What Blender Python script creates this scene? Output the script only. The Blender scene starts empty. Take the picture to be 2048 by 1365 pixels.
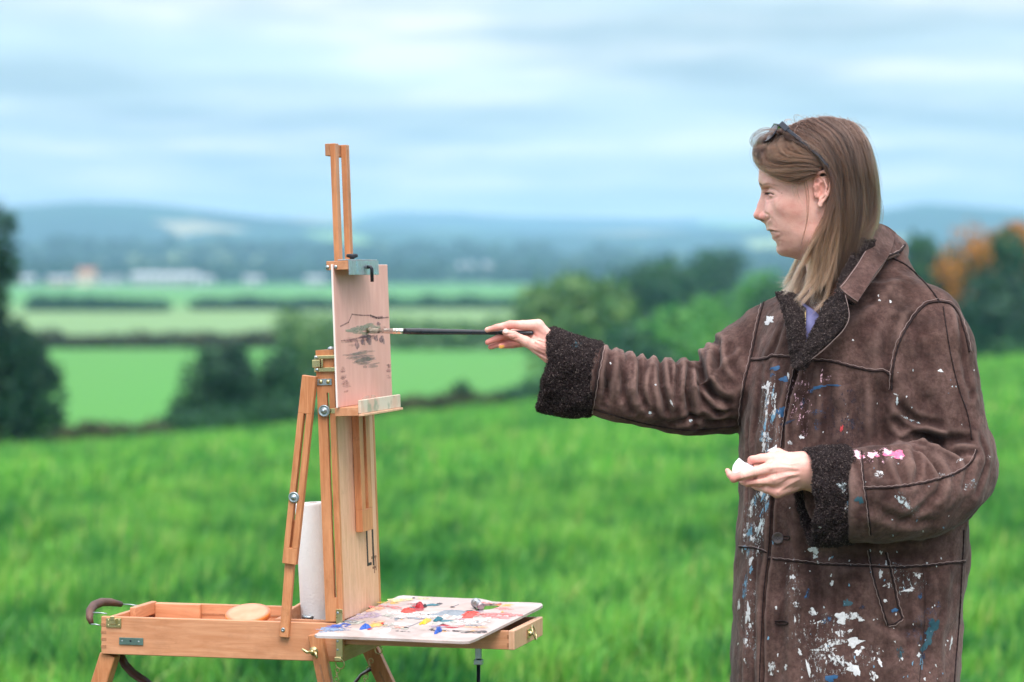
import bpy, math, random
import numpy as np
from mathutils import Vector, Matrix
from mathutils.bvhtree import BVHTree

# ---------------------------------------------------------------- camera, light, exposure
scene = bpy.context.scene
COL = scene.collection
FPX, CAM_H, PITCH = 5860.0, 1.45, math.radians(1.393)
cam_data = bpy.data.cameras.new("camera")
cam = bpy.data.objects.new("camera", cam_data)
COL.objects.link(cam)
scene.camera = cam
cam_data.sensor_width = 36.0
cam_data.lens = FPX / 2048 * 36
cam_data.clip_start = 0.1
cam_data.clip_end = 30000
cam.location = (0, 0, CAM_H)
cam.rotation_euler = (math.pi / 2 - PITCH, 0, 0)
cam_data.dof.use_dof = True
cam_data.dof.focus_distance = 4.93
cam_data.dof.aperture_fstop = 4.0

SUN_EL, SUN_AZ = math.radians(54), math.radians(172)     # azimuth measured clockwise from +Y
world = bpy.data.worlds.new("World")
scene.world = world
world.use_nodes = True
wn, wl = world.node_tree.nodes, world.node_tree.links
wn.clear()
w_out = wn.new("ShaderNodeOutputWorld")
w_bg = wn.new("ShaderNodeBackground")
w_bg.inputs["Strength"].default_value = 0.1
sky = wn.new("ShaderNodeTexSky")
sky.sky_type = 'NISHITA'
sky.sun_disc = False
sky.sun_elevation = SUN_EL
sky.sun_rotation = SUN_AZ
sky.air_density = 1.0
sky.dust_density = 1.2
sky.ozone_density = 1.5
tc = wn.new("ShaderNodeTexCoord")
sep = wn.new("ShaderNodeSeparateXYZ")
wl.new(tc.outputs["Generated"], sep.inputs[0])
def wmath(op, a, b=None, clamp=False):
    n = wn.new("ShaderNodeMath"); n.operation = op; n.use_clamp = clamp
    for i, v in enumerate((a, b)):
        if v is None: continue
        if isinstance(v, (int, float)): n.inputs[i].default_value = v
        else: wl.new(v, n.inputs[i])
    return n.outputs[0]
zc = wmath('MAXIMUM', sep.outputs[2], 0.0)
den = wmath('ADD', zc, 0.07)
cx_ = wmath('DIVIDE', sep.outputs[0], den)
cy_ = wmath('DIVIDE', sep.outputs[1], den)
comb = wn.new("ShaderNodeCombineXYZ")
wl.new(cx_, comb.inputs[0]); wl.new(cy_, comb.inputs[1])
def wnoise(scale, detail, rough, off, sx=1.0, sy=1.0):
    m = wn.new("ShaderNodeMapping"); m.inputs["Location"].default_value = off
    m.inputs["Scale"].default_value = (sx, sy, 1)
    wl.new(comb.outputs[0], m.inputs["Vector"])
    n = wn.new("ShaderNodeTexNoise"); n.inputs["Scale"].default_value = scale
    n.inputs["Detail"].default_value = detail; n.inputs["Roughness"].default_value = rough
    wl.new(m.outputs[0], n.inputs["Vector"])
    return n.outputs["Fac"]
def wramp(fac, stops):
    r = wn.new("ShaderNodeValToRGB"); cr = r.color_ramp
    cr.elements[0].position, cr.elements[0].color = stops[0][0], (*stops[0][1], 1)
    cr.elements[1].position, cr.elements[1].color = stops[-1][0], (*stops[-1][1], 1)
    for p, c in stops[1:-1]:
        e = cr.elements.new(p); e.color = (*c, 1)
    wl.new(fac, r.inputs[0])
    return r.outputs[0]
def wmix(f, a, b):
    n = wn.new("ShaderNodeMix"); n.data_type = 'RGBA'
    if isinstance(f, float): n.inputs[0].default_value = f
    else: wl.new(f, n.inputs[0])
    for i, v in ((6, a), (7, b)):
        if isinstance(v, tuple): n.inputs[i].default_value = (*v, 1)
        else: wl.new(v, n.inputs[i])
    return n.outputs[2]
n1 = wnoise(1.0, 5, 0.5, (3.1, 7.4, 0), 0.8, 0.8)
n2 = wnoise(1.0, 4, 0.5, (14.7, 5.2, 0), 1.15, 1.15)
cover = wramp(n1, [(0.36, (0.62,) * 3), (0.62, (1.0,) * 3)])
cloud = wramp(n2, [(0.35, (2.15, 2.75, 3.1)), (0.47, (2.85, 3.4, 3.7)), (0.56, (3.6, 4.0, 4.15)), (0.66, (5.1, 5.1, 5.1))])
body = wmix(cover, sky.outputs[0], cloud)
hz = wmath('POWER', wmath('SUBTRACT', 1.0, wmath('MULTIPLY', zc, 26.0, True), True), 1.6)
hz = wmath('MULTIPLY', hz, 0.75)
final = wmix(hz, body, (7.6, 7.2, 7.1))
# an overcast sky grows brighter and whiter towards the zenith
zf = wmath('MULTIPLY', zc, 1.0)
final = wmix(wmath('POWER', wmath('MULTIPLY', wmath('SUBTRACT', zf, .09, True), 1.1, True), 1.35), final, (13.2, 12.3, 12.1))
wl.new(final, w_bg.inputs["Color"])
wl.new(w_bg.outputs[0], w_out.inputs[0])

sun_d = bpy.data.lights.new("sun", 'SUN')
sun_d.energy = 1.5
sun_d.angle = math.radians(32)
sun_d.color = (1.0, 0.90, 0.84)
sun = bpy.data.objects.new("sun", sun_d)
COL.objects.link(sun)
sdir = Vector((math.sin(SUN_AZ) * math.cos(SUN_EL), math.cos(SUN_AZ) * math.cos(SUN_EL), math.sin(SUN_EL)))
sun.rotation_euler = sdir.to_track_quat('Z', 'Y').to_euler()
sun.location = (0, 0, 30)

scene.view_settings.view_transform = 'Standard'
scene.view_settings.look = 'None'
scene.view_settings.exposure = 1.16
scene.view_settings.gamma = 1.0
scene.cycles.use_denoising = True
scene.cycles.volume_bounces = 2
scene.cycles.max_bounces = 6
scene.cycles.transparent_max_bounces = 8

# ---------------------------------------------------------------- helpers
def P(px, py, Y):
    """world point at depth Y seen at photo pixel (px, py)"""
    a, v = (px - 1024) / FPX, (682.5 - py) / FPX
    dy = math.cos(PITCH) + v * math.sin(PITCH)
    dz = -math.sin(PITCH) + v * math.cos(PITCH)
    s = Y / dy
    return Vector((a * s, Y, CAM_H + dz * s))

def tag(o, label=None, cat=None, group=None, kind=None):
    if label: o["label"] = label
    if cat: o["category"] = cat
    if group: o["group"] = group
    if kind: o["kind"] = kind
    return o

def link(o, parent=None):
    COL.objects.link(o)
    if parent is not None: o.parent = parent
    return o

def empty(name, loc=(0, 0, 0), rot=(0, 0, 0)):
    o = bpy.data.objects.new(name, None)
    o.location = loc; o.rotation_euler = rot; o.empty_display_size = 0.05
    return link(o)

def mesh_obj(name, verts, faces, mat=None, parent=None, smooth=True, loc=None):
    me = bpy.data.meshes.new(name)
    me.from_pydata([tuple(v) for v in verts], [], [tuple(f) for f in faces])
    return finish(name, me, mat, parent, smooth, loc)

def finish(name, me, mat, parent, smooth=True, loc=None):
    if mat: 
        for m in (mat if isinstance(mat, (list, tuple)) else [mat]): me.materials.append(m)
    if smooth: me.shade_smooth()
    o = bpy.data.objects.new(name, me)
    link(o, parent)
    if loc is not None: o.location = loc
    return o

def np_mesh(name, V, F, mat=None, parent=None, smooth=True):
    """V (n,3) float, F (m,k) int, k = 3 or 4"""
    V = np.asarray(V, dtype=np.float32); F = np.asarray(F, dtype=np.int32)
    me = bpy.data.meshes.new(name)
    me.vertices.add(len(V)); me.vertices.foreach_set("co", V.ravel())
    k = F.shape[1]
    me.loops.add(F.size); me.loops.foreach_set("vertex_index", F.ravel())
    me.polygons.add(len(F)); me.polygons.foreach_set("loop_start", np.arange(len(F), dtype=np.int32) * k)
    me.update(calc_edges=True)
    return finish(name, me, mat, parent, smooth)

class MB:
    """collects simple solids into one mesh"""
    def __init__(s): s.v, s.f = [], []
    def add(s, v, f):
        n = len(s.v); s.v += [Vector(q) for q in v]; s.f += [tuple(i + n for i in q) for q in f]
        return s
    def box(s, c, size, M=None, bev=0.0):
        x, y, z = (q / 2 for q in size); c = Vector(c)
        if bev > 0:
            b = min(bev, x * .45, y * .45, z * .45)
            pts = []
            idx = {}
            def vid(p):
                k = tuple(round(q, 7) for q in p)
                if k not in idx: idx[k] = len(pts); pts.append(p)
                return idx[k]
            fs = []
            A = (x, y, z)
            for ax in range(3):
                u, w = (ax + 1) % 3, (ax + 2) % 3
                for sg in (1, -1):
                    q = []
                    for su, sw in ((-1, -1), (1, -1), (1, 1), (-1, 1)):
                        p = [0, 0, 0]; p[ax] = sg * A[ax]; p[u] = su * (A[u] - b); p[w] = sw * (A[w] - b)
                        q.append(vid(tuple(p)))
                    fs.append(tuple(q) if sg > 0 else tuple(q[::-1]))
            for ax in range(3):                       # edges
                u, w = (ax + 1) % 3, (ax + 2) % 3
                for su in (1, -1):
                    for sw in (1, -1):
                        q = []
                        for sa, wh in ((-1, 0), (1, 0), (1, 1), (-1, 1)):
                            p = [0, 0, 0]; p[ax] = sa * (A[ax] - b)
                            p[u] = su * (A[u] if wh == 0 else A[u] - b)
                            p[w] = sw * (A[w] - b if wh == 0 else A[w])
                            q.append(vid(tuple(p)))
                        fs.append(tuple(q[::-1]) if su * sw > 0 else tuple(q))
            for sx in (1, -1):
                for sy in (1, -1):
                    for sz in (1, -1):
                        q = [vid((sx * x, sy * (y - b), sz * (z - b))), vid((sx * (x - b), sy * y, sz * (z - b))), vid((sx * (x - b), sy * (y - b), sz * z))]
                        fs.append(tuple(q) if sx * sy * sz > 0 else tuple(q[::-1]))
        else:
            pts = [(a * x, b_ * y, c_ * z) for a in (-1, 1) for b_ in (-1, 1) for c_ in (-1, 1)]
            fs = [(0, 1, 3, 2), (4, 6, 7, 5), (0, 4, 5, 1), (2, 3, 7, 6), (0, 2, 6, 4), (1, 5, 7, 3)]
        pts = [(M @ Vector(p) if M else Vector(p)) + c for p in pts]
        return s.add(pts, fs)
    def bar(s, a, b, w, d, side=None, bev=0.0008):
        """box from a to b, width w along 'side', depth d across"""
        a, b = Vector(a), Vector(b); L = (b - a)
        zz = L.normalized(); sd = Vector(side if side is not None else (1, 0, 0))
        xx = (sd - zz * sd.dot(zz)).normalized(); yy = zz.cross(xx)
        M = Matrix((xx, yy, zz)).transposed()
        return s.box((a + b) / 2, (w, d, L.length), M, bev)
    def tube(s, pts, r, n=10, cap=True, closed=False):
        pts = [Vector(p) for p in pts]; m = len(pts)
        rs = r if isinstance(r, (list, tuple)) else [r] * m
        t0 = (pts[1] - pts[0]).normalized()
        nrm = t0.orthogonal().normalized(); vs = []
        for i, p in enumerate(pts):
            if closed: t = (pts[(i + 1) % m] - pts[i - 1]).normalized()
            else: t = (pts[min(i + 1, m - 1)] - pts[max(i - 1, 0)]).normalized()
            nrm = (nrm - t * nrm.dot(t))
            nrm = nrm.normalized() if nrm.length > 1e-9 else t.orthogonal().normalized()
            bn = t.cross(nrm)
            for k in range(n):
                a = 2 * math.pi * k / n
                vs.append(p + (nrm * math.cos(a) + bn * math.sin(a)) * rs[i])
        fs = []
        for i in range(m if closed else m - 1):
            j = (i + 1) % m
            for k in range(n):
                fs.append((i * n + k, i * n + (k + 1) % n, j * n + (k + 1) % n, j * n + k))
        if cap and not closed:
            fs.append(tuple(range(n))[::-1]); fs.append(tuple(range((m - 1) * n, m * n)))
        return s.add(vs, fs)
    def cyl(s, a, b, r, n=20, r2=None):
        a, b = Vector(a), Vector(b); e = (b - a) * 0.0
        return s.tube([a, b], [r, r if r2 is None else r2], n)
    def lathe(s, c, axis, prof, n=24):
        """profile [(r, h)...] round axis from c"""
        c = Vector(c); ax = Vector(axis).normalized(); u = ax.orthogonal().normalized(); w = ax.cross(u); vs = []
        for r, h in prof:
            for k in range(n):
                a = 2 * math.pi * k / n
                vs.append(c + ax * h + (u * math.cos(a) + w * math.sin(a)) * r)
        fs = []
        for i in range(len(prof) - 1):
            for k in range(n):
                fs.append((i * n + k, i * n + (k + 1) % n, (i + 1) * n + (k + 1) % n, (i + 1) * n + k))
        fs.append(tuple(range(n))[::-1]); fs.append(tuple(range((len(prof) - 1) * n, len(prof) * n)))
        return s.add(vs, fs)
    def build(s, name, mat=None, parent=None, smooth=False):
        o = mesh_obj(name, s.v, s.f, mat, parent, smooth)
        return o

# ---------------------------------------------------------------- node material helper
class NM:
    def __init__(s, name):
        s.m = bpy.data.materials.new(name); s.m.use_nodes = True
        s.n, s.l = s.m.node_tree.nodes, s.m.node_tree.links
        s.b = s.n["Principled BSDF"]; s.out = s.n["Material Output"]
    def node(s, t, **kw):
        n = s.n.new(t)
        for k, v in kw.items(): setattr(n, k, v)
        return n
    def put(s, v, sock):
        if isinstance(v, (int, float)): sock.default_value = v
        elif isinstance(v, tuple):
            sock.default_value = (*v, 1) if len(v) == 3 and sock.type == 'RGBA' else v
        else: s.l.new(v, sock)
    def coord(s, kind="Object", scale=(1, 1, 1), loc=(0, 0, 0), rot=(0, 0, 0)):
        t = s.node("ShaderNodeTexCoord"); m = s.node("ShaderNodeMapping")
        m.inputs["Scale"].default_value = scale; m.inputs["Location"].default_value = loc; m.inputs["Rotation"].default_value = rot
        s.l.new(t.outputs[kind], m.inputs[0]); return m.outputs[0]
    def noise(s, vec, scale, detail=4, rough=0.5, dist=0.0, out="Fac"):
        n = s.node("ShaderNodeTexNoise"); s.put(vec, n.inputs["Vector"])
        n.inputs["Scale"].default_value = scale; n.inputs["Detail"].default_value = detail
        n.inputs["Roughness"].default_value = rough; n.inputs["Distortion"].default_value = dist
        return n.outputs[out]
    def voro(s, vec, scale, feature='F1', out="Distance", rand=1.0):
        n = s.node("ShaderNodeTexVoronoi", feature=feature); s.put(vec, n.inputs["Vector"])
        n.inputs["Scale"].default_value = scale; n.inputs["Randomness"].default_value = rand
        return n.outputs[out]
    def ramp(s, fac, stops, interp='LINEAR'):
        r = s.node("ShaderNodeValToRGB"); cr = r.color_ramp; cr.interpolation = interp
        st = [(p, (c,) * 3 if isinstance(c, (int, float)) else c) for p, c in stops]
        cr.elements[0].position, cr.elements[0].color = st[0][0], (*st[0][1], 1)
        cr.elements[1].position, cr.elements[1].color = st[-1][0], (*st[-1][1], 1)
        for p, c in st[1:-1]:
            e = cr.elements.new(p); e.color = (*c, 1)
        s.put(fac, r.inputs[0]); return r.outputs[0]
    def mix(s, f, a, b, mode='MIX'):
        n = s.node("ShaderNodeMix", data_type='RGBA', blend_type=mode)
        s.put(f, n.inputs[0]); s.put(a, n.inputs[6]); s.put(b, n.inputs[7]); return n.outputs[2]
    def math(s, op, a, b=None, clamp=False):
        n = s.node("ShaderNodeMath", operation=op, use_clamp=clamp); s.put(a, n.inputs[0])
        if b is not None: s.put(b, n.inputs[1])
        return n.outputs[0]
    def bump(s, h, strength=0.3, dist=0.001, normal=None):
        n = s.node("ShaderNodeBump"); s.put(h, n.inputs["Height"])
        n.inputs["Strength"].default_value = strength; n.inputs["Distance"].default_value = dist
        if normal is not None: s.l.new(normal, n.inputs["Normal"])
        s.l.new(n.outputs[0], s.b.inputs["Normal"]); return n.outputs[0]
    def set(s, **kw):
        names = dict(color="Base Color", rough="Roughness", metal="Metallic", spec="Specular IOR Level", sheen="Sheen Weight",
                     sheenr="Sheen Roughness", sheent="Sheen Tint", sss="Subsurface Weight", trans="Transmission Weight", ior="IOR", alpha="Alpha", coat="Coat Weight")
        for k, v in kw.items(): s.put(v, s.b.inputs[names[k]])
        return s.m

def attr_out(nm, name, out="Color"):
    a = nm.node("ShaderNodeAttribute"); a.attribute_name = name
    return a.outputs[out]

def smoothstep(a, b, x):
    t = np.clip((x - a) / (b - a), 0, 1); return t * t * (3 - 2 * t)

rng = np.random.default_rng(7)

def vnoise(X, Y, seed=0):
    """cheap 2-D value noise"""
    xi, yi = np.floor(X).astype(np.int64), np.floor(Y).astype(np.int64)
    xf, yf = X - xi, Y - yi
    def h(a, b):
        n = (a * 374761393 + b * 668265263 + seed * 1442695041) & 0x7fffffff
        n = ((n ^ (n >> 13)) * 1274126177) & 0x7fffffff
        return ((n ^ (n >> 16)) & 0xffff) / 65535.0
    u, v = xf * xf * (3 - 2 * xf), yf * yf * (3 - 2 * yf)
    return (h(xi, yi) * (1 - u) + h(xi + 1, yi) * u) * (1 - v) + (h(xi, yi + 1) * (1 - u) + h(xi + 1, yi + 1) * u) * v

def fbm(X, Y, seed=0, o=4):
    r, a, t = 0, 1, 0
    for i in range(o):
        r = r + a * vnoise(X * 2 ** i, Y * 2 ** i, seed + i); t += a; a *= 0.5
    return r / t
# ---------------------------------------------------------------- terrain
def near_z(X, Y):
    c = np.interp(Y, [-500, 6, 12, 20, 40, 75, 112, 130], [0, 0, -.03, -.22, -.85, -2.07, -5, -5])
    til = np.interp(Y, [-500, 6, 75, 118], [0, 0, .10, 0])
    return c + til * np.clip(X, -45, 45) + (fbm(X * .35, Y * .35, 5, 3) - .5) * .10 * smoothstep(7, 12, Y)

def hill_z(X, Y):
    a = X / np.maximum(Y, 1)
    z = np.zeros_like(X)
    def ridge(y0, wid, prof):
        px = 1024 + a * FPX
        h = np.interp(px, [p for p, _ in prof], [(540 - q) / FPX * y0 + 6.45 for _, q in prof])
        return h * np.exp(-((Y - y0) / wid) ** 2)
    z = z + ridge(2300, 330, [(-2000, 470), (0, 490), (200, 480), (420, 490), (640, 500), (900, 500), (1100, 510), (1500, 505), (1760, 500), (2048, 490), (4000, 480)])
    z = np.maximum(z, ridge(3600, 650, [(-3000, 430), (-200, 420), (40, 408), (170, 402), (330, 412), (480, 432), (640, 450), (850, 462), (1100, 470), (1500, 462), (1720, 432), (1850, 412), (2050, 425), (4000, 440)]))
    z = np.maximum(z, ridge(5600, 700, [(-3000, 440), (300, 440), (560, 440), (800, 425), (1000, 432), (1300, 442), (1600, 436), (2048, 440), (4000, 440)]))
    z = z * (1 + .12 * (fbm(X / 260, Y / 260, 9, 4) - .5)) + (fbm(X / 90, Y / 90, 19, 3) - .5) * 8 * smoothstep(2000, 2400, Y)
    return z

def terrain_z(X, Y):
    n = near_z(X, Y)
    return np.where(Y > 1500, -5 + hill_z(X, Y) * smoothstep(1500, 2000, Y), n)

def tz(x, y): return float(terrain_z(np.array([x], float), np.array([y], float))[0])

def grid_mesh(name, ys, a_half, nx, mat, lo=None):
    V = []
    for y in ys:
        w = max(a_half * abs(y), 60)
        xs = np.linspace(-w, w, nx)
        V.append(np.stack([xs, np.full(nx, y), terrain_z(xs, np.full(nx, float(y)))], 1))
    V = np.concatenate(V); ny = len(ys)
    i, j = np.meshgrid(np.arange(nx - 1), np.arange(ny - 1))
    a = (j * nx + i).ravel()
    return np_mesh(name, V, np.stack([a, a + 1, a + nx + 1, a + nx], 1), mat)

m = NM("meadow_soil")
v = m.coord()
g1 = m.noise(v, .35, 5, .55); g2 = m.noise(v, 6, 4, .6); 
c = m.ramp(g1, [(.35, (.045, .19, .03)), (.5, (.08, .31, .04)), (.66, (.16, .42, .05))])
c = m.mix(m.ramp(g2, [(.35, 0), (.7, .5)]), c, (.02, .075, .018))
m.bump(g2, .6, .03)
MAT_FIELD = m.set(color=c, rough=.9, spec=.15)

m = NM("valley_fields")
v = m.coord()
sx = m.node("ShaderNodeSeparateXYZ"); m.l.new(v, sx.inputs[0])
yn = m.math('ADD', sx.outputs[1], m.math('MULTIPLY', m.math('SUBTRACT', m.noise(m.coord(scale=(.01, .002, 1)), 1.0, 2), .5), 40))
fy = m.math('DIVIDE', yn, 1500.0)
c = m.ramp(fy, [(.05, (.070, .245, .055)), (.155, (.075, .25, .06)), (.165, (.15, .27, .13)), (.305, (.17, .29, .13)), (.32, (.13, .26, .11)), (.41, (.085, .26, .085)), (.75, (.08, .24, .08)), (1.0, (.055, .16, .05))])
c = m.mix(m.ramp(m.noise(m.coord(scale=(1, .25, 1)), .02, 4), [(.4, 0), (.7, .4)]), c, (.10, .20, .06))
MAT_VALLEY = m.set(color=c, rough=.95, spec=.1)

m = NM("hill_cover")
v = m.coord(scale=(1, .5, 1))
vc = m.node("ShaderNodeTexVoronoi"); m.l.new(v, vc.inputs["Vector"]); vc.inputs["Scale"].default_value = .006
pc = m.node("ShaderNodeSeparateColor"); m.l.new(vc.outputs["Color"], pc.inputs[0])
c = m.ramp(pc.outputs[0], [(.0, (.012, .045, .034)), (.40, (.018, .065, .042)), (.60, (.16, .30, .10)), (.72, (.22, .30, .13)), (.80, (.02, .06, .035)), (.93, (.28, .27, .17))], 'CONSTANT')
MAT_HILL = m.set(color=c, rough=.95, spec=.1)

m = NM("bounce_dulled_turf")  # unseen near ground, coloured dull to keep green bounce light off the figure
v = m.coord()
c = m.ramp(m.noise(v, 2.2, 5, .6), [(.35, (.060, .050, .032)), (.5, (.085, .095, .045)), (.68, (.090, .130, .050))])
m.bump(m.noise(v, 14, 4, .6), .6, .02)
MAT_TURF = m.set(color=c, rough=.95, spec=.1)
o = grid_mesh("dulled_ground", np.concatenate([np.linspace(-60, 4, 12), np.linspace(4.5, 7.5, 7)]), .8, 60, MAT_TURF)
tag(o, "unseen turf under the easel and the painter, dulled to cut green bounce light", kind="structure")
o = grid_mesh("meadow_ground", np.concatenate([np.linspace(7.5, 30, 56), np.linspace(31, 112, 60)]), .8, 120, MAT_FIELD)
tag(o, "sloping green pasture behind the easel and the painter", kind="structure")
o = grid_mesh("valley_field", np.concatenate([np.linspace(112.0, 300, 12), np.linspace(330, 1500, 12)]), .8, 30, MAT_VALLEY)
tag(o, "flat green farmland strips in the valley", kind="structure")
o = grid_mesh("distant_hills", np.concatenate([np.linspace(1500, 2100, 10), np.linspace(2150, 6300, 84)]), .6, 260, MAT_HILL)
tag(o, "blue hazy hills with a patchwork of woods and fields", kind="structure")
# ground behind the viewpoint
n = 8
xs = np.linspace(-400, 400, n)
V = [(x, y, -.004) for y in np.linspace(-400, -60, n) for x in xs]
o = mesh_obj("rear_ground", V, [(j * n + i, j * n + i + 1, (j + 1) * n + i + 1, (j + 1) * n + i) for j in range(n - 1) for i in range(n - 1)], MAT_TURF)
tag(o, kind="structure")

# ---------------------------------------------------------------- grass
m = NM("grass_blade")
isl = m.node("ShaderNodeNewGeometry")
obv = m.coord()
patch = m.mix(.5, m.noise(obv, .6, 4, .6), m.noise(m.coord(loc=(5, 3, 0)), 2.6, 3, .6))
rnd = isl.outputs["Random Per Island"]
c1 = m.ramp(rnd, [(0, (.060, .24, .045)), (.35, (.13, .45, .065)), (.7, (.22, .54, .09)), (.9, (.30, .52, .11)), (1, (.52, .52, .20))])
c2 = m.ramp(rnd, [(0, (.013, .085, .036)), (.6, (.032, .20, .045)), (1, (.09, .36, .055))])
c = m.mix(m.ramp(patch, [(.45, 0), (.54, 1)]), c2, c1)
m.set(color=c, rough=.45, spec=.35)
tr = m.node("ShaderNodeBsdfTranslucent"); m.l.new(c, tr.inputs[0])
ms = m.node("ShaderNodeMixShader"); ms.inputs[0].default_value = .35
m.l.new(m.b.outputs[0], ms.inputs[1]); m.l.new(tr.outputs[0], ms.inputs[2]); m.l.new(ms.outputs[0], m.out.inputs[0])
MAT_GRASS = m.m

def blades(name, N, y0, y1, bias, hmin, hmax, wbase, label, seed, half=.25, edge=.8):
    r = np.random.default_rng(seed)
    t = r.random(N) ** bias
    Y = y0 + (y1 - y0) * t
    X = (r.random(N) * 2 - 1) * (half * Y + edge)
    # clumps
    cl = fbm(X * 2.2, Y * 1.8, 3, 3); cl2 = vnoise(X * 6, Y * 6, 8)
    keep = r.random(N) < .35 + .9 * cl
    X, Y, cl, cl2 = X[keep], Y[keep], cl[keep], cl2[keep]; n = len(X)
    H = (hmin + (hmax - hmin) * r.random(n)) * (.10 + 1.8 * cl ** 1.3) * (.7 + .5 * cl2)
    ang = r.random(n) * 2 * np.pi
    lean = r.random(n) ** 1.5 * .75 * H
    lx, ly = np.cos(ang) * lean + .10 * H, np.sin(ang) * lean
    fa = r.random(n) * np.pi
    W = wbase * (.6 + .8 * r.random(n)) / 2
    wx, wy = np.cos(fa) * W, np.sin(fa) * W
    Z = terrain_z(X, Y) - .01
    V = np.zeros((n, 5, 3), np.float32)
    V[:, 0] = np.stack([X - wx, Y - wy, Z], 1); V[:, 1] = np.stack([X + wx, Y + wy, Z], 1)
    mx, my = X + lx * .35, Y + ly * .35
    V[:, 2] = np.stack([mx + wx * .8, my + wy * .8, Z + H * .58], 1); V[:, 3] = np.stack([mx - wx * .8, my - wy * .8, Z + H * .58], 1)
    V[:, 4] = np.stack([X + lx, Y + ly, Z + H * (1 - .25 * (lean / H))], 1)
    b = np.arange(n) * 5
    T = np.concatenate([np.stack([b, b + 1, b + 2], 1), np.stack([b, b + 2, b + 3], 1), np.stack([b + 3, b + 2, b + 4], 1)])
    o = np_mesh(name, V.reshape(-1, 3), T, MAT_GRASS, smooth=False)
    tag(o, label, "grass", kind="stuff")
blades("meadow_grass", 330000, 7.4, 24, 1.25, .10, .25, .0105, "lush long green grass of the meadow behind the easel", 11)
blades("meadow_grass", 150000, 24, 78, 1.1, .12, .26, .022, "far stretch of meadow grass running to the hedge", 12)
blades("meadow_grass", 34000, 2.6, 7.4, .9, .06, .16, .006, "grass round the easel legs and the painter's feet", 13, .26, .3)

# ---------------------------------------------------------------- trees, hedges, woods
def foliage_mat(name, dark, mid, light, tl=.25):
    m = NM(name)
    isl = m.node("ShaderNodeNewGeometry")
    c = m.ramp(isl.outputs["Random Per Island"], [(0, dark), (.55, mid), (1, light)])
    c = m.mix(m.ramp(m.noise(m.coord(), 1.1, 3), [(.4, 0), (.62, .7)]), c, dark)
    m.set(color=c, rough=.6, spec=.25)
    tr = m.node("ShaderNodeBsdfTranslucent"); m.l.new(c, tr.inputs[0])
    ms = m.node("ShaderNodeMixShader"); ms.inputs[0].default_value = tl
    m.l.new(m.b.outputs[0], ms.inputs[1]); m.l.new(tr.outputs[0], ms.inputs[2]); m.l.new(ms.outputs[0], m.out.inputs[0])
    return m.m
LEAF = dict(
    dark=foliage_mat("dark_leaves", (.005, .036, .026), (.011, .064, .038), (.035, .12, .048)),
    teal=foliage_mat("deep_green_leaves", (.009, .058, .034), (.022, .105, .048), (.06, .18, .06)),
    olive=foliage_mat("olive_leaves", (.040, .13, .05), (.10, .23, .07), (.20, .32, .10)),
    bright=foliage_mat("bright_leaves", (.04, .19, .045), (.08, .30, .06), (.16, .38, .08)),
    orange=foliage_mat("orange_leaves", (.22, .10, .02), (.55, .22, .03), (.75, .34, .05)),
    brown=foliage_mat("russet_hedge_leaves", (.022, .045, .024), (.055, .075, .036), (.11, .085, .045)),
)
m = NM("bark"); m.bump(m.noise(m.coord(scale=(1, 1, .25)), 14), .6, .02)
BARK = m.set(color=m.ramp(m.noise(m.coord(scale=(1, 1, .2)), 9), [(.3, (.035, .026, .018)), (.7, (.10, .078, .055))]), rough=.9)

def leaf_cloud(lobes, n, size, seed):
    """lobes: (cx, cy, cz, rx, ry, rz); quads through the shells of the lobes"""
    r = np.random.default_rng(seed)
    w = np.array([l[3] * l[4] + l[4] * l[5] + l[3] * l[5] for l in lobes]); w = w / w.sum()
    k = r.choice(len(lobes), n, p=w); L = np.array(lobes)[k]
    d = r.normal(size=(n, 3)); d /= np.linalg.norm(d, axis=1)[:, None]
    rad = 1 - .55 * r.random(n) ** 1.8
    rad *= 1 + .22 * (fbm(d[:, 0] * 2.5 + k * 7, d[:, 2] * 2.5 + d[:, 1] * 1.7, seed, 3) - .5) * 2
    c = L[:, :3] + d * L[:, 3:6] * rad[:, None]
    c += r.normal(size=(n, 3)) * size * .6
    nrm = d + r.normal(size=(n, 3)) * .6; nrm /= np.linalg.norm(nrm, axis=1)[:, None]
    u = np.cross(nrm, r.normal(size=(n, 3))); u /= np.linalg.norm(u, axis=1)[:, None] + 1e-9
    v = np.cross(nrm, u)
    s = size * (.6 + .8 * r.random(n))[:, None]
    V = np.stack([c - u * s, c - v * s * .55, c + u * s, c + v * s * .55], 1).reshape(-1, 3)
    b = np.arange(n) * 4
    return V, np.stack([b, b + 1, b + 2, b + 3], 1)

def crown_lobes(w, h, base, seed, n=9, shape=1.0):
    r = random.Random(seed); L = [(0, 0, base + (h - base) * .5, w * .36, w * .36, (h - base) * .42)]
    for i in range(n):
        t = r.random(); a = r.random() * 6.28; zz = base + (h - base) * (.12 + .76 * t)
        rad = w * .5 * math.sqrt(max(.08, 1 - (2 * (.12 + .76 * t) - 1) ** 2)) * .62 * shape
        s = w * (.14 + .10 * r.random())
        L.append((math.cos(a) * rad, math.sin(a) * rad, zz, s, s, s * .85))
    return L

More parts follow.
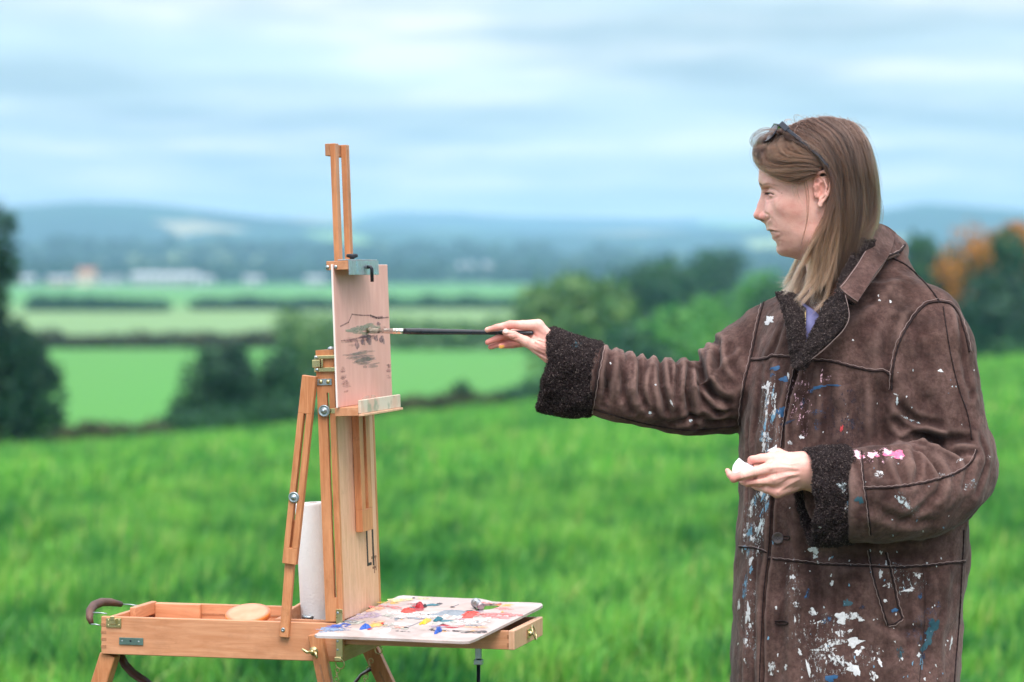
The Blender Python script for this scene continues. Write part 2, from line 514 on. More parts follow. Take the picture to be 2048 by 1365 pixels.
def tree(px, top, Y, w_px, kind, label, seed, group=None, name="tree", base_frac=.12, n=2600, leaf=None, cat="tree"):
    """a tree whose crown top stands at photo height 'top' and distance Y"""
    x = (px - 1024) / FPX * Y; z0 = tz(x, Y) - .05
    h = P(px, top, Y).z - z0; w = w_px / FPX * Y
    group = group or {'tree': 'trees beyond the meadow', 'bush': 'bushes along the meadow edge'}.get(cat)
    root = empty(name, (x, Y, z0)); tag(root, label, cat, group)
    ls = leaf or max(.07, w * .035)
    V, F = leaf_cloud(crown_lobes(w, h, h * base_frac, seed), n, ls, seed)
    V[:, 2] = np.maximum(V[:, 2], .05)
    np_mesh("crown", V, F, LEAF[kind], root, False)
    mb = MB(); r = random.Random(seed); tr = max(.05, h * .022)
    mb.tube([(0, 0, -.1), (.02 * h * r.uniform(-1, 1), 0, h * .3), (.03 * h * r.uniform(-1, 1), 0, h * .6), (0, 0, h * .85)], [tr * 1.3, tr, tr * .6, tr * .2], 8)
    for i in range(6):
        a = r.random() * 6.28; zb = h * r.uniform(.25, .6); l = w * .36
        mb.tube([(0, 0, zb), (math.cos(a) * l * .5, math.sin(a) * l * .5, zb + l * .35), (math.cos(a) * l, math.sin(a) * l, zb + l * .8)], [tr * .5, tr * .3, tr * .08], 6)
    mb.build("trunk", BARK, root, True)
    return root

def hedge(px0, px1, Y, top0, top1, kind, label, seed, depth=1.6, n=3000, leaf=.10, slope=0):
    xa, xb = (px0 - 1024) / FPX * Y, (px1 - 1024) / FPX * Y
    r = random.Random(seed); root_z = tz((xa + xb) / 2, Y); L = []
    k = max(4, int((xb - xa) / (depth * .8)))
    for i in range(k):
        t = (i + .5) / k; x = xa + (xb - xa) * t; g = tz(x, Y); top = P(0, top0 + (top1 - top0) * t, Y).z
        h = (top - g) * r.uniform(.72, 1.12); hh = max(h, .25)
        L.append((x - (xa + xb) / 2, r.uniform(-.2, .2) * depth, g + hh * .48 - root_z, (xb - xa) / k * .75, depth * .5, hh * .55))
    V, F = leaf_cloud(L, n, leaf, seed)
    o = np_mesh("hedge", V, F, LEAF[kind], None, False)
    o.location = ((xa + xb) / 2, Y, root_z)
    tag(o, label, "hedge", "hedges dividing the valley fields"); return o

# left edge tree: narrow upper crown, broad lower skirt
x = (8 - 1024) / FPX * 70; z0 = tz(x, 70)
rt = empty("tree", (x, 70, z0)); tag(rt, "tall dark tree cut by the left edge of the photo, its skirt reaching the grass", "tree")
Lb = [(-.3, 0, 5.3, .6, .6, .8), (.1, 0, 4.6, .3, .3, .3), (-.5, 0, 4.3, .75, .7, .8), (.18, 0, 5.6, .2, .2, .25), (-.35, 0, 3.6, .5, .5, .5), (.1, 0, 2.4, .75, .7, .6), (.62, 0, 2.5, .42, .4, .4), (1.15, 0, 2.0, .28, .3, .3), (.65, 0, 1.9, .6, .6, .5), (1.2, 0, .9, .25, .3, .3), (.85, 0, 1.3, .62, .6, .75),
      (.35, 0, 1.2, .8, .7, .9), (-.6, 0, 1.6, 1.0, .8, 1.2), (.6, 0, .55, .45, .5, .5), (-1.2, 0, 3, 1.1, .9, 1.6), (.15, 0, 2.9, .5, .5, .45)]
V, F = leaf_cloud(Lb, 7000, .10, 77); np_mesh("crown", V, F, LEAF['dark'], rt, False)
MB().tube([(-.2, 0, -.1), (-.15, 0, 2), (-.3, 0, 4), (-.35, 0, 5.4)], [.2, .15, .09, .03], 8).build("trunk", BARK, rt, True)

G = "trees beyond the meadow"
tree(425, 668, 84, 190, 'dark', "dark rounded bush standing at the hedge left of the easel's splayed arm", 1, None, "bush", .0, 3500, cat="bush")
tree(510, 722, 86, 260, 'teal', "lower spreading dark bush filling in beside the taller one left of the easel", 2, None, "bush", .0, 3000, cat="bush")
tree(628, 605, 150, 190, 'olive', "olive green tree half hidden by the top of the easel lid", 3, None, base_frac=.05)
tree(585, 735, 100, 130, 'teal', "rounded dull green bush between the dark bushes and the easel", 4, None, "bush", .0, 2200, cat="bush")
tree(925, 768, 84, 90, 'dark', "small dark bush bulging from the hedge under the paintbrush", 5, None, "bush", .0, 1600, cat="bush")
tree(1165, 545, 150, 330, 'olive', "broad olive green tree above the painter's outstretched hand", 6, None, base_frac=.02, n=4200)
tree(1372, 590, 130, 270, 'bright', "bright green rounded tree above the painter's elbow", 7, None, base_frac=.02, n=4200)
tree(1250, 670, 118, 300, 'teal', "dark green tree above the middle of the outstretched sleeve", 8, None, base_frac=.0, n=3200)
tree(1075, 735, 100, 90, 'teal', "small dark bush just behind the fleece cuff of the raised arm", 9, None, "bush", .0, 1500, cat="bush")
tree(1480, 560, 170, 230, 'bright', "green tree showing between the painter's chin and shoulder", 10, None, base_frac=.02)
tree(1330, 520, 240, 260, 'teal', "dark distant tree above the bright green one", 14, None, base_frac=.1)
tree(1425, 505, 300, 170, 'teal', "dull distant tree in front of the painter's chin", 15, None, base_frac=.1)
tree(1560, 560, 150, 200, 'teal', "tree hidden behind the painter's chest", 16, None, base_frac=.02)
tree(1700, 540, 150, 200, 'teal', "tree hidden behind the painter's collar", 17, None, base_frac=.02)
tree(1845, 440, 150, 190, 'teal', "dark green tree rising just behind the painter's shoulder", 18, None, base_frac=.02, n=4000)
tree(1935, 410, 146, 150, 'orange', "autumn orange treetop standing over the dark trees at the right", 19, None, base_frac=.30, n=1100, leaf=.16)
tree(1905, 490, 150, 210, 'dark', "dark tree below the orange treetop", 20, None, base_frac=.0, n=4000)
tree(2010, 462, 148, 230, 'teal', "deep green tree at the right edge of the photo", 21, None, base_frac=.0, n=4000)
tree(2024, 444, 160, 150, 'orange', "orange brown treetop at the extreme right edge", 22, None, base_frac=.5)
tree(1838, 470, 162, 50, 'brown', "small russet tree crown right behind the coat collar", 23, None, base_frac=.5)
tree(1975, 560, 125, 330, 'dark', "low dark thicket where the right field ends", 24, None, "thicket", .0, 4200, cat="thicket")
tree(2130, 470, 150, 220, 'dark', "dark tree just past the right edge", 25, None, base_frac=.0)

hedge(100, 340, 80, 838, 838, 'brown', "low brown hedge between the left tree and the dark bush", 31, 1.2, 3500, .09)
hedge(330, 660, 81, 800, 800, 'teal', "hedge run below the two dark bushes left of the easel", 32, 1.3, 4500, .09)
hedge(660, 1000, 82, 800, 790, 'brown', "low hedge behind the easel board and the paintbrush", 33, 1.1, 4500, .09)
hedge(1000, 1500, 84, 778, 745, 'teal', "hedge running behind the outstretched sleeve", 34, 1.3, 5000, .10)
hedge(1500, 2200, 84, 745, 660, 'teal', "hedge running behind the painter's back to the right edge", 35, 1.3, 5000, .10)
hedge(-60, 620, 240, 662, 668, 'brown', "brown hedge crossing the valley left of the easel", 36, 3, 5500, .24)
hedge(640, 1150, 236, 640, 632, 'olive', "valley hedge behind the brush handle", 37, 3, 4500, .24)
hedge(60, 330, 455, 592, 598, 'teal', "far left valley hedge, second field line away", 38, 4, 3500, .38)
hedge(390, 700, 470, 596, 594, 'dark', "far valley hedge ending behind the easel", 39, 4, 3500, .38)
hedge(760, 1080, 480, 596, 590, 'teal', "far valley hedge between the easel board and the hand", 40, 4, 3500, .38)

def wood(px0, px1, Y, dY, top, kind, label, seed, n=90, sz=1.0):
    """a far wood that reads as one mass: many rounded leafy crowns"""
    r = np.random.default_rng(seed); L = []
    for i in range(n):
        px = px0 + (px1 - px0) * r.random(); y = Y + dY * r.random(); x = (px - 1024) / FPX * y
        g = tz(x, y); hgt = (P(0, top, Y).z - tz(x, Y)) * (.55 + .5 * r.random())
        hgt = max(hgt, 4) * sz; L.append((x, y - Y, g + hgt * .5, hgt * .62, hgt * .62, hgt * .55))
    V, F = leaf_cloud(L, 9000, Y * .0011, seed)
    o = np_mesh("wood", V, F, LEAF[kind], None, False); o.location = (0, Y, 0)
    tag(o, label, "wood", kind="stuff"); return o
wood(90, 700, 1330, 260, 522, 'dark', "dark wooded belt behind the valley farm buildings", 51, 150)
wood(700, 1500, 1330, 260, 524, 'dark', "dark wooded belt behind the valley fields in the centre", 52, 170)
wood(1500, 2300, 1330, 260, 520, 'dark', "wooded belt hidden behind the painter", 53, 120)
wood(-100, 160, 1350, 200, 524, 'dark', "wooded belt near the left edge", 54, 60)
wood(-100, 1100, 1900, 260, 500, 'dark', "blue green forest along the foot of the hills", 55, 220, .8)
wood(1000, 2200, 1900, 260, 505, 'dark', "forest at the foot of the hills behind the painter", 56, 200, .8)

# ---------------------------------------------------------------- farm buildings in the valley
def plain(name, c, rough=.8, metal=0.0, spec=.3):
    m = NM(name)
    cc = m.mix(m.ramp(m.noise(m.coord(), 3, 3), [(.4, 0), (.7, .25)]), c, tuple(q * .75 for q in c))
    return m.set(color=cc, rough=rough, metal=metal, spec=spec)
WALLS = dict(white=plain("white_render", (.36, .38, .40)), cream=plain("cream_render", (.72, .60, .48)), grey=plain("grey_cladding", (.5, .54, .58)), brick=plain("pink_brick", (.42, .26, .2)))
ROOFS = dict(pale=plain("pale_roof_sheet", (.36, .40, .44)), red=plain("red_roof_tiles", (.30, .12, .07)), slate=plain("slate_roof", (.16, .18, .22)))
GLASSB = plain("dark_window_glass", (.03, .04, .05), .15)
def building(px0, px1, top, Y, wall, roof, label, depth=12, wins=4):
    xa, xb = (px0 - 1024) / FPX * Y, (px1 - 1024) / FPX * Y; cx = (xa + xb) / 2; g = tz(cx, Y)
    H = P(0, top, Y).z - g; hw = (xb - xa) / 2; eave = H * .66
    root = empty("building", (cx, Y, g)); tag(root, label, "building", "farm buildings in the valley")
    MB().box((0, depth / 2, eave / 2 - .2), (2 * hw, depth, eave + .4)).build("wall", WALLS[wall], root)
    V = [(-hw - .4, -.5, eave), (hw + .4, -.5, eave), (hw + .4, depth + .5, eave), (-hw - .4, depth + .5, eave), (-hw - .4, depth / 2, H), (hw + .4, depth / 2, H)]
    mesh_obj("roof", V, [(0, 1, 5, 4), (2, 3, 4, 5), (0, 4, 3), (1, 2, 5), (3, 2, 1, 0)], ROOFS[roof], root, False)
    for i in range(wins):
        x = -hw + 2 * hw * (i + .5) / wins; s = min(1.4, hw / wins * .9)
        MB().box((x, -.03, eave * .55), (s, .1, s * 1.1)).build("window", GLASSB, root)
    MB().box((hw * .8, -.03, 1.1), (1.1, .12, 2.2)).build("door", GLASSB, root)
building(262, 392, 545, 1210, 'white', 'pale', "long white farm shed with pale roof in the valley, widest of the far buildings", 20, 8)
building(396, 424, 553, 1215, 'grey', 'pale', "small grey shed at the right end of the long white one", 10, 2)
building(155, 188, 536, 1200, 'cream', 'red', "tall cream house left of the long white shed", 9, 3)
building(196, 246, 552, 1225, 'grey', 'slate', "grey house between the cream house and the long white shed", 9, 4)
building(94, 146, 553, 1230, 'brick', 'pale', "low pink brick barn left of the cream house", 12, 3)
building(36, 66, 552, 1190, 'white', 'pale', "white cottage beside the trunk of the left edge tree", 9, 2)
building(488, 522, 553, 1220, 'white', 'pale', "isolated pale shed halfway between the long shed and the easel", 9, 2)
building(612, 650, 553, 1220, 'white', 'pale', "pale shed close to the left side of the easel mast", 9, 3)
building(918, 990, 527, 1600, 'grey', 'pale', "long grey building among the far woods above the paintbrush", 14, 6)
building(1008, 1040, 533, 1600, 'cream', 'slate', "small cream building at the right end of the grey one above the brush", 10, 2)

# ---------------------------------------------------------------- haze
m = NM("haze_air"); m.n.remove(m.b)
pv = m.node("ShaderNodeVolumePrincipled")
pv.inputs["Color"].default_value = (.36, .65, 1.0, 1)
pv.inputs["Density"].default_value = .00024
pv.inputs["Density Attribute"].default_value = ""
pv.inputs["Anisotropy"].default_value = 0.0
m.l.new(pv.outputs[0], m.out.inputs["Volume"])
o = MB().box((0, 2500, 65), (9000, 8200, 150)).build("haze", m.m)
tag(o, "pale blue haze over the valley", kind="stuff")
# ---------------------------------------------------------------- materials for the easel
def wood(name, c1, c2, axis, rough=.42):
    m = NM(name)
    sc = {'x': (1, 9, 9), 'z': (9, 9, 1), 'y': (9, 1, 9)}[axis]
    v = m.coord(scale=sc)
    big = m.noise(v, 7, 6, .62, 1.6); fine = m.noise(m.coord(scale=tuple(q * 5 if q > 1 else 1 for q in sc)), 22, 3, .6)
    c = m.mix(m.ramp(big, [(.36, 0), (.64, 1)]), c1, c2)
    c = m.mix(m.ramp(fine, [(.45, 0), (.72, .28)]), c, tuple(q * .62 for q in c1))
    c = m.mix(m.ramp(m.noise(m.coord(loc=(7, 1, 3)), 9, 5, .7), [(.50, 0), (.72, .38)]), c, tuple(q * .5 for q in c1))
    # pores / dirt
    c = m.mix(m.ramp(m.noise(m.coord(), 45, 4, .7), [(.60, 0), (.78, .35)]), c, tuple(q * .45 for q in c1))
    m.bump(fine, .15, .0004)
    return m.set(color=c, rough=rough, spec=.35)
WX = wood("beech_long_grain", (.52, .235, .120), (.64, .33, .190), 'x')
WZ = wood("beech_upright_grain", (.46, .180, .075), (.62, .290, .140), 'z')
WY = wood("beech_cross_grain", (.50, .225, .115), (.62, .32, .18), 'y')
WP = wood("pale_beech_board", (.62, .36, .225), (.74, .47, .32), 'z')
WE = wood("beech_end_grain", (.33, .15, .075), (.44, .22, .12), 'y', .6)
def metal(name, c, rough=.3, met=1.0, n=60):
    m = NM(name)
    r = m.ramp(m.noise(m.coord(), n, 3), [(.3, rough * .7), (.7, min(1, rough * 1.6))])
    cc = m.mix(m.ramp(m.noise(m.coord(), n * 2, 4, .7), [(.5, 0), (.75, .5)]), c, tuple(q * .5 for q in c))
    return m.set(color=cc, rough=r, metal=met)
BRASS = metal("brassed_steel", (.62, .55, .30), .28)
STEEL = metal("dull_steel", (.42, .50, .54), .35)
ZINC = metal("zinc_plate", (.42, .47, .52), .38)
TEALM = metal("green_grey_plate", (.16, .26, .24), .4, .8)
BLACKM = metal("black_steel", (.03, .035, .045), .35, .6)
m = NM("brown_leather")
vv = m.coord()
m.bump(m.voro(vv, 900), .5, .0006)
LEATHER = m.set(color=m.ramp(m.noise(vv, 30, 4), [(.3, (.055, .022, .016)), (.7, (.12, .052, .038))]), rough=.45, spec=.5)

# ---------------------------------------------------------------- easel frame of reference
EA = Vector((-.7059, 5.02, 0)); EROT = math.radians(-14.0)
EU = Vector((math.cos(EROT), math.sin(EROT), 0)); EV = Vector((-math.sin(EROT), math.cos(EROT), 0)); EZ = Vector((0, 0, 1))
BL, BW, ZB, ZT = .435, .225, .790, .855
def toL(w):
    d = w - EA; return Vector((d.dot(EU), d.dot(EV), d.z))
def toW(l): return EA + EU * l[0] + EV * l[1] + EZ * l[2]
EYE = Vector((0, 0, CAM_H))
def hitW(px, py, p0, n):
    d = P(px, py, 5.0) - EYE
    return EYE + d * ((p0 - EYE).dot(n) / d.dot(n))
def Ly(px, py, y):                                  # local point on the plane  y = const
    return toL(hitW(px, py, EA + EV * y, EV))
def Lx(px, py, x):
    return toL(hitW(px, py, EA + EU * x, EU))
easel = empty("easel", EA, (0, 0, EROT))
tag(easel, "beech french box easel with open box, pulled out drawer and splayed legs", "easel")

# box
mb = MB(); mb.box((BL / 2, .0045, (ZB + ZT) / 2), (BL, .009, ZT - ZB), bev=.0012)
front = mb.build("front_panel", WX, easel)
for i in range(4):
    z = ZT - .0085 - i * .0125
    MB().box((.0047, .0042, z - .006), (.0098, .0095, .0055), bev=.0003).build("finger_joint", WE, front)
MB().box((BL / 2, BW - .0045, (ZB + ZT) / 2), (BL, .009, ZT - ZB), bev=.0012).build("back_panel", WX, easel)
MB().box((BL / 2 - .03, BW - .0098, ZT - .0175), (BL * .62, .0016, .0022)).build("groove", WE, easel)
MB().box((.0045, BW / 2, (ZB + ZT) / 2 - .002), (.0088, BW - .0185, ZT - ZB - .004), bev=.001).build("side_panel", WY, easel)
MB().box((BL - .0045, BW / 2, ZB + .0135), (.0088, BW - .0185, .027), bev=.001).build("side_panel", WY, easel)
MB().box((BL / 2, BW / 2, ZB + .003), (BL - .002, BW - .002, .004)).build("bottom_board", WX, easel)
MB().box((BL * .40, BW / 2, ZT - .031), (BL * .76, BW - .0185, .004)).build("tray_floor", WX, easel)
MB().box((.0142, .163, ZT - .008), (.0105, .104, .022), bev=.001).build("inner_rail", WY, easel)
MB().box((.062, BW - .0142, ZT - .014), (.085, .0104, .028), bev=.001).build("inner_rail", WX, easel)
xd = Ly(549, 1240, .04).x
MB().box((xd + .065, .043, ZT - .011), (.13, .0065, .022), bev=.001).build("divider", WX, easel)
MB().box((xd + .003, .13, ZT - .012), (.0065, .160, .024), bev=.001).build("divider", WY, easel)
MB().box((xd + .068, .125, ZT - .027), (.118, .150, .002)).build("tray_liner", ZINC, easel)
# loose wooden bar sticking up out of the tray
a, b = Ly(584, 1222, .09), Ly(621, 1201, .16)
MB().bar((a.x, .06, ZT + .000), (b.x + .010, .17, ZT + .022), .006, .020, (1, 0, 0)).build("cross_bar", WX, easel)

# latch and steel plate on the front
def plate(name, px0, py0, px1, py1, mat, y=-.0012, th=.0022, parent=easel):
    a, b = Ly(px0, py0, 0), Ly(px1, py1, 0)
    return MB().box(((a.x + b.x) / 2, y, (a.z + b.z) / 2), (abs(b.x - a.x), th, abs(b.z - a.z)), bev=.0006).build(name, mat, parent)
def screw(px, py, parent, mat=STEEL, r=.0022, y=-.0025):
    a = Ly(px, py, 0)
    return MB().lathe((a.x, y + .001, a.z), (0, -1, 0), [(r * 1.05, -.001), (r, .0004), (r * .6, .0011), (r * .15, .0012)], 14).build("screw", mat, parent, True)
lt = plate("latch", 213, 1236, 243, 1256, BRASS)
a = Ly(228, 1244, 0)
MB().box((a.x, -.0045, a.z + .001), (.011, .006, .010), bev=.001).box((a.x, -.007, a.z + .007), (.008, .004, .007), bev=.001).build("catch", BRASS, lt)
for q in ((217.5, 1241), (238.5, 1241), (217.5, 1251), (238.5, 1251)): screw(*q, lt, BRASS, .0021)
pl = plate("metal_plate", 239, 1275, 287, 1291, TEALM)
screw(245, 1282, pl, STEEL, .002); screw(278, 1284, pl, STEEL, .002); screw(262, 1282, pl, BLACKM, .0026)

# legs
def leg(pts0, pts1, zend, y, w, d, parent=easel):
    """px pair for the visible axis -> straight wooden leg down to the ground"""
    a, b = Ly(*pts0, y), Ly(*pts1, y); t = (b - a) / (a.z - b.z)
    e = a + t * (a.z - zend)
    L = MB().bar(a, e, w, d, (1, 0, 0), .0015).build("leg", WZ, parent)
    f = e + t * -.02
    MB().bar(f + Vector((0, 0, .0)), e + t * .012, w * .7, d * 1.05, (1, 0, 0), .001).build("foot_tip", BLACKM, L)
    for s in (-1,):
        MB().bar(a + Vector((0, -d / 2 - .0004, 0)) + t * .05, e + Vector((0, -d / 2 - .0004, 0)) + t * -.05, .003, .0008, (1, 0, 0), 0).build("slot", WE, L)
    return L
leg((221, 1308), (203, 1365), .0, .022, .028, .030)
leg((631, 1268), (651, 1365), .0, -.0088, .0235, .0165)
leg((735, 1285), (772, 1365), -.0, BW + .0095, .028, .0165)
# wing nut
a = Ly(634, 1300, 0); c = Vector((a.x, -.0172, a.z))
wn_ = MB().lathe(c, (0, -1, 0), [(.0075, 0), (.0075, .0015), (.0040, .002), (.0035, .010), (.0022, .012)], 18)
wn_.tube([c + Vector((-.003, -.007, 0)), c + Vector((-.009, -.010, -.001)), c + Vector((-.017, -.013, .005))], [.003, .0026, .0018], 8)
wn_.tube([c + Vector((.003, -.007, 0)), c + Vector((.007, -.010, -.003)), c + Vector((.010, -.013, -.010))], [.003, .0026, .0018], 8)
wn_.build("wing_nut", BRASS, easel, True)

# hinge strap at the right front corner, ring and chain
a = Ly(679, 1221, 0); b = Ly(679, 1314, 0)
hs = MB().box((a.x, -.0012, (a.z + b.z) / 2), (.0115, .0022, a.z - b.z + .004), bev=.001).build("hinge_strap", BRASS, easel)
for py in (1226, 1283, 1300): screw(676, py, hs, STEEL, .0026)
def ring(c, r, th, ax, name, mat, parent):
    c = Vector(c); ax = Vector(ax).normalized(); u = ax.orthogonal().normalized(); w = ax.cross(u)
    return MB().tube([c + (u * math.cos(t) + w * math.sin(t)) * r for t in np.linspace(0, 2 * math.pi, 25)[:-1]], th, 8, closed=True).build(name, mat, parent, True)
b = Ly(680, 1328, -.006); ring(b, .0085, .0011, (.25, 1, .1), "ring", BRASS, hs)
MB().box((Ly(678, 1318, 0).x, -.004, Ly(678, 1318, 0).z), (.013, .007, .007), bev=.001).build("bracket", BRASS, hs)
for i in range(5):
    q = Ly(675 - i * 1.0, 1341 + i * 9, -.008); ring(q, .0042, .0008, (1, .2 * i, .3) if i % 2 else (.2, 1, .1), "chain_link", BRASS, easel)
for i in range(6):
    q = Ly(742 - i * 2.5, 1322 + i * 8, BW - .01); ring(q, .0042, .0008, (1, .2, .3) if i % 2 else (.2, 1, .1), "chain_link", BRASS, easel)
q = Ly(757, 1300, BW - .05); ring(q, .0075, .001, (.3, 1, 0), "ring", BRASS, easel)

# leather carrying handle on the left end
pts = [(183, 1247, .035), (179, 1236, .04), (180, 1222, .06), (188, 1211, .09), (203, 1205, .12), (222, 1205, .15), (242, 1209, .175)]
W3 = [Ly(px, py, y) for px, py, y in pts]
hd = MB().tube(W3, [.0042, .0062, .0074, .0078, .0076, .0070, .0050], 14).build("handle", LEATHER, easel, True)
for q0, q1 in (((243, 1209, .178), (276, 1212, .178)), ((186, 1226, .045), (214, 1228, .045)), ((182, 1249, .03), (200, 1251, .03))):
    e = Ly(*q1); e.x = min(e.x, .002)
    MB().tube([Ly(*q0), (Ly(*q0) + e) / 2 + Vector((0, 0, .0008)), e], .0011, 8).build("wire", STEEL, hd, True)
# strap hanging under the box
def band(pts, w, th, name, mat, parent, side=(0, 1, 0)):
    mb = MB(); pts = [Vector(p) for p in pts]; V = []; n = len(pts); sd = Vector(side).normalized()
    for i, p in enumerate(pts):
        t = (pts[min(i + 1, n - 1)] - pts[max(i - 1, 0)]).normalized(); s = (sd - t * sd.dot(t)).normalized(); u = t.cross(s)
        V += [p + s * w / 2 + u * th / 2, p - s * w / 2 + u * th / 2, p - s * w / 2 - u * th / 2, p + s * w / 2 - u * th / 2]
    F = []
    for i in range(n - 1):
        for k in range(4): F.append((i * 4 + k, i * 4 + (k + 1) % 4, i * 4 + 4 + (k + 1) % 4, i * 4 + 4 + k))
    F += [(3, 2, 1, 0), (n * 4 - 4, n * 4 - 3, n * 4 - 2, n * 4 - 1)]
    return mb.add(V, F).build(name, mat, parent, True)
c0 = [Ly(240, 1310, .06), Ly(250, 1330, .062), Ly(266, 1347, .065), Ly(288, 1362, .07), Ly(330, 1395, .08), Ly(420, 1440, .10), Ly(540, 1450, .13), Ly(640, 1420, .16), Ly(705, 1372, .19), Ly(722, 1350, .20), Ly(742, 1338, .205)]
band(c0, .024, .003, "carrying_strap", LEATHER, easel, (0, 1, .25))

# drawer
x1 = Ly(1030, 1290, .014).x; DZ0, DZ1 = .8185, .8500; x0 = .30
dr = MB().box(((x0 + x1) / 2 - .005, .0145, (DZ0 + DZ1) / 2), (x1 - x0 - .011, .008, DZ1 - DZ0), bev=.001).build("drawer", WX, easel)
MB().box((x1 - .0055, .1125, (DZ0 + DZ1) / 2), (.0108, .204, DZ1 - DZ0 + .001), bev=.0012).build("drawer_front", WP, dr)
MB().box(((x0 + x1) / 2 - .005, .2105, (DZ0 + DZ1) / 2), (x1 - x0 - .011, .008, DZ1 - DZ0), bev=.001).build("drawer_side", WX, dr)
MB().box(((x0 + x1) / 2 - .005, .1125, DZ0 + .003), (x1 - x0 - .012, .186, .004)).build("drawer_bottom", BLACKM, dr)
for i in range(2):
    MB().box((x1 - .0112, .0103, DZ0 + .008 + i * .014), (.003, .0006, .006)).build("finger_joint", WE, dr)
# brass ring pull on the drawer front
c = Lx(1057, 1267, x1 + .0005)
pu = MB().box(c + Vector((.001, 0, 0)), (.0025, .020, .016), bev=.0008).build("pull_plate", BRASS, dr)
MB().tube([c + Vector((.004, -.006, 0)), c + Vector((.004, .004, 0))], .0042, 12).build("knuckle", BRASS, pu, True)
ring(c + Vector((.0070, .012, .0)), .0125, .0012, (1, .1, .3), "pull_ring", BRASS, pu)

# steel support rod under the drawer
a = Ly(957, 1300, .07)
MB().box((a.x, .07, DZ0 - .012), (.010, .010, .026), bev=.001).box((a.x, .07, DZ0 - .030), (.0145, .013, .009), bev=.001).build("rod_socket", STEEL, easel)
MB().tube([(a.x, .07, DZ0 - .03), (a.x - .002, .07, .4), (a.x - .002, .07, -.01)], .0031, 12).build("support_rod", BLACKM, easel, True)

# ---- lid (stands upright at the right end), slightly leaning to the left
TH = math.radians(-2.15)
def LF(x, y, z): return Vector((BL + x * math.cos(TH) + z * math.sin(TH), y, ZT + .004 - x * math.sin(TH) + z * math.cos(TH)))
LM = Matrix((Vector((math.cos(TH), 0, -math.sin(TH))), Vector((0, 1, 0)), Vector((math.sin(TH), 0, math.cos(TH))))).transposed()
def lbox(x0, x1, y0, y1, z0, z1, bev=.0008, mb=None):
    mb = mb or MB(); return mb.box(LF((x0 + x1) / 2, (y0 + y1) / 2, (z0 + z1) / 2), (x1 - x0, y1 - y0, z1 - z0), LM, bev)
LH = .457
lid = lbox(-.006, -.0003, .0092, BW - .0092, .002, LH - .010).build("lid_panel", WP, easel)
for y0 in (0, BW - .009):
    s = MB()
    lbox(-.031, -.0145, y0, y0 + .009, .040, .385, 0, s); lbox(-.0100, 0, y0, y0 + .009, .040, .385, 0, s)
    lbox(-.031, 0, y0, y0 + .009, 0, .040, 0, s); lbox(-.031, 0, y0, y0 + .009, .385, LH, 0, s)
    s.build("lid_side", WZ, easel)
lbox(-.031, 0, .0092, BW - .0092, LH - .0095, LH).build("lid_top_rail", WE, easel)
lbox(-.031, -.0062, .0092, BW - .0092, .001, .010).build("lid_bottom_rail", WY, easel)
MB().lathe(LF(-.010, .02, LH), (0, 0, 1), [(.006, 0), (.0055, .003), (.002, .0055)], 14).build("screw_head", STEEL, easel, True)
# latch on the lid side
lx = toL(hitW(650, 735, toW(LF(0, 0, .4)), EV))
def lp(px, py): 
    q = toL(hitW(px, py, toW(LF(0, 0, .4)), EV)); return q
def lplate(name, px0, py0, px1, py1, mat, y0=-.003, th=.003, parent=easel):
    a, b = lp(px0, py0), lp(px1, py1)
    return MB().box(((a.x + b.x) / 2, y0 + th / 2 - .0002, (a.z + b.z) / 2), (abs(b.x - a.x), th, abs(b.z - a.z)), LM, .0006).build(name, mat, parent)
lt = lplate("lid_latch", 630, 711, 676, 718, BRASS, -.005, .005)
lplate("latch_bar", 630, 735, 677, 744, BRASS, -.005, .005, lt)
lplate("latch_hook", 627, 720, 643, 735, BRASS, -.008, .008, lt)
lplate("latch_link", 644, 719, 648, 735, BRASS, -.006, .004, lt)
for q in ((634, 715), (636, 740)):
    a = lp(*q); MB().lathe((a.x, -.0055, a.z), (0, -1, 0), [(.0032, 0), (.0026, .0012), (.0006, .0016)], 12).build("screw", STEEL, lt, True)
lt2 = lplate("hinge_plate", 635, 758, 664, 771, STEEL, -.002, .002)
for q in ((642, 764), (657, 764)):
    a = lp(*q); MB().lathe((a.x, -.0022, a.z), (0, -1, 0), [(.0038, 0), (.0030, .0014), (.0008, .0018)], 12).build("screw", BRASS, lt2, True)
# clamping bolt for the ledge
a = lp(650, 822)
MB().lathe((a.x, -.001, a.z), (0, -1, 0), [(.0098, 0), (.0102, .004), (.0090, .0052), (.0078, .0040), (.0040, .0042), (.0034, .010), (.001, .0105)], 26).build("clamp_bolt", STEEL, easel, True)

# slotted brace from the box front to the lid
def yb(px, py, y=-.0075): return Ly(px, py, y)
def bar2(name, p0, p1, w, d, parent=easel, mat=WZ, bev=.001):
    return MB().bar(p0, p1, w, d, (1, 0, 0), bev).build(name, mat, parent)
t0, t1 = yb(620, 752), yb(580, 1128)
ax = (t1 - t0).normalized(); sd = Vector((ax.z, 0, -ax.x)) * -1
sl0, sl1 = t0 + ax * .064, t0 + ax * .292
mb = MB()
w, sw = .0245, .0050
mb.bar(t0, sl0, w, .0125, (1, 0, 0), .0008); mb.bar(sl1, t1, w, .0125, (1, 0, 0), .0008)
for s in (-1, 1):
    off = sd * s * (w + sw) / 4
    mb.bar(sl0 + off, sl1 + off, (w - sw) / 2, .0125, (1, 0, 0), .0004)
br = mb.build("brace", WZ, easel)
u0, u1 = Ly(594, 950, -.0075), Ly(569, 1275, -.0052)
bar2("brace_foot", Ly(587, 1040, .004), u1, .0160, .0100, br)
c = Ly(588, 995, -.014)
MB().lathe(c, (0, -1, 0), [(.0090, -.002), (.0095, .001), (.0082, .003), (.0070, .0018), (.0036, .0020), (.0032, .006), (.001, .0065)], 24).build("thumb_nut", STEEL, br, True)
c = Ly(566, 1260, -.0104)
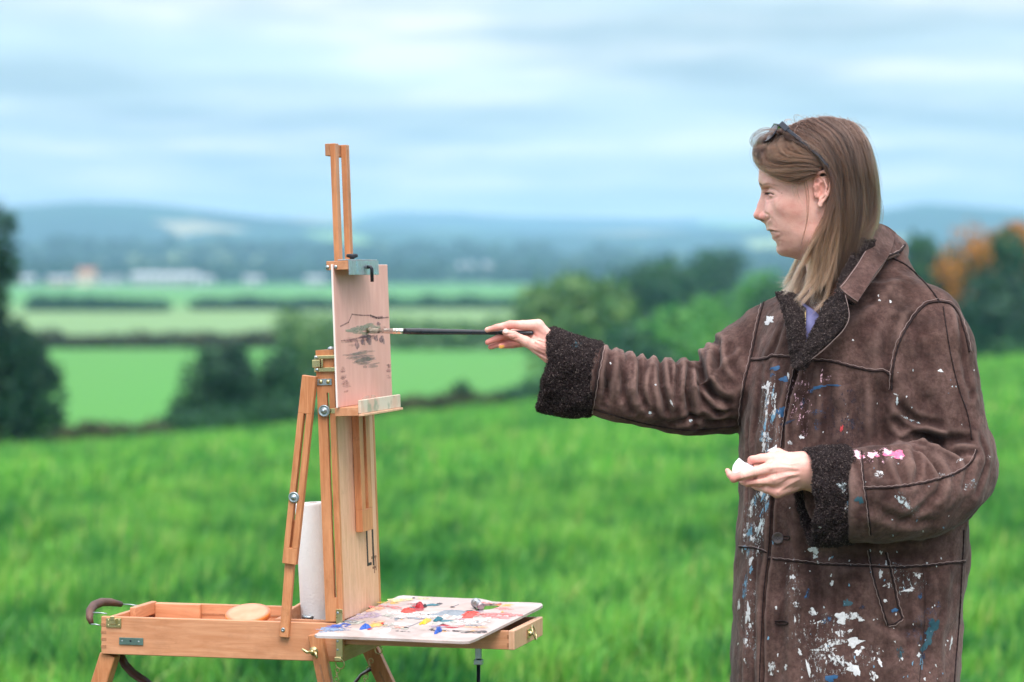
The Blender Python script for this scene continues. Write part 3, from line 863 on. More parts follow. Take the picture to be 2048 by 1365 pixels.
MB().lathe(c, (0, -1, 0), [(.0036, -.001), (.0034, .0008), (.0018, .0012), (.0015, .0004)], 14).build("screw", STEEL, br, True)

# mast
mb = MB()
V0, V1 = .090, .152
for a_, b_ in ((V0, V0 + .023), (V1 - .023, V1)): lbox(.0003, .0128, a_, b_, .180, LH + .002, .0006, mb)
lbox(.0003, .0128, V0, V1, .142, .180, .0008, mb)
mb.build("lower_mast", WZ, easel)
mb = MB()
for a_, b_ in ((.088, .108), (.150, .170)): lbox(-.0200, -.0108, a_, b_, .30, .808, .0006, mb)
um = mb.build("upper_mast", WZ, easel)
lbox(-.0290, -.0202, .088, .170, .787, .808).build("stop_block", WE, um)
lbox(-.0107, -.0102, .158, .160, .46, .80, 0).build("groove", WE, um)

m = NM("paint_stained_wood"); v = m.coord()
lc_ = m.mix(m.ramp(m.noise(v, 22, 4), [(.42, 0), (.58, .8)]), (.62, .46, .36), (.62, .62, .52))
LIPM = m.set(color=m.mix(m.ramp(m.noise(m.coord(loc=(2, 5, 1)), 35, 4), [(.55, 0), (.66, .7)]), lc_, (.20, .30, .22)), rough=.6)
# ledge that carries the board
def lv(px, py, x):                                    # point on the leaning plane x' = const
    n = (LM @ Vector((1, 0, 0))); q = LF(x, 0, 0)
    return toL(hitW(px, py, toW(q), EU * n.x + EZ * n.z))
zl = (lv(715, 818, .056).z - ZT - .004)
lg = lbox(.0140, .0545, -.048, .185, zl - .014, zl + .0005).build("ledge", WY, easel)
lbox(.0546, .0600, -.048, .187, zl - .0105, zl + .012).build("ledge_lip", LIPM, lg)
lbox(.0547, .0640, -.048, .187, zl - .0150, zl - .0108).build("ledge_trim", WP, lg)
lbox(-.020, .0138, -.0008, .010, zl - .0110, zl - .002).build("ledge_bracket", BRASS, lg)
# top clamp
zt = (lv(712, 540, .05).z - ZT - .004)
tc_ = lbox(.0100, .0480, -.052, .06, zt - .001, zt + .014).build("top_clamp", WY, easel)
cp = lbox(.0482, .0500, -.052, .118, zt - .010, zt + .0140, .0004).build("clamp_plate", ZINC, tc_)
lbox(.0300, .0481, -.0515, .1175, zt + .0143, zt + .0163, .0004).build("clamp_flange", ZINC, tc_)
lbox(-.022, .0100, .085, .155, zt - .004, zt + .014).build("clamp_block", WY, tc_)
MB().tube([LF(.0505, .050, zt + .003), LF(.0560, .050, zt + .003), LF(.0580, .050, zt), LF(.0575, .051, zt - .022)], .0030, 10).build("hex_key", BLACKM, tc_, True)
MB().lathe(LF(.030, .030, zt + .016), (0, 0, 1), [(.004, 0), (.004, .003), (.0095, .0045), (.0102, .008), (.0085, .0100), (.001, .0103)], 22).build("clamp_knob", BLACKM, tc_, True)
for q in (.012, .026):
    MB().lathe(LF(q, -.0522, zt + .004), (0, -1, 0), [(.0035, 0), (.003, .0012), (.001, .0014)], 12).build("screw", STEEL, tc_, True)
# black stamp on the lid panel
BLK = NM("black_stamp_ink").set(color=(.015, .013, .012), rough=.7)
BRN = NM("brown_stamp_ink").set(color=(.20, .10, .06), rough=.7)
for y0, y1, z0, z1 in ((.150, .158, .078, .152), (.184, .193, .076, .178), (.158, .176, .078, .083)):
    lbox(-.0004, .0001, y0, y1, z0, z1, 0).build("stamp_mark", BLK, lid)
for y0, y1, z0, z1 in ((.176, .206, .088, .092), (.182, .200, .070, .074), (.19, .194, .062, .096), (.200, .204, .066, .09)):
    lbox(-.0004, .0000, y0, y1, z0, z1, 0).build("stamp_mark", BRN, lid)

# ---------------------------------------------------------------- flat irregular paint marks
def paint_mat(name, c, rough=.35, dry=0.0, scale=250, stretch=(1, 1, 1), bump=.3, soft=None):
    m = NM(name); v = m.coord(scale=stretch)
    n = m.noise(v, scale, 4, .65)
    cc = m.mix(m.ramp(n, [(.3, 0), (.7, 1)]), tuple(q * .75 for q in c), tuple(min(1, q * 1.12) for q in c))
    m.bump(n, bump, .0008)
    m.set(color=cc, rough=rough, spec=.5)
    if dry > 0:
        m.put(m.ramp(m.noise(v, scale * .8, 5, .75), [(dry - .05, 1), (dry + .05, 0)]), m.b.inputs["Alpha"])
    if soft: m.put(m.ramp(m.noise(v, scale * .5, 5, .6), [(.32, soft), (.68, soft * .25)]), m.b.inputs["Alpha"])
    return m.m
def blob(mb, c, e1, e2, nrm, rx, ry, h, seed, jag=.3, n=18, rings=3, ang=0.0, spike=0.0):
    r = random.Random(seed); ph = [r.uniform(0, 6.28) for _ in range(4)]
    ca, sa = math.cos(ang), math.sin(ang); V = [c + nrm * (h * (1 + spike * r.random()))]; F = []
    base = [1 + jag * (.5 * math.sin(2 * 6.283 * k / n + ph[0]) + .35 * math.sin(3 * 6.283 * k / n + ph[1]) + .3 * math.sin(5 * 6.283 * k / n + ph[2]) + .5 * r.uniform(-1, 1)) for k in range(n)]
    for j in range(1, rings + 1):
        t = j / rings
        for k in range(n):
            a = 6.283 * k / n; x, y = math.cos(a) * rx * t * base[k], math.sin(a) * ry * t * base[k]
            x, y = x * ca - y * sa, x * sa + y * ca
            V.append(c + e1 * x + e2 * y + nrm * (h * (1 - t * t) * (1 + spike * r.uniform(-.6, 1)) + (0.00015 if j == rings else 0)))
    for k in range(n): F.append((0, 1 + k, 1 + (k + 1) % n))
    for j in range(rings - 1):
        for k in range(n): F.append((1 + j * n + k, 1 + (j + 1) * n + k, 1 + (j + 1) * n + (k + 1) % n, 1 + j * n + (k + 1) % n))
    mb.add(V, F)

# ---------------------------------------------------------------- painting panel on the ledge
BX = .0215                                              # its plane, x' of the lid frame
bz0 = zl + .001
q0 = lv(660.5, 541, BX); q1 = lv(790.5, 795, BX)
by0, by1 = -.056, .262; bz1 = bz0 + .2375
pr = Vector(toW(LF(BX, (by0 + by1) / 2, bz0)))
m = NM("pink_toned_board")
v = m.coord("Object")
c = m.mix(m.ramp(m.noise(m.coord(scale=(1, 1, .25)), 60, 5, .6), [(.35, 0), (.7, 1)]), (.62, .355, .305), (.71, .44, .385))
c = m.mix(m.ramp(m.noise(v, 9, 3), [(.4, 0), (.7, .6)]), c, (.66, .38, .33))
m.bump(m.noise(m.coord(scale=(1, 1, 1)), 900, 2), .25, .0003)
BOARD = m.set(color=c, rough=.6, spec=.3)
EDGEW = NM("board_edge_white").set(color=(.75, .72, .70), rough=.7)
board = empty("painting_board", pr, (0, 0, EROT)); tag(board, "small pink toned painting board with a half finished landscape sketch, clamped upright on the easel", "painting")
def bl(x, y, z):                                        # lid coordinates -> board-local
    w_ = toW(LF(x, y, z)) - pr; return Vector((w_.dot(EU), w_.dot(EV), w_.z))
BMr = LM
MB().box(bl(BX, (by0 + by1) / 2, (bz0 + bz1) / 2), (.0036, by1 - by0, bz1 - bz0), BMr, .0005).build("panel", BOARD, board)
MB().box(bl(BX - .0006, (by0 + by1) / 2, (bz0 + bz1) / 2), (.0030, by1 - by0 + .0012, bz1 - bz0 + .0006), BMr, .0003).build("panel_edge", EDGEW, board)
PM = dict(
    grey=paint_mat("sketch_grey_green", (.40, .43, .34), .6, 0, 90, (1, .3, 1), soft=.85), dgrey=paint_mat("sketch_grey", (.34, .30, .28), .6, 0, 90, (1, .3, 1), soft=.60),
    purple=paint_mat("sketch_purple", (.13, .095, .15), .6, 0, 160, soft=.75), mauve=paint_mat("sketch_mauve", (.33, .17, .18), .6, 0, 160, soft=.28),
    line=paint_mat("sketch_line", (.20, .11, .13), .6, 0, 300, soft=.6), paler=paint_mat("pale_patch", (.74, .62, .54), .6, 0, 120, soft=.8))
nb = LM @ Vector((1, 0, 0)); bn = Vector((nb.x, 0, nb.z)); e1 = Vector((0, 1, 0)); e2 = LM @ Vector((0, 0, 1))
def bpt(px, py):
    q = lv(px, py, BX + .0020); w_ = toW(q) - pr; return Vector((w_.dot(EU), w_.dot(EV), w_.z))
def bstroke(mat, px, py, wx, wy, seed, ang=0, jag=.25):
    mb = MB(); blob(mb, bpt(px, py), e1, e2, bn, wx / 2 / 353., wy / 2 / 1190., .0003, seed, jag, 20, 2, ang)
    mb.build("brush_stroke", PM[mat], board, True)
def bline(mat, pts, w):
    ps = [bpt(*p) for p in pts]; mb = MB()
    for a_, b_ in zip(ps, ps[1:]):
        mb.bar(a_ - (b_ - a_) * .03, b_ + (b_ - a_) * .03, w, .0004, bn.cross(b_ - a_), 0)
    mb.build("sketch_line", PM[mat], board)
bline('line', [(681, 653), (697, 645), (704, 629), (722, 631), (741, 631), (757, 637), (776, 635)], .0022)
bline('line', [(683, 682), (700, 680), (718, 676), (735, 672)], .0016)
bline('line', [(741, 632), (752, 636), (765, 635)], .0040)
def bsmear(mat, px, py, w_, h_, n_, seed, len_=.45, th_=4.0):
    r = random.Random(seed)
    for k in range(n_):
        t = r.uniform(-1, 1); s_ = math.sqrt(max(0, 1 - t * t * .7))
        bstroke(mat, px + r.uniform(-.5, .5) * w_ * (1 - len_) * s_, py + t * h_ / 2, w_ * len_ * r.uniform(.7, 1.3) * s_, th_ * r.uniform(.7, 1.5), seed * 50 + k, r.uniform(-.05, .05), .2)
bsmear('grey', 722, 661, 70, 16, 16, 1); bsmear('grey', 748, 652, 50, 8, 7, 2)
bsmear('mauve', 700, 684, 36, 16, 9, 4); bsmear('mauve', 760, 655, 34, 10, 5, 5); bsmear('mauve', 735, 677, 70, 12, 9, 55)
for i, (px, py, w_, h_) in enumerate(((714, 689, 8, 20), (726, 684, 9, 16), (738, 680, 11, 22), (752, 677, 7, 14), (763, 679, 9, 16), (730, 673, 22, 6), (757, 648, 7, 9), (767, 683, 5, 12))): bstroke('purple', px, py, w_, h_, 10 + i)
bsmear('dgrey', 722, 714, 76, 24, 18, 30); bsmear('dgrey', 737, 724, 56, 20, 12, 31)
bsmear('mauve', 686, 752, 14, 44, 12, 33, .8); bsmear('mauve', 777, 740, 14, 46, 12, 34, .7); bsmear('mauve', 692, 772, 20, 24, 8, 35, .7); bstroke('paler', 739, 797, 28, 14, 36, 0, .08)


# ---------------------------------------------------------------- palette with paints
pa, pb = P(629, 1269, 4.816), P(940, 1283, 4.735)
pc_, pd_ = P(1085.5, 1208.5, 5.09), P(799, 1191, 5.189)
pal_n = (pb - pa).cross(pd_ - pa).normalized()
pal_o = (pa + pb + pc_ + pd_) / 4
palette = empty("palette", pal_o); tag(palette, "pale wooden palette smeared with oil colours, lying across the box and the open drawer", "palette")
PE1 = (pb - pa).normalized(); PE2 = pal_n.cross(PE1)
def pp(px, py, lift=0.0):
    return hitW(px, py, pal_o + pal_n * .002, pal_n) - pal_o + pal_n * lift
out = []
def arc(c, a0, a1, r, k=5):
    return [(c[0] + math.cos(a0 + (a1 - a0) * i / k) * r, c[1] + math.sin(a0 + (a1 - a0) * i / k) * r) for i in range(k + 1)]
def uv(px, py): q = pp(px, py); return (q.dot(PE1), q.dot(PE2))
outline = [uv(629, 1269), uv(633, 1271.5), uv(780, 1277), uv(925, 1283.5), uv(938, 1283), uv(950, 1279), uv(1078, 1215.5), uv(1085.5, 1210.5), uv(1082, 1206.5), uv(1060, 1205), uv(1010, 1204.5), uv(985, 1203.5), uv(972, 1200), uv(960, 1197.5), uv(930, 1197), uv(860, 1194), uv(806, 1191.2), uv(797, 1192.5)]
hc = uv(975, 1213.5); hole = [(hc[0] + math.cos(t) * .020, hc[1] + math.sin(t) * .033) for t in np.linspace(0, 2 * math.pi, 21)[:-1]]
import bmesh
bm = bmesh.new()
vo = [bm.verts.new((x, y, 0)) for x, y in outline]; vh = [bm.verts.new((x, y, 0)) for x, y in hole]
eo = [bm.edges.new((vo[i], vo[(i + 1) % len(vo)])) for i in range(len(vo))] + [bm.edges.new((vh[i], vh[(i + 1) % len(vh)])) for i in range(len(vh))]
bmesh.ops.triangle_fill(bm, use_beauty=True, edges=eo)
ext = bmesh.ops.extrude_face_region(bm, geom=bm.faces[:])
for e_ in ext["geom"]:
    if isinstance(e_, bmesh.types.BMVert): e_.co.z = -.0042
bmesh.ops.recalc_face_normals(bm, faces=bm.faces)
RM = Matrix((PE1, PE2, pal_n)).transposed()
for v_ in bm.verts: v_.co = RM @ v_.co + pal_n * .002
m = NM("palette_face")
v = m.coord()
g = m.noise(v, 14, 5, .6, 1.0)
c = m.ramp(g, [(.3, (.34, .27, .25)), (.5, (.46, .40, .39)), (.66, (.54, .50, .51))])
c = m.mix(m.ramp(m.noise(v, 55, 6, .7), [(.56, 0), (.74, .55)]), c, (.36, .32, .33))
c = m.mix(m.ramp(m.noise(m.coord(loc=(3, 1, 0)), 7, 5, .6), [(.55, 0), (.72, .5)]), c, (.62, .36, .30))
m.bump(m.noise(v, 120, 4), .25, .0006)
m.set(color=c, rough=m.ramp(g, [(.3, .35), (.7, .6)]), spec=.5)
me = bpy.data.meshes.new("palette_board"); bm.to_mesh(me); bm.free()
finish("palette_board", me, m.m, palette, False)
C = dict(red=(.80, .035, .015), crimson=(.38, .012, .03), blue=(.02, .10, .48), yellow=(.86, .50, .03), ochre=(.75, .38, .08), teal=(.01, .14, .20), slate=(.22, .27, .33), white=(.82, .80, .80),
         lilac=(.36, .30, .42), peach=(.80, .42, .26), dark=(.03, .02, .03), greygreen=(.42, .46, .42), sky=(.20, .32, .52), rose=(.72, .20, .20), cream=(.85, .68, .34))
CM = {k: paint_mat("oil_" + k, v_, .3) for k, v_ in C.items()}
CD = {k: paint_mat("oil_smear_" + k, v_, .45, .52, 130, (1, .5, 1)) for k, v_ in C.items()}
def dab(col, px, py, w_, h_, hgt, seed, dry=False, ang=0, jag=.3, spike=0.0):
    mb = MB(); Yd = 5.0
    blob(mb, pp(px, py, .0001 * (seed % 7)), PE1, PE2, pal_n, w_ / 2 / 1180., h_ / 2 / 260., hgt, seed, jag, 22, 4, ang, spike)
    mb.build("paint_smear" if dry else "paint_dab", (CD if dry else CM)[col], palette, True)
S = lambda x, y: (600 + x / 4.016, 1150 + y / 4.016)     # note: places read off the enlarged corner
i = 0
for col, x, y, w_, h_, hg, dry, ang, sp in (
    ('white', 1050, 330, 170, 14, .0003, True, 0, 0), ('white', 760, 400, 60, 8, .0003, True, 0, 0), ('white', 1350, 380, 90, 16, .0003, True, 0, 0),
    ('cream', 800, 205, 50, 9, .0006, True, 0, 0), ('cream', 960, 190, 55, 5, .0006, True, 0, 0), ('ochre', 812, 203, 9, 4, .0015, False, 0, .4), ('yellow', 720, 225, 40, 7, .0005, True, 0, 0),
    ('rose', 640, 258, 40, 10, .0005, True, 0, 0), ('rose', 730, 262, 36, 8, .0004, True, 0, 0), ('peach', 575, 285, 16, 8, .0014, False, 0, .4), ('peach', 620, 275, 34, 9, .0005, True, 0, 0),
    ('lilac', 560, 320, 60, 10, .0005, True, 0, 0), ('lilac', 480, 345, 60, 9, .0005, True, 0, 0), ('slate', 420, 378, 50, 9, .0005, True, 0, 0), ('greygreen', 460, 385, 34, 8, .0006, True, 0, 0),
    ('blue', 330, 408, 42, 8, .0009, True, 0, 0), ('sky', 265, 440, 60, 9, .0006, True, 0, 0), ('blue', 300, 422, 54, 4, .0006, True, 0, 0), ('sky', 200, 456, 34, 5, .0005, True, 0, 0),
    ('red', 862, 292, 30, 11, .0042, False, 0, .6), ('crimson', 935, 282, 28, 6, .0022, False, 0, .6), ('crimson', 965, 262, 22, 6, .0060, False, 0, .8), ('dark', 940, 258, 5, 4, .0050, False, 0, .6), ('dark', 1003, 263, 5, 4, .0046, False, 0, .6),
    ('teal', 1060, 245, 28, 5, .0020, False, -.3, .3), ('slate', 1240, 308, 66, 13, .0030, False, 0, .6), ('slate', 1110, 322, 26, 6, .0020, False, 0, .5), ('slate', 1190, 300, 40, 10, .0020, False, .2, .5),
    ('red', 1365, 322, 34, 15, .0040, False, 0, .5), ('red', 1345, 342, 26, 9, .0006, True, 0, 0), ('rose', 1500, 325, 90, 12, .0005, True, 0, 0), ('rose', 1650, 320, 60, 8, .0004, True, 0, 0), ('red', 1470, 322, 50, 4, .0007, True, 0, 0), ('rose', 1640, 345, 26, 6, .0006, False, 0, .2), ('rose', 1640, 272, 50, 5, .0004, True, 0, 0),
    ('dark', 1365, 296, 26, 3, .0016, False, 0, .5), ('dark', 1440, 285, 12, 3, .0016, False, 0, .5),
    ('yellow', 1008, 385, 11, 15, .0055, False, 0, .2), ('teal', 1105, 368, 13, 8, .0050, False, 0, .3), ('teal', 1180, 372, 36, 5, .0012, False, 0, .4), ('greygreen', 1250, 380, 44, 6, .0008, True, 0, 0),
    ('crimson', 1160, 410, 22, 3, .0014, False, .3, .6), ('crimson', 1220, 425, 28, 3, .0010, True, 0, .4), ('dark', 1150, 405, 14, 2, .0016, False, .3, .5), ('dark', 1190, 452, 60, 2.2, .0012, True, 0, .5), ('dark', 1050, 450, 28, 2, .0010, True, 0, .5), ('ochre', 1140, 452, 30, 3, .0010, True, 0, .2), ('greygreen', 1330, 452, 30, 2.4, .0010, True, 0, .3),
    ('blue', 528, 428, 15, 9, .0050, False, 0, .8), ('crimson', 560, 438, 9, 3, .0012, False, 0, .5), ('blue', 1110, 462, 9, 9, .0060, False, 0, .8), ('ochre', 600, 408, 24, 10, .0028, False, 0, .2), ('peach', 625, 382, 22, 6, .0010, True, 0, .2), ('yellow', 650, 412, 22, 7, .0008, True, 0, 0),
    ('red', 662, 396, 8, 3, .0020, False, .3, .5), ('dark', 668, 400, 9, 2, .0010, False, 0, .5), ('greygreen', 720, 405, 32, 7, .0012, True, 0, .3), ('slate', 780, 358, 12, 5, .0010, True, 0, .3), ('greygreen', 720, 330, 30, 8, .0005, True, 0, 0), ('slate', 900, 350, 70, 6, .0004, True, 0, 0),
    ('white', 680, 448, 24, 12, .0014, False, 0, .3), ('white', 770, 300, 40, 8, .0006, True, 0, 0), ('dark', 965, 318, 4, 2.4, .0012, False, 0, .4), ('dark', 1030, 324, 6, 2, .0010, False, 0, .4), ('dark', 848, 430, 9, 2.4, .0014, False, 0, .5), ('dark', 912, 190, 6, 2, .0014, False, 0, .3), ('dark', 1222, 262, 9, 2, .0012, False, 0, .4), ('crimson', 1300, 360, 16, 2, .0006, True, 0, .4), ('dark', 1420, 422, 7, 2, .0010, False, 0, .4)):
    i += 1; dab(col, *S(x, y), w_, h_, hg, i + 100, dry, ang, .38, sp)
rz_ = random.Random(77)
for k in range(46):                                      # scraps of colour scraped about the palette
    x, y = rz_.uniform(560, 1650), rz_.uniform(215, 470)
    if x < 900 - (y - 200) * 2.2 + 60 or x > 1850 - (y - 250) * 2.0: continue
    dab(rz_.choice(['slate', 'greygreen', 'rose', 'lilac', 'crimson', 'teal', 'white', 'dark', 'ochre', 'peach']), *S(x, y), rz_.uniform(5, 46), rz_.uniform(2, 8), .0005, 400 + k, True, rz_.uniform(-.3, .3), .4, 0)
a_, b_ = pp(*S(850, 430), .0006), pp(*S(1068, 338), .0006)
MB().bar(a_, b_, .0009, .0006, PE1, 0).build("scratch_line", CM['slate'], palette)
a_, b_ = pp(*S(1215, 262), .0006), pp(*S(1275, 240), .0006)
MB().bar(a_, b_, .0011, .0006, PE1, 0).build("scratch_line", CM['slate'], palette)
# little metal paint tube cap standing on the palette
a_, b_ = pp(962, 1222) , pp(955, 1211)
base = pp(961, 1221) + pal_o
tube_o = empty("paint_tube", base); tag(tube_o, "small silver paint tube lying by the thumb hole of the palette", "paint tube")
MB().lathe((0, 0, .0072), (-.35, .85, .12), [(.0066, 0), (.0068, .002), (.0068, .018), (.0086, .019), (.0086, .024), (.0070, .026), (.002, .0265)], 20).build("tube_body", ZINC, tube_o, True)
MB().lathe((0, 0, .0072), (.35, -.85, -.12), [(.0067, -.001), (.0069, .0026), (.005, .004), (.001, .0042)], 20).build("tube_cap", metal("pinkish_metal", (.45, .38, .40), .35), tube_o, True)

# ---------------------------------------------------------------- things in the open box
m = NM("paper_towel")
v = m.coord()
m.bump(m.noise(m.coord(scale=(1, 1, 1)), 260, 3, .6), .8, .0014)
PAPER = m.set(color=m.ramp(m.noise(v, 50, 3), [(.3, (.84, .86, .88)), (.7, (.90, .91, .92))]), rough=.95, spec=.1)
c = toW((.357, .115, ZT - .028))
roll = empty("paper_towel_roll", c, (0, math.radians(-3.0), EROT)); tag(roll, "white kitchen paper roll standing in the box behind the easel lid", "paper roll")
H = .222
MB().lathe((0, 0, 0), (0, 0, 1), [(.0290, 0), (.0315, .004), (.0315, H - .004), (.0300, H - .0005), (.0100, H), (.0098, H - .02)], 40).build("paper", PAPER, roll, True)
MB().lathe((0, 0, H - .03), (0, 0, 1), [(.0096, 0), (.0096, .0295), (.008, .0297), (.008, .002)], 24).build("core", WE, roll, True)
m = NM("orange_plastic"); ORG = m.set(color=(.85, .25, .06), rough=.4, sss=.1)
m = NM("peach_paint_skin"); m.bump(m.noise(m.coord(), 90, 3), .3, .001)
PCH = m.set(color=m.ramp(m.noise(m.coord(), 40, 4), [(.3, (.66, .25, .14)), (.7, (.74, .34, .22))]), rough=.5)
c = toW(Ly(496, 1230, .055))
disc = empty("orange_lid", c, (math.radians(17), math.radians(-4), 0)); tag(disc, "round orange plastic lid with a peach coloured face, propped in the open box", "lid")
MB().lathe((0, 0, -.006), (0, 0, 1), [(.0345, 0), (.0382, .0015), (.0388, .0095), (.0378, .0108)], 40).build("rim", ORG, disc, True)
MB().lathe((0, 0, .0040), (0, 0, 1), [(.0370, 0), (.0376, .0010), (.030, .0013), (.001, .0015)], 40).build("face", PCH, disc, True)
# dark jar edge glimpsed beside the roll
c = toW(Ly(618, 1226, .09)); jar = empty("oil_cup", (c.x, c.y, ZT - .026)); tag(jar, "small dark steel oil cup in the tray beside the paper roll", "cup")
MB().lathe((0, 0, 0), (0, 0, 1), [(.010, 0), (.011, .002), (.0105, .018), (.0125, .024), (.0125, .027), (.0095, .027), (.009, .006)], 20).build("cup_body", STEEL, jar, True)

# ---------------------------------------------------------------- the brush
tipL = lv(733, 662, BX + .0024); tipW = toW(tipL)
HY = 4.97                                              # depth of the painting hand
endW = P(1067, 666.5, HY - .005)
brush = empty("paintbrush", tipW); tag(brush, "long black handled flat paintbrush touching the board, held in the painter's hand", "paintbrush")
bd_ = (endW - tipW); BLn = bd_.length; bd_.normalize()
def bp(px): # distance along the brush for a picture column
    k0 = 733; k1 = 1067; t = (px - k0) / (k1 - k0); return t * BLn
mb = MB(); prof = []
pts = [(806, .0046), (815, .0054), (835, .0056), (880, .0051), (950, .0043), (1020, .0039), (1062, .0037), (1066, .0030), (1067, .0012)]
m = NM("black_lacquer"); BLACKL = m.set(color=m.ramp(m.noise(m.coord(), 40, 3), [(.4, (.008, .014, .022)), (.7, (.014, .022, .032))]), rough=.18, spec=.6)
MB().lathe((0, 0, 0), bd_, [(r_, bp(x_)) for x_, r_ in pts], 20).build("handle", BLACKL, brush, True)
FER = metal("brush_ferrule", (.72, .72, .68), .18)
MB().lathe((0, 0, 0), bd_, [(.0042, bp(757)), (.0044, bp(770)), (.0046, bp(786)), (.0052, bp(788)), (.0047, bp(790)), (.0052, bp(793)), (.0052, bp(795)), (.0047, bp(797)), (.0053, bp(800)), (.0050, bp(803)), (.0049, bp(808))], 20).build("ferrule", FER, brush, True)
m = NM("hog_bristle"); BRI = m.set(color=m.ramp(m.noise(m.coord(scale=(1, 6, 6)), 80, 3), [(.3, (.30, .26, .20)), (.7, (.66, .62, .55))]), rough=.6)
m = NM("wet_olive_paint"); WET = m.set(color=(.10, .10, .05), rough=.3)
side = Vector((0, 0, 1)); br_ = MB(); bt_ = MB(); rr = random.Random(5)
for i in range(150):
    a = rr.random() * 6.28; q = math.sqrt(rr.random()); oy, oz = math.cos(a) * q * .0040, math.sin(a) * q * .0040
    s0 = bd_ * bp(759) + Vector((0, oy, oz)); s1 = bd_ * bp(745) + Vector((0, oy * 1.1, oz * 1.15)); s2 = bd_ * (bp(735) + rr.uniform(-.002, .003)) + Vector((0, oy * .6, oz * .9 - .001))
    (br_ if q > .0 else bt_).tube([s0, s1, s2], [.0005, .00045, .0002], 4, False)
br_.build("bristles", BRI, brush, True)
blob(bt_, bd_ * .003, Vector((0, 1, 0)), Vector((0, 0, 1)), -bd_, .004, .005, .003, 5, .3)
bt_.tube([bd_ * .001 + Vector((0, -.001, .004)), bd_ * .004 + Vector((0, -.003, 0)), bd_ * .002 + Vector((0, -.002, -.004))], [.001, .0022, .001], 8)
bt_.build("wet_paint", WET, brush, True)
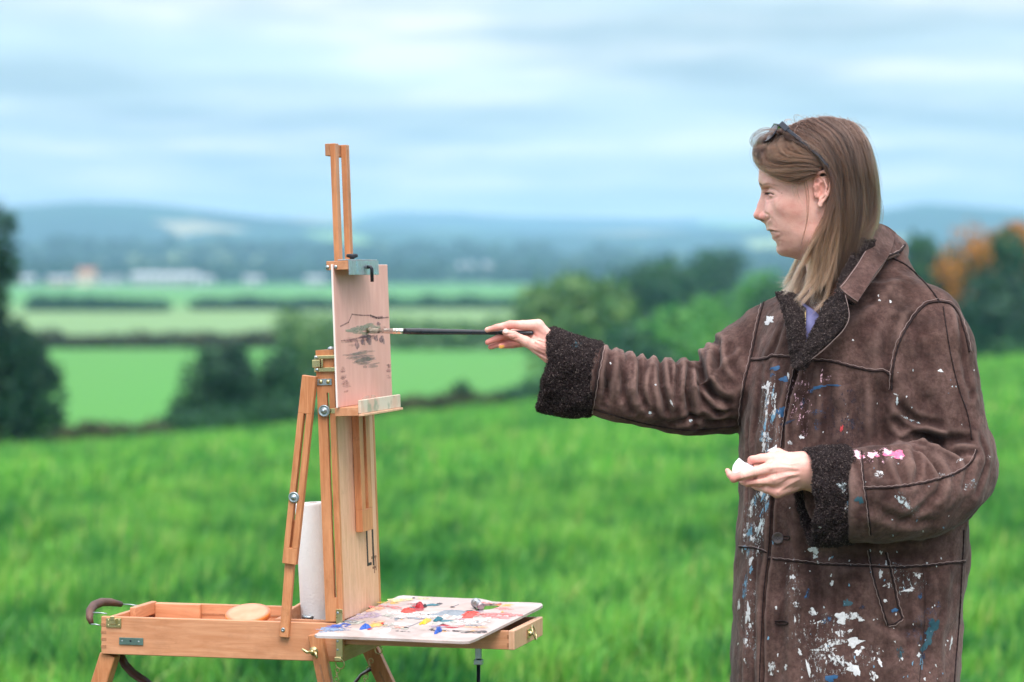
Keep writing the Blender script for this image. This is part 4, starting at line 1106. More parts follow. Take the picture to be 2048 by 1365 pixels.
# ---------------------------------------------------------------- implicit surface modelling
class Field:
    def __init__(s, lo, hi, h):
        s.h = h; s.lo = np.array(lo, float); n = np.ceil((np.array(hi) - s.lo) / h).astype(int) + 1
        s.n = n; s.ax = [s.lo[i] + h * np.arange(n[i]) for i in range(3)]
        s.F = np.full(n, 1.0, np.float32)
    def win(s, lo, hi, pad):
        sl = []
        for i in range(3):
            a = int(np.clip(math.floor((lo[i] - pad - s.lo[i]) / s.h), 0, s.n[i])); b = int(np.clip(math.ceil((hi[i] + pad - s.lo[i]) / s.h) + 1, 0, s.n[i]))
            sl.append(slice(a, max(b, a)))
        X = s.ax[0][sl[0]][:, None, None].astype(np.float32); Y = s.ax[1][sl[1]][None, :, None].astype(np.float32); Z = s.ax[2][sl[2]][None, None, :].astype(np.float32)
        return tuple(sl), X, Y, Z
    def put(s, sl, d, k, sub=False):
        f = s.F[sl]
        if f.size == 0: return
        if sub:
            d = -d; h = np.clip(.5 - .5 * (f - d) / k, 0, 1) if k > 0 else (d > f)
            s.F[sl] = f * (1 - h) + d * h + k * h * (1 - h)
        else:
            h = np.clip(.5 + .5 * (f - d) / k, 0, 1)
            s.F[sl] = f * (1 - h) + d * h - k * h * (1 - h)
    def cap(s, a, b, ra, rb, k=.004, sub=False, sq=None):
        """round cone; sq = (axis vector, factor) squashes the section along an axis"""
        a, b = np.array(a, float), np.array(b, float); r = max(ra, rb)
        sl, X, Y, Z = s.win(np.minimum(a, b) - r, np.maximum(a, b) + r, k * 2 + s.h * 3)
        ba = b - a; L2 = max(float(ba @ ba), 1e-12)
        t = np.clip(((X - a[0]) * ba[0] + (Y - a[1]) * ba[1] + (Z - a[2]) * ba[2]) / L2, 0, 1)
        dx, dy, dz = X - a[0] - t * ba[0], Y - a[1] - t * ba[1], Z - a[2] - t * ba[2]
        if sq is not None:
            q = np.array(sq[0], float); q /= np.linalg.norm(q); c = (dx * q[0] + dy * q[1] + dz * q[2]) * (sq[1] - 1)
            dx, dy, dz = dx + c * q[0], dy + c * q[1], dz + c * q[2]
        s.put(sl, np.sqrt(dx * dx + dy * dy + dz * dz) - (ra + (rb - ra) * t), k, sub)
    def ell(s, c, r, k=.004, R=None, sub=False):
        c = np.array(c, float); m = max(r)
        sl, X, Y, Z = s.win(c - m, c + m, k * 2 + s.h * 3)
        x, y, z = X - c[0], Y - c[1], Z - c[2]
        if R is not None:
            R = np.array(R, float); x, y, z = (R[0][0] * x + R[0][1] * y + R[0][2] * z), (R[1][0] * x + R[1][1] * y + R[1][2] * z), (R[2][0] * x + R[2][1] * y + R[2][2] * z)
        k0 = np.sqrt((x / r[0]) ** 2 + (y / r[1]) ** 2 + (z / r[2]) ** 2); k1 = np.sqrt((x / r[0] ** 2) ** 2 + (y / r[1] ** 2) ** 2 + (z / r[2] ** 2) ** 2)
        s.put(sl, (k0 * (k0 - 1) / np.maximum(k1, 1e-6)).astype(np.float32), k, sub)
    def mesh(s):
        F = s.F; nx, ny, nz = F.shape; ins = F < 0
        c = np.zeros((nx - 1, ny - 1, nz - 1), np.int8)
        for i in (0, 1):
            for j in (0, 1):
                for k in (0, 1): c += ins[i:nx - 1 + i, j:ny - 1 + j, k:nz - 1 + k]
        act = (c > 0) & (c < 8); I, J, K = np.nonzero(act); n = len(I)
        idx = np.full(act.shape, -1, np.int64); idx[I, J, K] = np.arange(n)
        acc = np.zeros((n, 3)); cnt = np.zeros(n)
        cor = [(i, j, k) for i in (0, 1) for j in (0, 1) for k in (0, 1)]
        for a in cor:
            for ax in range(3):
                if a[ax]: continue
                b = list(a); b[ax] = 1
                fa, fb = F[I + a[0], J + a[1], K + a[2]], F[I + b[0], J + b[1], K + b[2]]
                m = (fa < 0) != (fb < 0); t = np.where(m, fa / np.where(m, fa - fb, 1), 0)
                p = np.tile(np.array(a, float), (n, 1)); p[:, ax] += t
                acc += p * m[:, None]; cnt += m
        V = (np.stack([I, J, K], 1) + acc / cnt[:, None]) * s.h + s.lo
        Q = []
        for ax in range(3):
            u, w = (ax + 1) % 3, (ax + 2) % 3
            sa = [slice(None)] * 3; sb = [slice(None)] * 3; sa[ax] = slice(0, -1); sb[ax] = slice(1, None)
            ia, ib = ins[tuple(sa)], ins[tuple(sb)]
            m = ia != ib; e = np.stack(np.nonzero(m), 1)
            e = e[(e[:, u] > 0) & (e[:, w] > 0) & (e[:, u] < F.shape[u] - 1) & (e[:, w] < F.shape[w] - 1)]
            flip = ia[e[:, 0], e[:, 1], e[:, 2]]
            q = []
            for du, dw in ((-1, -1), (0, -1), (0, 0), (-1, 0)):
                g = e.copy(); g[:, u] += du; g[:, w] += dw; q.append(idx[g[:, 0], g[:, 1], g[:, 2]])
            q = np.stack(q, 1); q = np.where(flip[:, None], q, q[:, ::-1]); Q.append(q)
        return V, np.concatenate(Q)

def smooth_mesh(V, Q, it=2, lam=.5):
    e = np.concatenate([Q[:, [0, 1]], Q[:, [1, 2]], Q[:, [2, 3]], Q[:, [3, 0]]]); n = len(V)
    for _ in range(it):
        A = np.zeros_like(V); c = np.zeros(n)
        for k in range(3): A[:, k] = np.bincount(e[:, 0], V[e[:, 1], k], n) + np.bincount(e[:, 1], V[e[:, 0], k], n)
        c = np.bincount(e[:, 0], minlength=n) + np.bincount(e[:, 1], minlength=n)
        V = V + lam * (A / np.maximum(c, 1)[:, None] - V)
    return V
def normals(V, Q):
    a = V[Q[:, 2]] - V[Q[:, 0]]; b = V[Q[:, 3]] - V[Q[:, 1]]; fn = np.cross(a, b); N = np.zeros_like(V)
    for k in range(4):
        for c in range(3): N[:, c] += np.bincount(Q[:, k], fn[:, c], len(V))
    return N / (np.linalg.norm(N, axis=1)[:, None] + 1e-12)
def n3(X, Y, Z, s, seed=0, o=3):
    """smooth pseudo 3-D noise about 0"""
    return (fbm(X * s + Z * s * .37, Z * s - Y * s * .61 + 50, seed, o) + fbm(Y * s + X * s * .43 + 9, X * s * .5 - Z * s * .77, seed + 17, o) - 1.0)

PX = P(1700, 700, 4.95).x
PO = Vector((PX, 4.95, 0)); PO_ = np.array(PO)
person = empty("person", PO)
tag(person, "woman with loose brown hair in a paint stained brown sheepskin coat, painting at the easel", "person")
def W(px, py, Y): return np.array(P(px, py, Y))
S1 = 4.92 / FPX

# ---------------------------------------------------------------- materials of the figure
def skin_mat():
    m = NM("skin"); v = m.coord()
    tint = attr_out(m, "tint"); 
    base = m.ramp(m.noise(v, 26, 4, .55), [(.3, (.74, .405, .345)), (.7, (.83, .50, .44))])
    base = m.mix(m.ramp(m.noise(v, 120, 4, .6), [(.50, 0), (.72, .45)]), base, (.66, .26, .24))
    sc = m.node("ShaderNodeSeparateColor"); m.l.new(tint, sc.inputs[0])
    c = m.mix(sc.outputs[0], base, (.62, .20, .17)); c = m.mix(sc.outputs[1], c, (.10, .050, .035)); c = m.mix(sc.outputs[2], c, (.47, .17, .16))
    b1 = m.noise(v, 420, 3, .6)
    m.bump(m.math('ADD', b1, m.math('MULTIPLY', m.noise(v, 130, 4, .6), 1.4)), .30, .0009)
    m.set(color=c, rough=.48, spec=.42, sss=.10)
    m.b.inputs["Subsurface Radius"].default_value = (.9, .35, .2); m.b.inputs["Subsurface Scale"].default_value = .006
    return m.m
SKIN = skin_mat()
def suede():
    m = NM("brown_suede"); v = m.coord()
    mot = m.noise(v, 7, 6, .62, .4); st = m.noise(m.coord(scale=(1, 1, .22)), 30, 5, .6); fine = m.noise(v, 170, 4, .7)
    c = m.ramp(mot, [(.32, (.015, .0075, .007)), (.48, (.050, .0255, .0235)), (.64, (.145, .084, .077))])
    c = m.mix(m.ramp(st, [(.42, 0), (.68, .55)]), c, (.17, .108, .096))
    c = m.mix(m.ramp(m.noise(m.coord(loc=(4, 2, 9)), 5, 4, .6), [(.52, 0), (.68, .45)]), c, (.062, .026, .018))
    c = m.mix(m.ramp(fine, [(.40, .45), (.62, 0)]), c, (.020, .010, .009))
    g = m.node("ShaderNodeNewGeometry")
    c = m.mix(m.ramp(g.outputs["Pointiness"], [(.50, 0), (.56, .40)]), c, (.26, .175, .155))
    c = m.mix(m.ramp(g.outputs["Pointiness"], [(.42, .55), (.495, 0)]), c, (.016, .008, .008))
    b = m.bump(m.noise(v, 26, 5, .65), .55, .006)
    n2_ = m.node("ShaderNodeBump"); m.l.new(fine, n2_.inputs["Height"]); n2_.inputs["Strength"].default_value = .45; n2_.inputs["Distance"].default_value = .0016
    m.l.new(b, n2_.inputs["Normal"]); m.l.new(n2_.outputs[0], m.b.inputs["Normal"])
    return m.set(color=c, rough=.88, spec=.18, sheen=.12, sheenr=.45)
SUEDE = suede()
def fleece():
    m = NM("dark_fleece"); v = m.coord()
    vo = m.voro(v, 330)
    c = m.ramp(m.noise(v, 240, 3, .6), [(.32, (.009, .006, .007)), (.58, (.030, .021, .023)), (.75, (.07, .052, .053))])
    m.bump(vo, 1.0, .004)
    return m.set(color=c, rough=.95, spec=.12)
FLEECE = fleece()
m = NM("dark_piping"); m.bump(m.noise(m.coord(), 300, 2), .8, .0015)
PIPING = m.set(color=(.022, .014, .015), rough=.85, spec=.2)
THREAD = NM("pale_thread").set(color=(.27, .205, .20), rough=.8)

# ---------------------------------------------------------------- head
YAW = math.radians(11); PVX, HY0 = 1640, 4.92
HC = W(PVX, 400, HY0)
cy_, sy_ = math.cos(YAW), math.sin(YAW)
def hl(px, py, lat=0.0):
    """photo position + distance towards the camera side (px) -> head-local metres (x right, y away, z up)"""
    X = (px - PVX + lat * sy_) / cy_
    return np.array([X * S1, -lat * S1, (400 - py) * S1])
def head_to_world(V):
    x, y = V[:, 0], V[:, 1]
    return np.stack([x * cy_ + y * sy_, -x * sy_ + y * cy_, V[:, 2]], 1) + HC
fh = Field((-.130, -.095, -.255), (.125, .095, .148), .00125)
rows = [  # py, front, back, half width, centre
    (240, 1642, 1662, 4, 1652), (250, 1600, 1685, 32, 1648), (262, 1566, 1707, 53, 1645), (280, 1541, 1724, 67, 1642), (300, 1528, 1735, 75, 1640), (322, 1522, 1741, 80, 1640), (345, 1520, 1742, 81, 1640),
    (362, 1519, 1740, 79, 1638), (372, 1522, 1738, 78, 1637), (382, 1528, 1736, 77, 1636), (395, 1531, 1731, 75, 1632), (410, 1532, 1726, 74, 1628), (425, 1533, 1718, 72, 1624), (440, 1534, 1708, 69, 1622),
    (452, 1536, 1698, 66, 1622), (462, 1538, 1690, 63, 1622), (472, 1547, 1683, 60, 1622), (482, 1549, 1676, 56, 1622), (492, 1556, 1668, 51, 1620), (501, 1557, 1660, 45, 1616), (508, 1563, 1652, 37, 1612), (513, 1574, 1640, 25, 1608), (517, 1590, 1628, 8, 1606)]
R_ = np.array(rows, float); zz_ = (400 - R_[:, 0][::-1]) * S1
def rc(col): return R_[:, col][::-1]
X = fh.ax[0][:, None, None].astype(np.float32); Y = fh.ax[1][None, :, None].astype(np.float32); Z = fh.ax[2][None, None, :].astype(np.float32)
def itp(col): return np.interp(fh.ax[2], zz_, rc(col))
xf_ = (itp(1) - PVX) / cy_ * S1; xb_ = (itp(2) - PVX) / cy_ * S1; wv_ = itp(3) * S1; xc_ = (itp(4) - PVX) * S1
def _sm(q, n): 
    k_ = np.exp(-np.linspace(-2, 2, 2 * n + 1) ** 2); k_ /= k_.sum(); return np.convolve(np.pad(q, n, mode='edge'), k_, 'valid')
xf_ = _sm(xf_, 3); xb_ = _sm(xb_, 14); wv_ = _sm(wv_, 14); xc_ = _sm(xc_, 14)
af, ab, wz, xc = [q[None, None, :].astype(np.float32) for q in (np.maximum(xc_ - xf_, .002), np.maximum(xb_ - xc_, .002), np.maximum(wv_, .002), xc_)]
u = np.where(X < xc, (xc - X) / af, (X - xc) / ab); en = np.where(X < xc, 2.35, 2.1)
G = (np.abs(u) ** en + (np.abs(Y) / wz) ** 2.15) ** (1 / 2.2)
D = (G - 1) * np.minimum(np.minimum(af, ab), wz)
top, bot = (400 - 241) * S1, (400 - 516.5) * S1
D = np.maximum(D, np.maximum(Z - top, bot - Z))
fh.F = D.astype(np.float32)
px_ = S1
def hp(px, py, lat=0.0): return hl(px, py, lat)
def R3(v): return v * px_
for sgn in (1, -1):
    L = lambda px, py, lat: hl(px, py, lat) if sgn > 0 else hl(px, py, lat) * np.array([1, -1, 1]) 
    # coordinates given for the near side; mirrored for the far one (lateral shift kept in head space)
    def LL(px, py, lat):
        q = hl(px, py, lat); return q if sgn > 0 else np.array([q[0], -q[1], q[2]])
    fh.ell(LL(1543, 366, 27), (R3(10), R3(24), R3(8)), R3(9))                 # brow ridge
    fh.ell(LL(1531, 388, 36), (R3(15), R3(19), R3(11)), R3(10), sub=True)      # socket
    fh.ell(LL(1572, 408, 52), (R3(24), R3(14), R3(18)), R3(16))                # cheek bone
    fh.ell(LL(1548, 424, 28), (R3(16), R3(17), R3(18)), R3(14))                # cheek front
    fh.ell(LL(1582, 458, 93), (R3(22), R3(22), R3(26)), R3(16), sub=True)      # hollow
    fh.ell(LL(1548, 388, 35), (R3(13.5), R3(15), R3(11.5)), R3(6))               # lid ball
    fh.ell(LL(1626, 470, 46), (R3(24), R3(14), R3(20)), R3(18))                # jaw angle
    fh.ell(LL(1572, 352, 97), (R3(22), R3(24), R3(26)), R3(16), sub=True)       # temple
    # nose wing and nostril
    fh.ell(LL(1529, 434, 12.5), (R3(9), R3(6.0), R3(7)), R3(5))
    fh.ell(LL(1524.5, 444, 7), (R3(4.4), R3(2.4), R3(3)), R3(1.5), sub=True)
    fh.cap(LL(1537, 428, 22), LL(1540, 440, 25), R3(2.0), R3(1.8), R3(5), sub=True)
    # corner of the mouth, fold beside it
    # lids
    fh.cap(LL(1533, 386, 22), LL(1541, 384, 36), R3(2.0), R3(2.2), R3(2)); fh.cap(LL(1541, 384, 36), LL(1554, 389, 48), R3(2.2), R3(1.6), R3(2))
    fh.cap(LL(1532, 379, 22), LL(1541, 376, 37), R3(1.5), R3(1.5), R3(3), sub=True); fh.cap(LL(1541, 376, 37), LL(1556, 381, 50), R3(1.5), R3(1.2), R3(3), sub=True)
    fh.cap(LL(1532, 389.5, 24), LL(1541, 389.8, 38), R3(1.6), R3(2.2), R3(1.2), sub=True); fh.cap(LL(1541, 389.8, 38), LL(1553, 391, 48), R3(2.2), R3(1.4), R3(1.2), sub=True)
    # ear
    el = lambda px, py, o=0: LL(px, py, 79 + o)
    fh.ell(el(1637, 377, -1), (R3(15), R3(5), R3(30)), R3(4))
    hx = [(1623, 393, 0), (1620.5, 377, 2), (1622, 360, 3), (1629, 349, 5), (1639, 346, 7), (1647, 352, 9), (1651, 366, 10), (1650, 381, 9), (1645, 394, 6), (1637, 406, 3)]
    for a_, b_ in zip(hx, hx[1:]): fh.cap(el(*a_), el(*b_), R3(3.0), R3(3.0), R3(1.6))
    fh.ell(el(1632, 411, 2), (R3(5.5), R3(3.5), R3(7)), R3(4))
    fh.ell(el(1634, 385, 6), (R3(9), R3(9), R3(17)), R3(2), sub=True)
    fh.ell(el(1636, 361, 9), (R3(9), R3(5), R3(7)), R3(2), sub=True)
    ah = [(1631, 404, 3), (1641, 391, 5), (1644, 376, 6), (1639, 364, 5)]
    for a_, b_ in zip(ah, ah[1:]): fh.cap(el(*a_), el(*b_), R3(2.2), R3(2.2), R3(2))
    fh.ell(el(1624, 394, 2), (R3(4), R3(3.5), R3(6)), R3(2.5))
# nose, lips, chin
fh.cap(hp(1535, 380), hp(1527.5, 410), R3(8.0), R3(9.5), R3(8)); fh.cap(hp(1527.5, 410), hp(1520, 428), R3(9.5), R3(9.5), R3(5)); fh.cap(hp(1540, 392), hp(1533, 432), R3(11), R3(14), R3(8))
fh.ell(hp(1517, 431), (R3(8.2), R3(8), R3(7.6)), R3(3)); fh.cap(hp(1522, 437), hp(1533, 442), R3(4.4), R3(3.4), R3(3))
fh.cap(hp(1538, 446), hp(1540.5, 457), R3(4.5), R3(5.5), R3(5))
fh.ell(hp(1548, 460), (R3(12), R3(24), R3(5.4)), R3(2.5)); fh.ell(hp(1559, 475), (R3(12.5), R3(22), R3(7.0)), R3(2.5))
fh.cap(hp(1540, 466.6, -15), hp(1540, 466.6, 15), R3(3.0), R3(3.0), R3(1.2), sub=True); fh.cap(hp(1541, 466.8, 12), hl(1559, 468, 27), R3(3.2), R3(1.8), R3(1.2), sub=True); fh.cap(hp(1541, 466.8, -12), hp(1559, 468, -26), R3(3.2), R3(1.8), R3(1.2), sub=True)
fh.ell(hp(1552, 486, 0), (R3(4), R3(16), R3(3)), R3(6), sub=True); fh.ell(hp(1573, 500), (R3(17), R3(19), R3(13)), R3(8))
# neck and upper chest
fh.cap(hp(1662, 470), hp(1690, 640), R3(58), R3(64), R3(16), sq=((0, 1, 0), 1.08))
fh.cap(hp(1600, 507), hp(1640, 512), R3(8), R3(14), R3(14)); fh.ell(hp(1652, 676, 36), (R3(52), R3(70), R3(46)), R3(24))
HV, HQ = fh.mesh(); HV = smooth_mesh(HV, HQ, 2, .35); HN = normals(HV, HQ)
# fine features drawn on the surface, the same on both halves of the face
def face_px():
    q = HV.copy(); q[:, 1] = -np.abs(q[:, 1]); w_ = head_to_world(q)
    return 1024 + w_[:, 0] / w_[:, 1] * FPX, 400 - (w_[:, 2] - HC[2]) / w_[:, 1] * FPX
FPX_, FPY_ = face_px()
NS = HN[:, 1] * np.sign(HV[:, 1])                         # outward facing to its own side
fd = np.zeros(len(HV))
def fstroke(pts, w, dpt, lim=-.2):
    L = smooth_pts(pts); best = np.full(len(HV), 1e9); am = np.zeros(len(HV)); n_ = len(L)
    for i, (x, y) in enumerate(L):
        d = np.hypot(FPX_ - x, FPY_ - y); q = d < best; best[q] = d[q]; am[q] = math.sin(math.pi * (.15 + .7 * i / max(1, n_ - 1)))
    fd[:] += np.exp(-(best / w) ** 2) * am * dpt * .001 * (NS > lim)
def smooth_pts(pts):
    out = []
    for a, b in zip(pts, pts[1:]):
        n_ = max(1, int(math.hypot(b[0] - a[0], b[1] - a[1]) / 1.0)); out += [(a[0] + (b[0] - a[0]) * i / n_, a[1] + (b[1] - a[1]) * i / n_) for i in range(n_)]
    return out + [pts[-1]]
FS = fstroke
FS([(1526, 379), (1537, 376.5), (1548, 380), (1557, 387)], 1.8, -1.3); FS([(1526, 384), (1537, 382), (1547, 386), (1552, 391)], 2.0, 1.2); FS([(1528, 387.5), (1538, 388), (1547, 391)], 1.7, -1.7)
FS([(1529, 391), (1538, 392.5), (1548, 393)], 1.6, .7); FS([(1531, 397), (1542, 399), (1553, 396)], 2.6, -.7); FS([(1521, 370), (1534, 366), (1550, 369)], 4, .7)
FS([(1529, 427), (1536, 431), (1538, 438), (1533, 443)], 2.2, -2.2); FS([(1518, 440.5), (1528, 442.5)], 1.9, -2.2); FS([(1524, 430), (1531, 436)], 4, .8); FS([(1541, 436), (1547, 444)], 3.2, -.4)
FS([(1535, 462.8), (1545, 464.2), (1556, 466)], 1.8, -3.0); FS([(1537, 458), (1546, 460), (1554, 464)], 2.4, .8); FS([(1547, 474), (1554, 473), (1560, 470.5)], 3.6, 1.3); FS([(1552, 484), (1562, 484)], 3.4, -.9)
pass; FS([(1560, 426), (1580, 428), (1602, 424)], 12, .9)
FS([(1627, 383), (1632, 392), (1629, 401)], 4.2, -2.0, .1); FS([(1628, 361), (1637, 357), (1644, 366), (1645, 380)], 2.6, -1.4, .1); FS([(1630, 372), (1637, 374), (1641, 384), (1636, 397)], 2.6, 1.8, .1); FS([(1627, 372), (1633, 366)], 3, -1.2, .1)
HV = HV + HN * fd[:, None]
tint = np.zeros((len(HV), 4), np.float32); tint[:, 3] = 1
def paint(ch, px, py, rx, ry, amt, ang=0):
    ca_, sa_ = math.cos(math.radians(ang)), math.sin(math.radians(ang)); dx, dy = FPX_ - px, FPY_ - py
    d = np.hypot((dx * ca_ + dy * sa_) / rx, (-dx * sa_ + dy * ca_) / ry); tint[:, ch] = np.maximum(tint[:, ch], amt * (1 - smoothstep(.45, 1.0, d)))
paint(0, 1582, 424, 38, 26, .22); paint(0, 1519, 432, 13, 12, .40); paint(0, 1528, 437, 10, 7, .35); paint(0, 1634, 376, 16, 34, .35); paint(0, 1540, 401, 16, 7, .18); paint(0, 1566, 500, 14, 12, .15); paint(0, 1540, 372, 22, 6, .15)
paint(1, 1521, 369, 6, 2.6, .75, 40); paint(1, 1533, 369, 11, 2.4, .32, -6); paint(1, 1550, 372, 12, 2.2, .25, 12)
paint(1, 1534, 386.8, 7.5, 2.0, 1.0, 2); paint(1, 1543, 388.8, 7, 1.9, .95, 24); paint(1, 1536, 389.5, 4, 2.2, .8); paint(1, 1541, 394, 3, 3, .22); paint(1, 1563, 388, 1.8, 1.6, .5); paint(1, 1541, 379, 12, 1.4, .3, 6)  # lash line, lid crease and mole; the faint smudge below is painted shade
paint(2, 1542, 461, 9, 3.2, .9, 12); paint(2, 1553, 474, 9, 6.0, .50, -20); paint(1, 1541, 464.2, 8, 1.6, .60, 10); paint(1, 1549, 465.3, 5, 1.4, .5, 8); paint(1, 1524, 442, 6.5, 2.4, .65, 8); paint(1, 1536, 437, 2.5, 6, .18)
paint(1, 1633, 388, 5.5, 13, .35, 10); paint(1, 1634, 364, 7, 5, .30)  # shade in the hollows of the ear, painted as brown tint
HVw = head_to_world(HV)

# ---------------------------------------------------------------- hands
def px_cap(f, a, b, ra, rb, sc, k=3.0, sub=False):
    f.cap(W(*a), W(*b), ra * sc, rb * sc, k * sc, sub)
HY = 4.97; sc = HY / FPX
lo, hi = W(955, 760, HY - .06), W(1215, 620, HY + .09)
f1 = Field(np.minimum(lo, hi), np.maximum(lo, hi), .00105)
def chain(f, pts, rs, sc, k=3.0):
    for (a, b, ra, rb) in zip(pts, pts[1:], rs, rs[1:]): px_cap(f, a, b, ra, rb, sc, k)
Y0 = HY
# palm: fan between wrist and knuckles
wr = (1112, 700, Y0 + .006)
for (kx, ky, dy, r_) in ((1076, 653, .000, 12.5), (1078, 656, .018, 12), (1082, 664, .034, 11), (1088, 674, .046, 10)):
    px_cap(f1, (kx, ky, Y0 + dy), (wr[0] - 4, wr[1] - 8, wr[2] + dy * .35), r_, 17, sc, 9)
px_cap(f1, (1110, 697, Y0 + .004), (1200, 745, Y0 + .012), 25, 29, sc, 10); px_cap(f1, (1108, 697, Y0 + .020), (1200, 745, Y0 + .026), 24, 29, sc, 10)
# thumb
chain(f1, [(1098, 708, Y0 - .004), (1074, 694, Y0 - .010), (1052, 683.5, Y0 - .013), (1028, 671.5, Y0 - .0145), (1012, 665.5, Y0 - .0135)], [19, 13.5, 10.0, 8.2, 7.3], sc, 4)
px_cap(f1, (1064, 668, Y0 + .004), (1082, 690, Y0 + .002), 7, 13, sc, 10)       # web
# index on top of the brush
chain(f1, [(1076, 651, Y0), (1046, 650.5, Y0 - .003), (1021, 649.8, Y0 - .006), (994, 655.5, Y0 - .006), (974.5, 660.2, Y0 - .005)], [12.5, 9.2, 8.2, 6.6, 5.3], sc, 3)
# middle, ring, little finger below and behind
chain(f1, [(1078, 657, Y0 + .018), (1030, 666, Y0 + .014), (1000, 675, Y0 + .010), (975.5, 685, Y0 + .006)], [12, 8.6, 7.6, 5.6], sc, 2)
chain(f1, [(1082, 665, Y0 + .034), (1038, 676, Y0 + .026), (1008, 686, Y0 + .019), (981, 694.5, Y0 + .014)], [11, 7.8, 6.8, 5.3], sc, 2)
chain(f1, [(1088, 675, Y0 + .046), (1052, 686, Y0 + .030), (1024, 690.5, Y0 + .010), (1001.5, 692.5, Y0 + .000)], [10, 7.6, 6.6, 5.4], sc, 2)
# tendons and creases
px_cap(f1, (1060, 676, Y0 - .013), (1095, 690, Y0 - .012), 1.4, 1.6, sc, 3, True); px_cap(f1, (1066, 702, Y0 - .018), (1096, 715, Y0 - .016), 1.2, 1.4, sc, 4, True); px_cap(f1, (1064, 663, Y0 - .010), (1062, 668, Y0 - .010), 1.5, 1.5, sc, 3, True)
px_cap(f1, (1072, 684, Y0 - .0215), (1102, 703, Y0 - .020), 1.6, 1.8, sc, 5)
px_cap(f1, (1029, 664, Y0 - .021), (1027, 679, Y0 - .021), .8, .8, sc, 2, True); px_cap(f1, (1033, 666, Y0 - .021), (1031, 680, Y0 - .021), .7, .7, sc, 2, True)
# thumb nail bed
f1.ell(W(1011.5, 662.5, Y0 - .0205), (R3(6.5), R3(1.7), R3(4.2)), R3(1.2), sub=True)
H1V, H1Q = f1.mesh(); H1V = smooth_mesh(H1V, H1Q, 2, .4)

HY2 = 4.735; sc2 = HY2 / FPX
lo, hi = W(1440, 1030, HY2 - .055), W(1690, 885, HY2 + .09)
f2 = Field(np.minimum(lo, hi), np.maximum(lo, hi), .00105)
Y2 = HY2
for (a, b, ra, rb) in (((1546, 918, Y2 + .012), (1606, 928, Y2 + .012), 14, 24), ((1540, 938, Y2 - .002), (1606, 935, Y2 + .004), 15, 26), ((1545, 960, Y2 - .004), (1606, 945, Y2 + .004), 14, 26), ((1555, 984, Y2 + .004), (1606, 955, Y2 + .010), 13, 24)):
    px_cap(f2, a, b, ra, rb, sc2, 10)
px_cap(f2, (1604, 938, Y2 + .006), (1680, 970, Y2 + .012), 31, 36, sc2, 10); px_cap(f2, (1604, 944, Y2 + .018), (1680, 975, Y2 + .02), 28, 34, sc2, 10)
chain(f2, [(1548, 917, Y2 + .012), (1522, 918, Y2 + .006), (1504, 921, Y2 + .008), (1500, 930, Y2 + .024)], [13, 9.6, 8.6, 8], sc2, 3)
chain(f2, [(1543, 936, Y2 - .002), (1512, 944, Y2 - .010), (1486, 952, Y2 - .010), (1468, 957, Y2 - .006), (1460, 950, Y2 - .002), (1455, 942, Y2 + .002)], [14, 10.5, 9.6, 8.6, 6.6, 5.2], sc2, 3)
chain(f2, [(1546, 960, Y2 - .004), (1518, 964, Y2 - .006), (1496, 966, Y2 + .000), (1486, 963, Y2 + .012)], [13, 9.6, 8.4, 7.6], sc2, 2.5)
chain(f2, [(1555, 984, Y2 + .004), (1532, 978, Y2 + .002), (1514, 973, Y2 + .010), (1504, 968, Y2 + .022)], [12, 8.8, 7.6, 7], sc2, 2.5)
chain(f2, [(1588, 925, Y2 + .040), (1556, 908, Y2 + .046), (1520, 922, Y2 + .042), (1498, 936, Y2 + .034)], [16, 11, 8.6, 7], sc2, 4)       # thumb inside
H2V, H2Q = f2.mesh(); H2V = smooth_mesh(H2V, H2Q, 2, .4)
def hand_strokes(V, Q, L):
    N = normals(V, Q); px = 1024 + V[:, 0] / V[:, 1] * FPX
    vv = (V[:, 2] - CAM_H) / V[:, 1]; py = 682.5 - FPX * (vv + math.tan(PITCH)) / (1 - vv * math.tan(PITCH)); d_ = np.zeros(len(V))
    for pts, w, dpt in L:
        l_ = smooth_pts(pts); best = np.full(len(V), 1e9); am = np.zeros(len(V))
        for i, (x, y) in enumerate(l_):
            d = np.hypot(px - x, py - y); q = d < best; best[q] = d[q]; am[q] = math.sin(math.pi * (.12 + .76 * i / max(1, len(l_) - 1)))
        d_ += np.exp(-(best / w) ** 2) * am * dpt * .001 * smoothstep(.15, -.2, N[:, 1])
    return V + N * d_[:, None]
def smooth_pts(pts):
    out = []
    for a, b in zip(pts, pts[1:]):
        n_ = max(1, int(math.hypot(b[0] - a[0], b[1] - a[1]))); out += [(a[0] + (b[0] - a[0]) * i / n_, a[1] + (b[1] - a[1]) * i / n_) for i in range(n_)]
    return out + [pts[-1]]
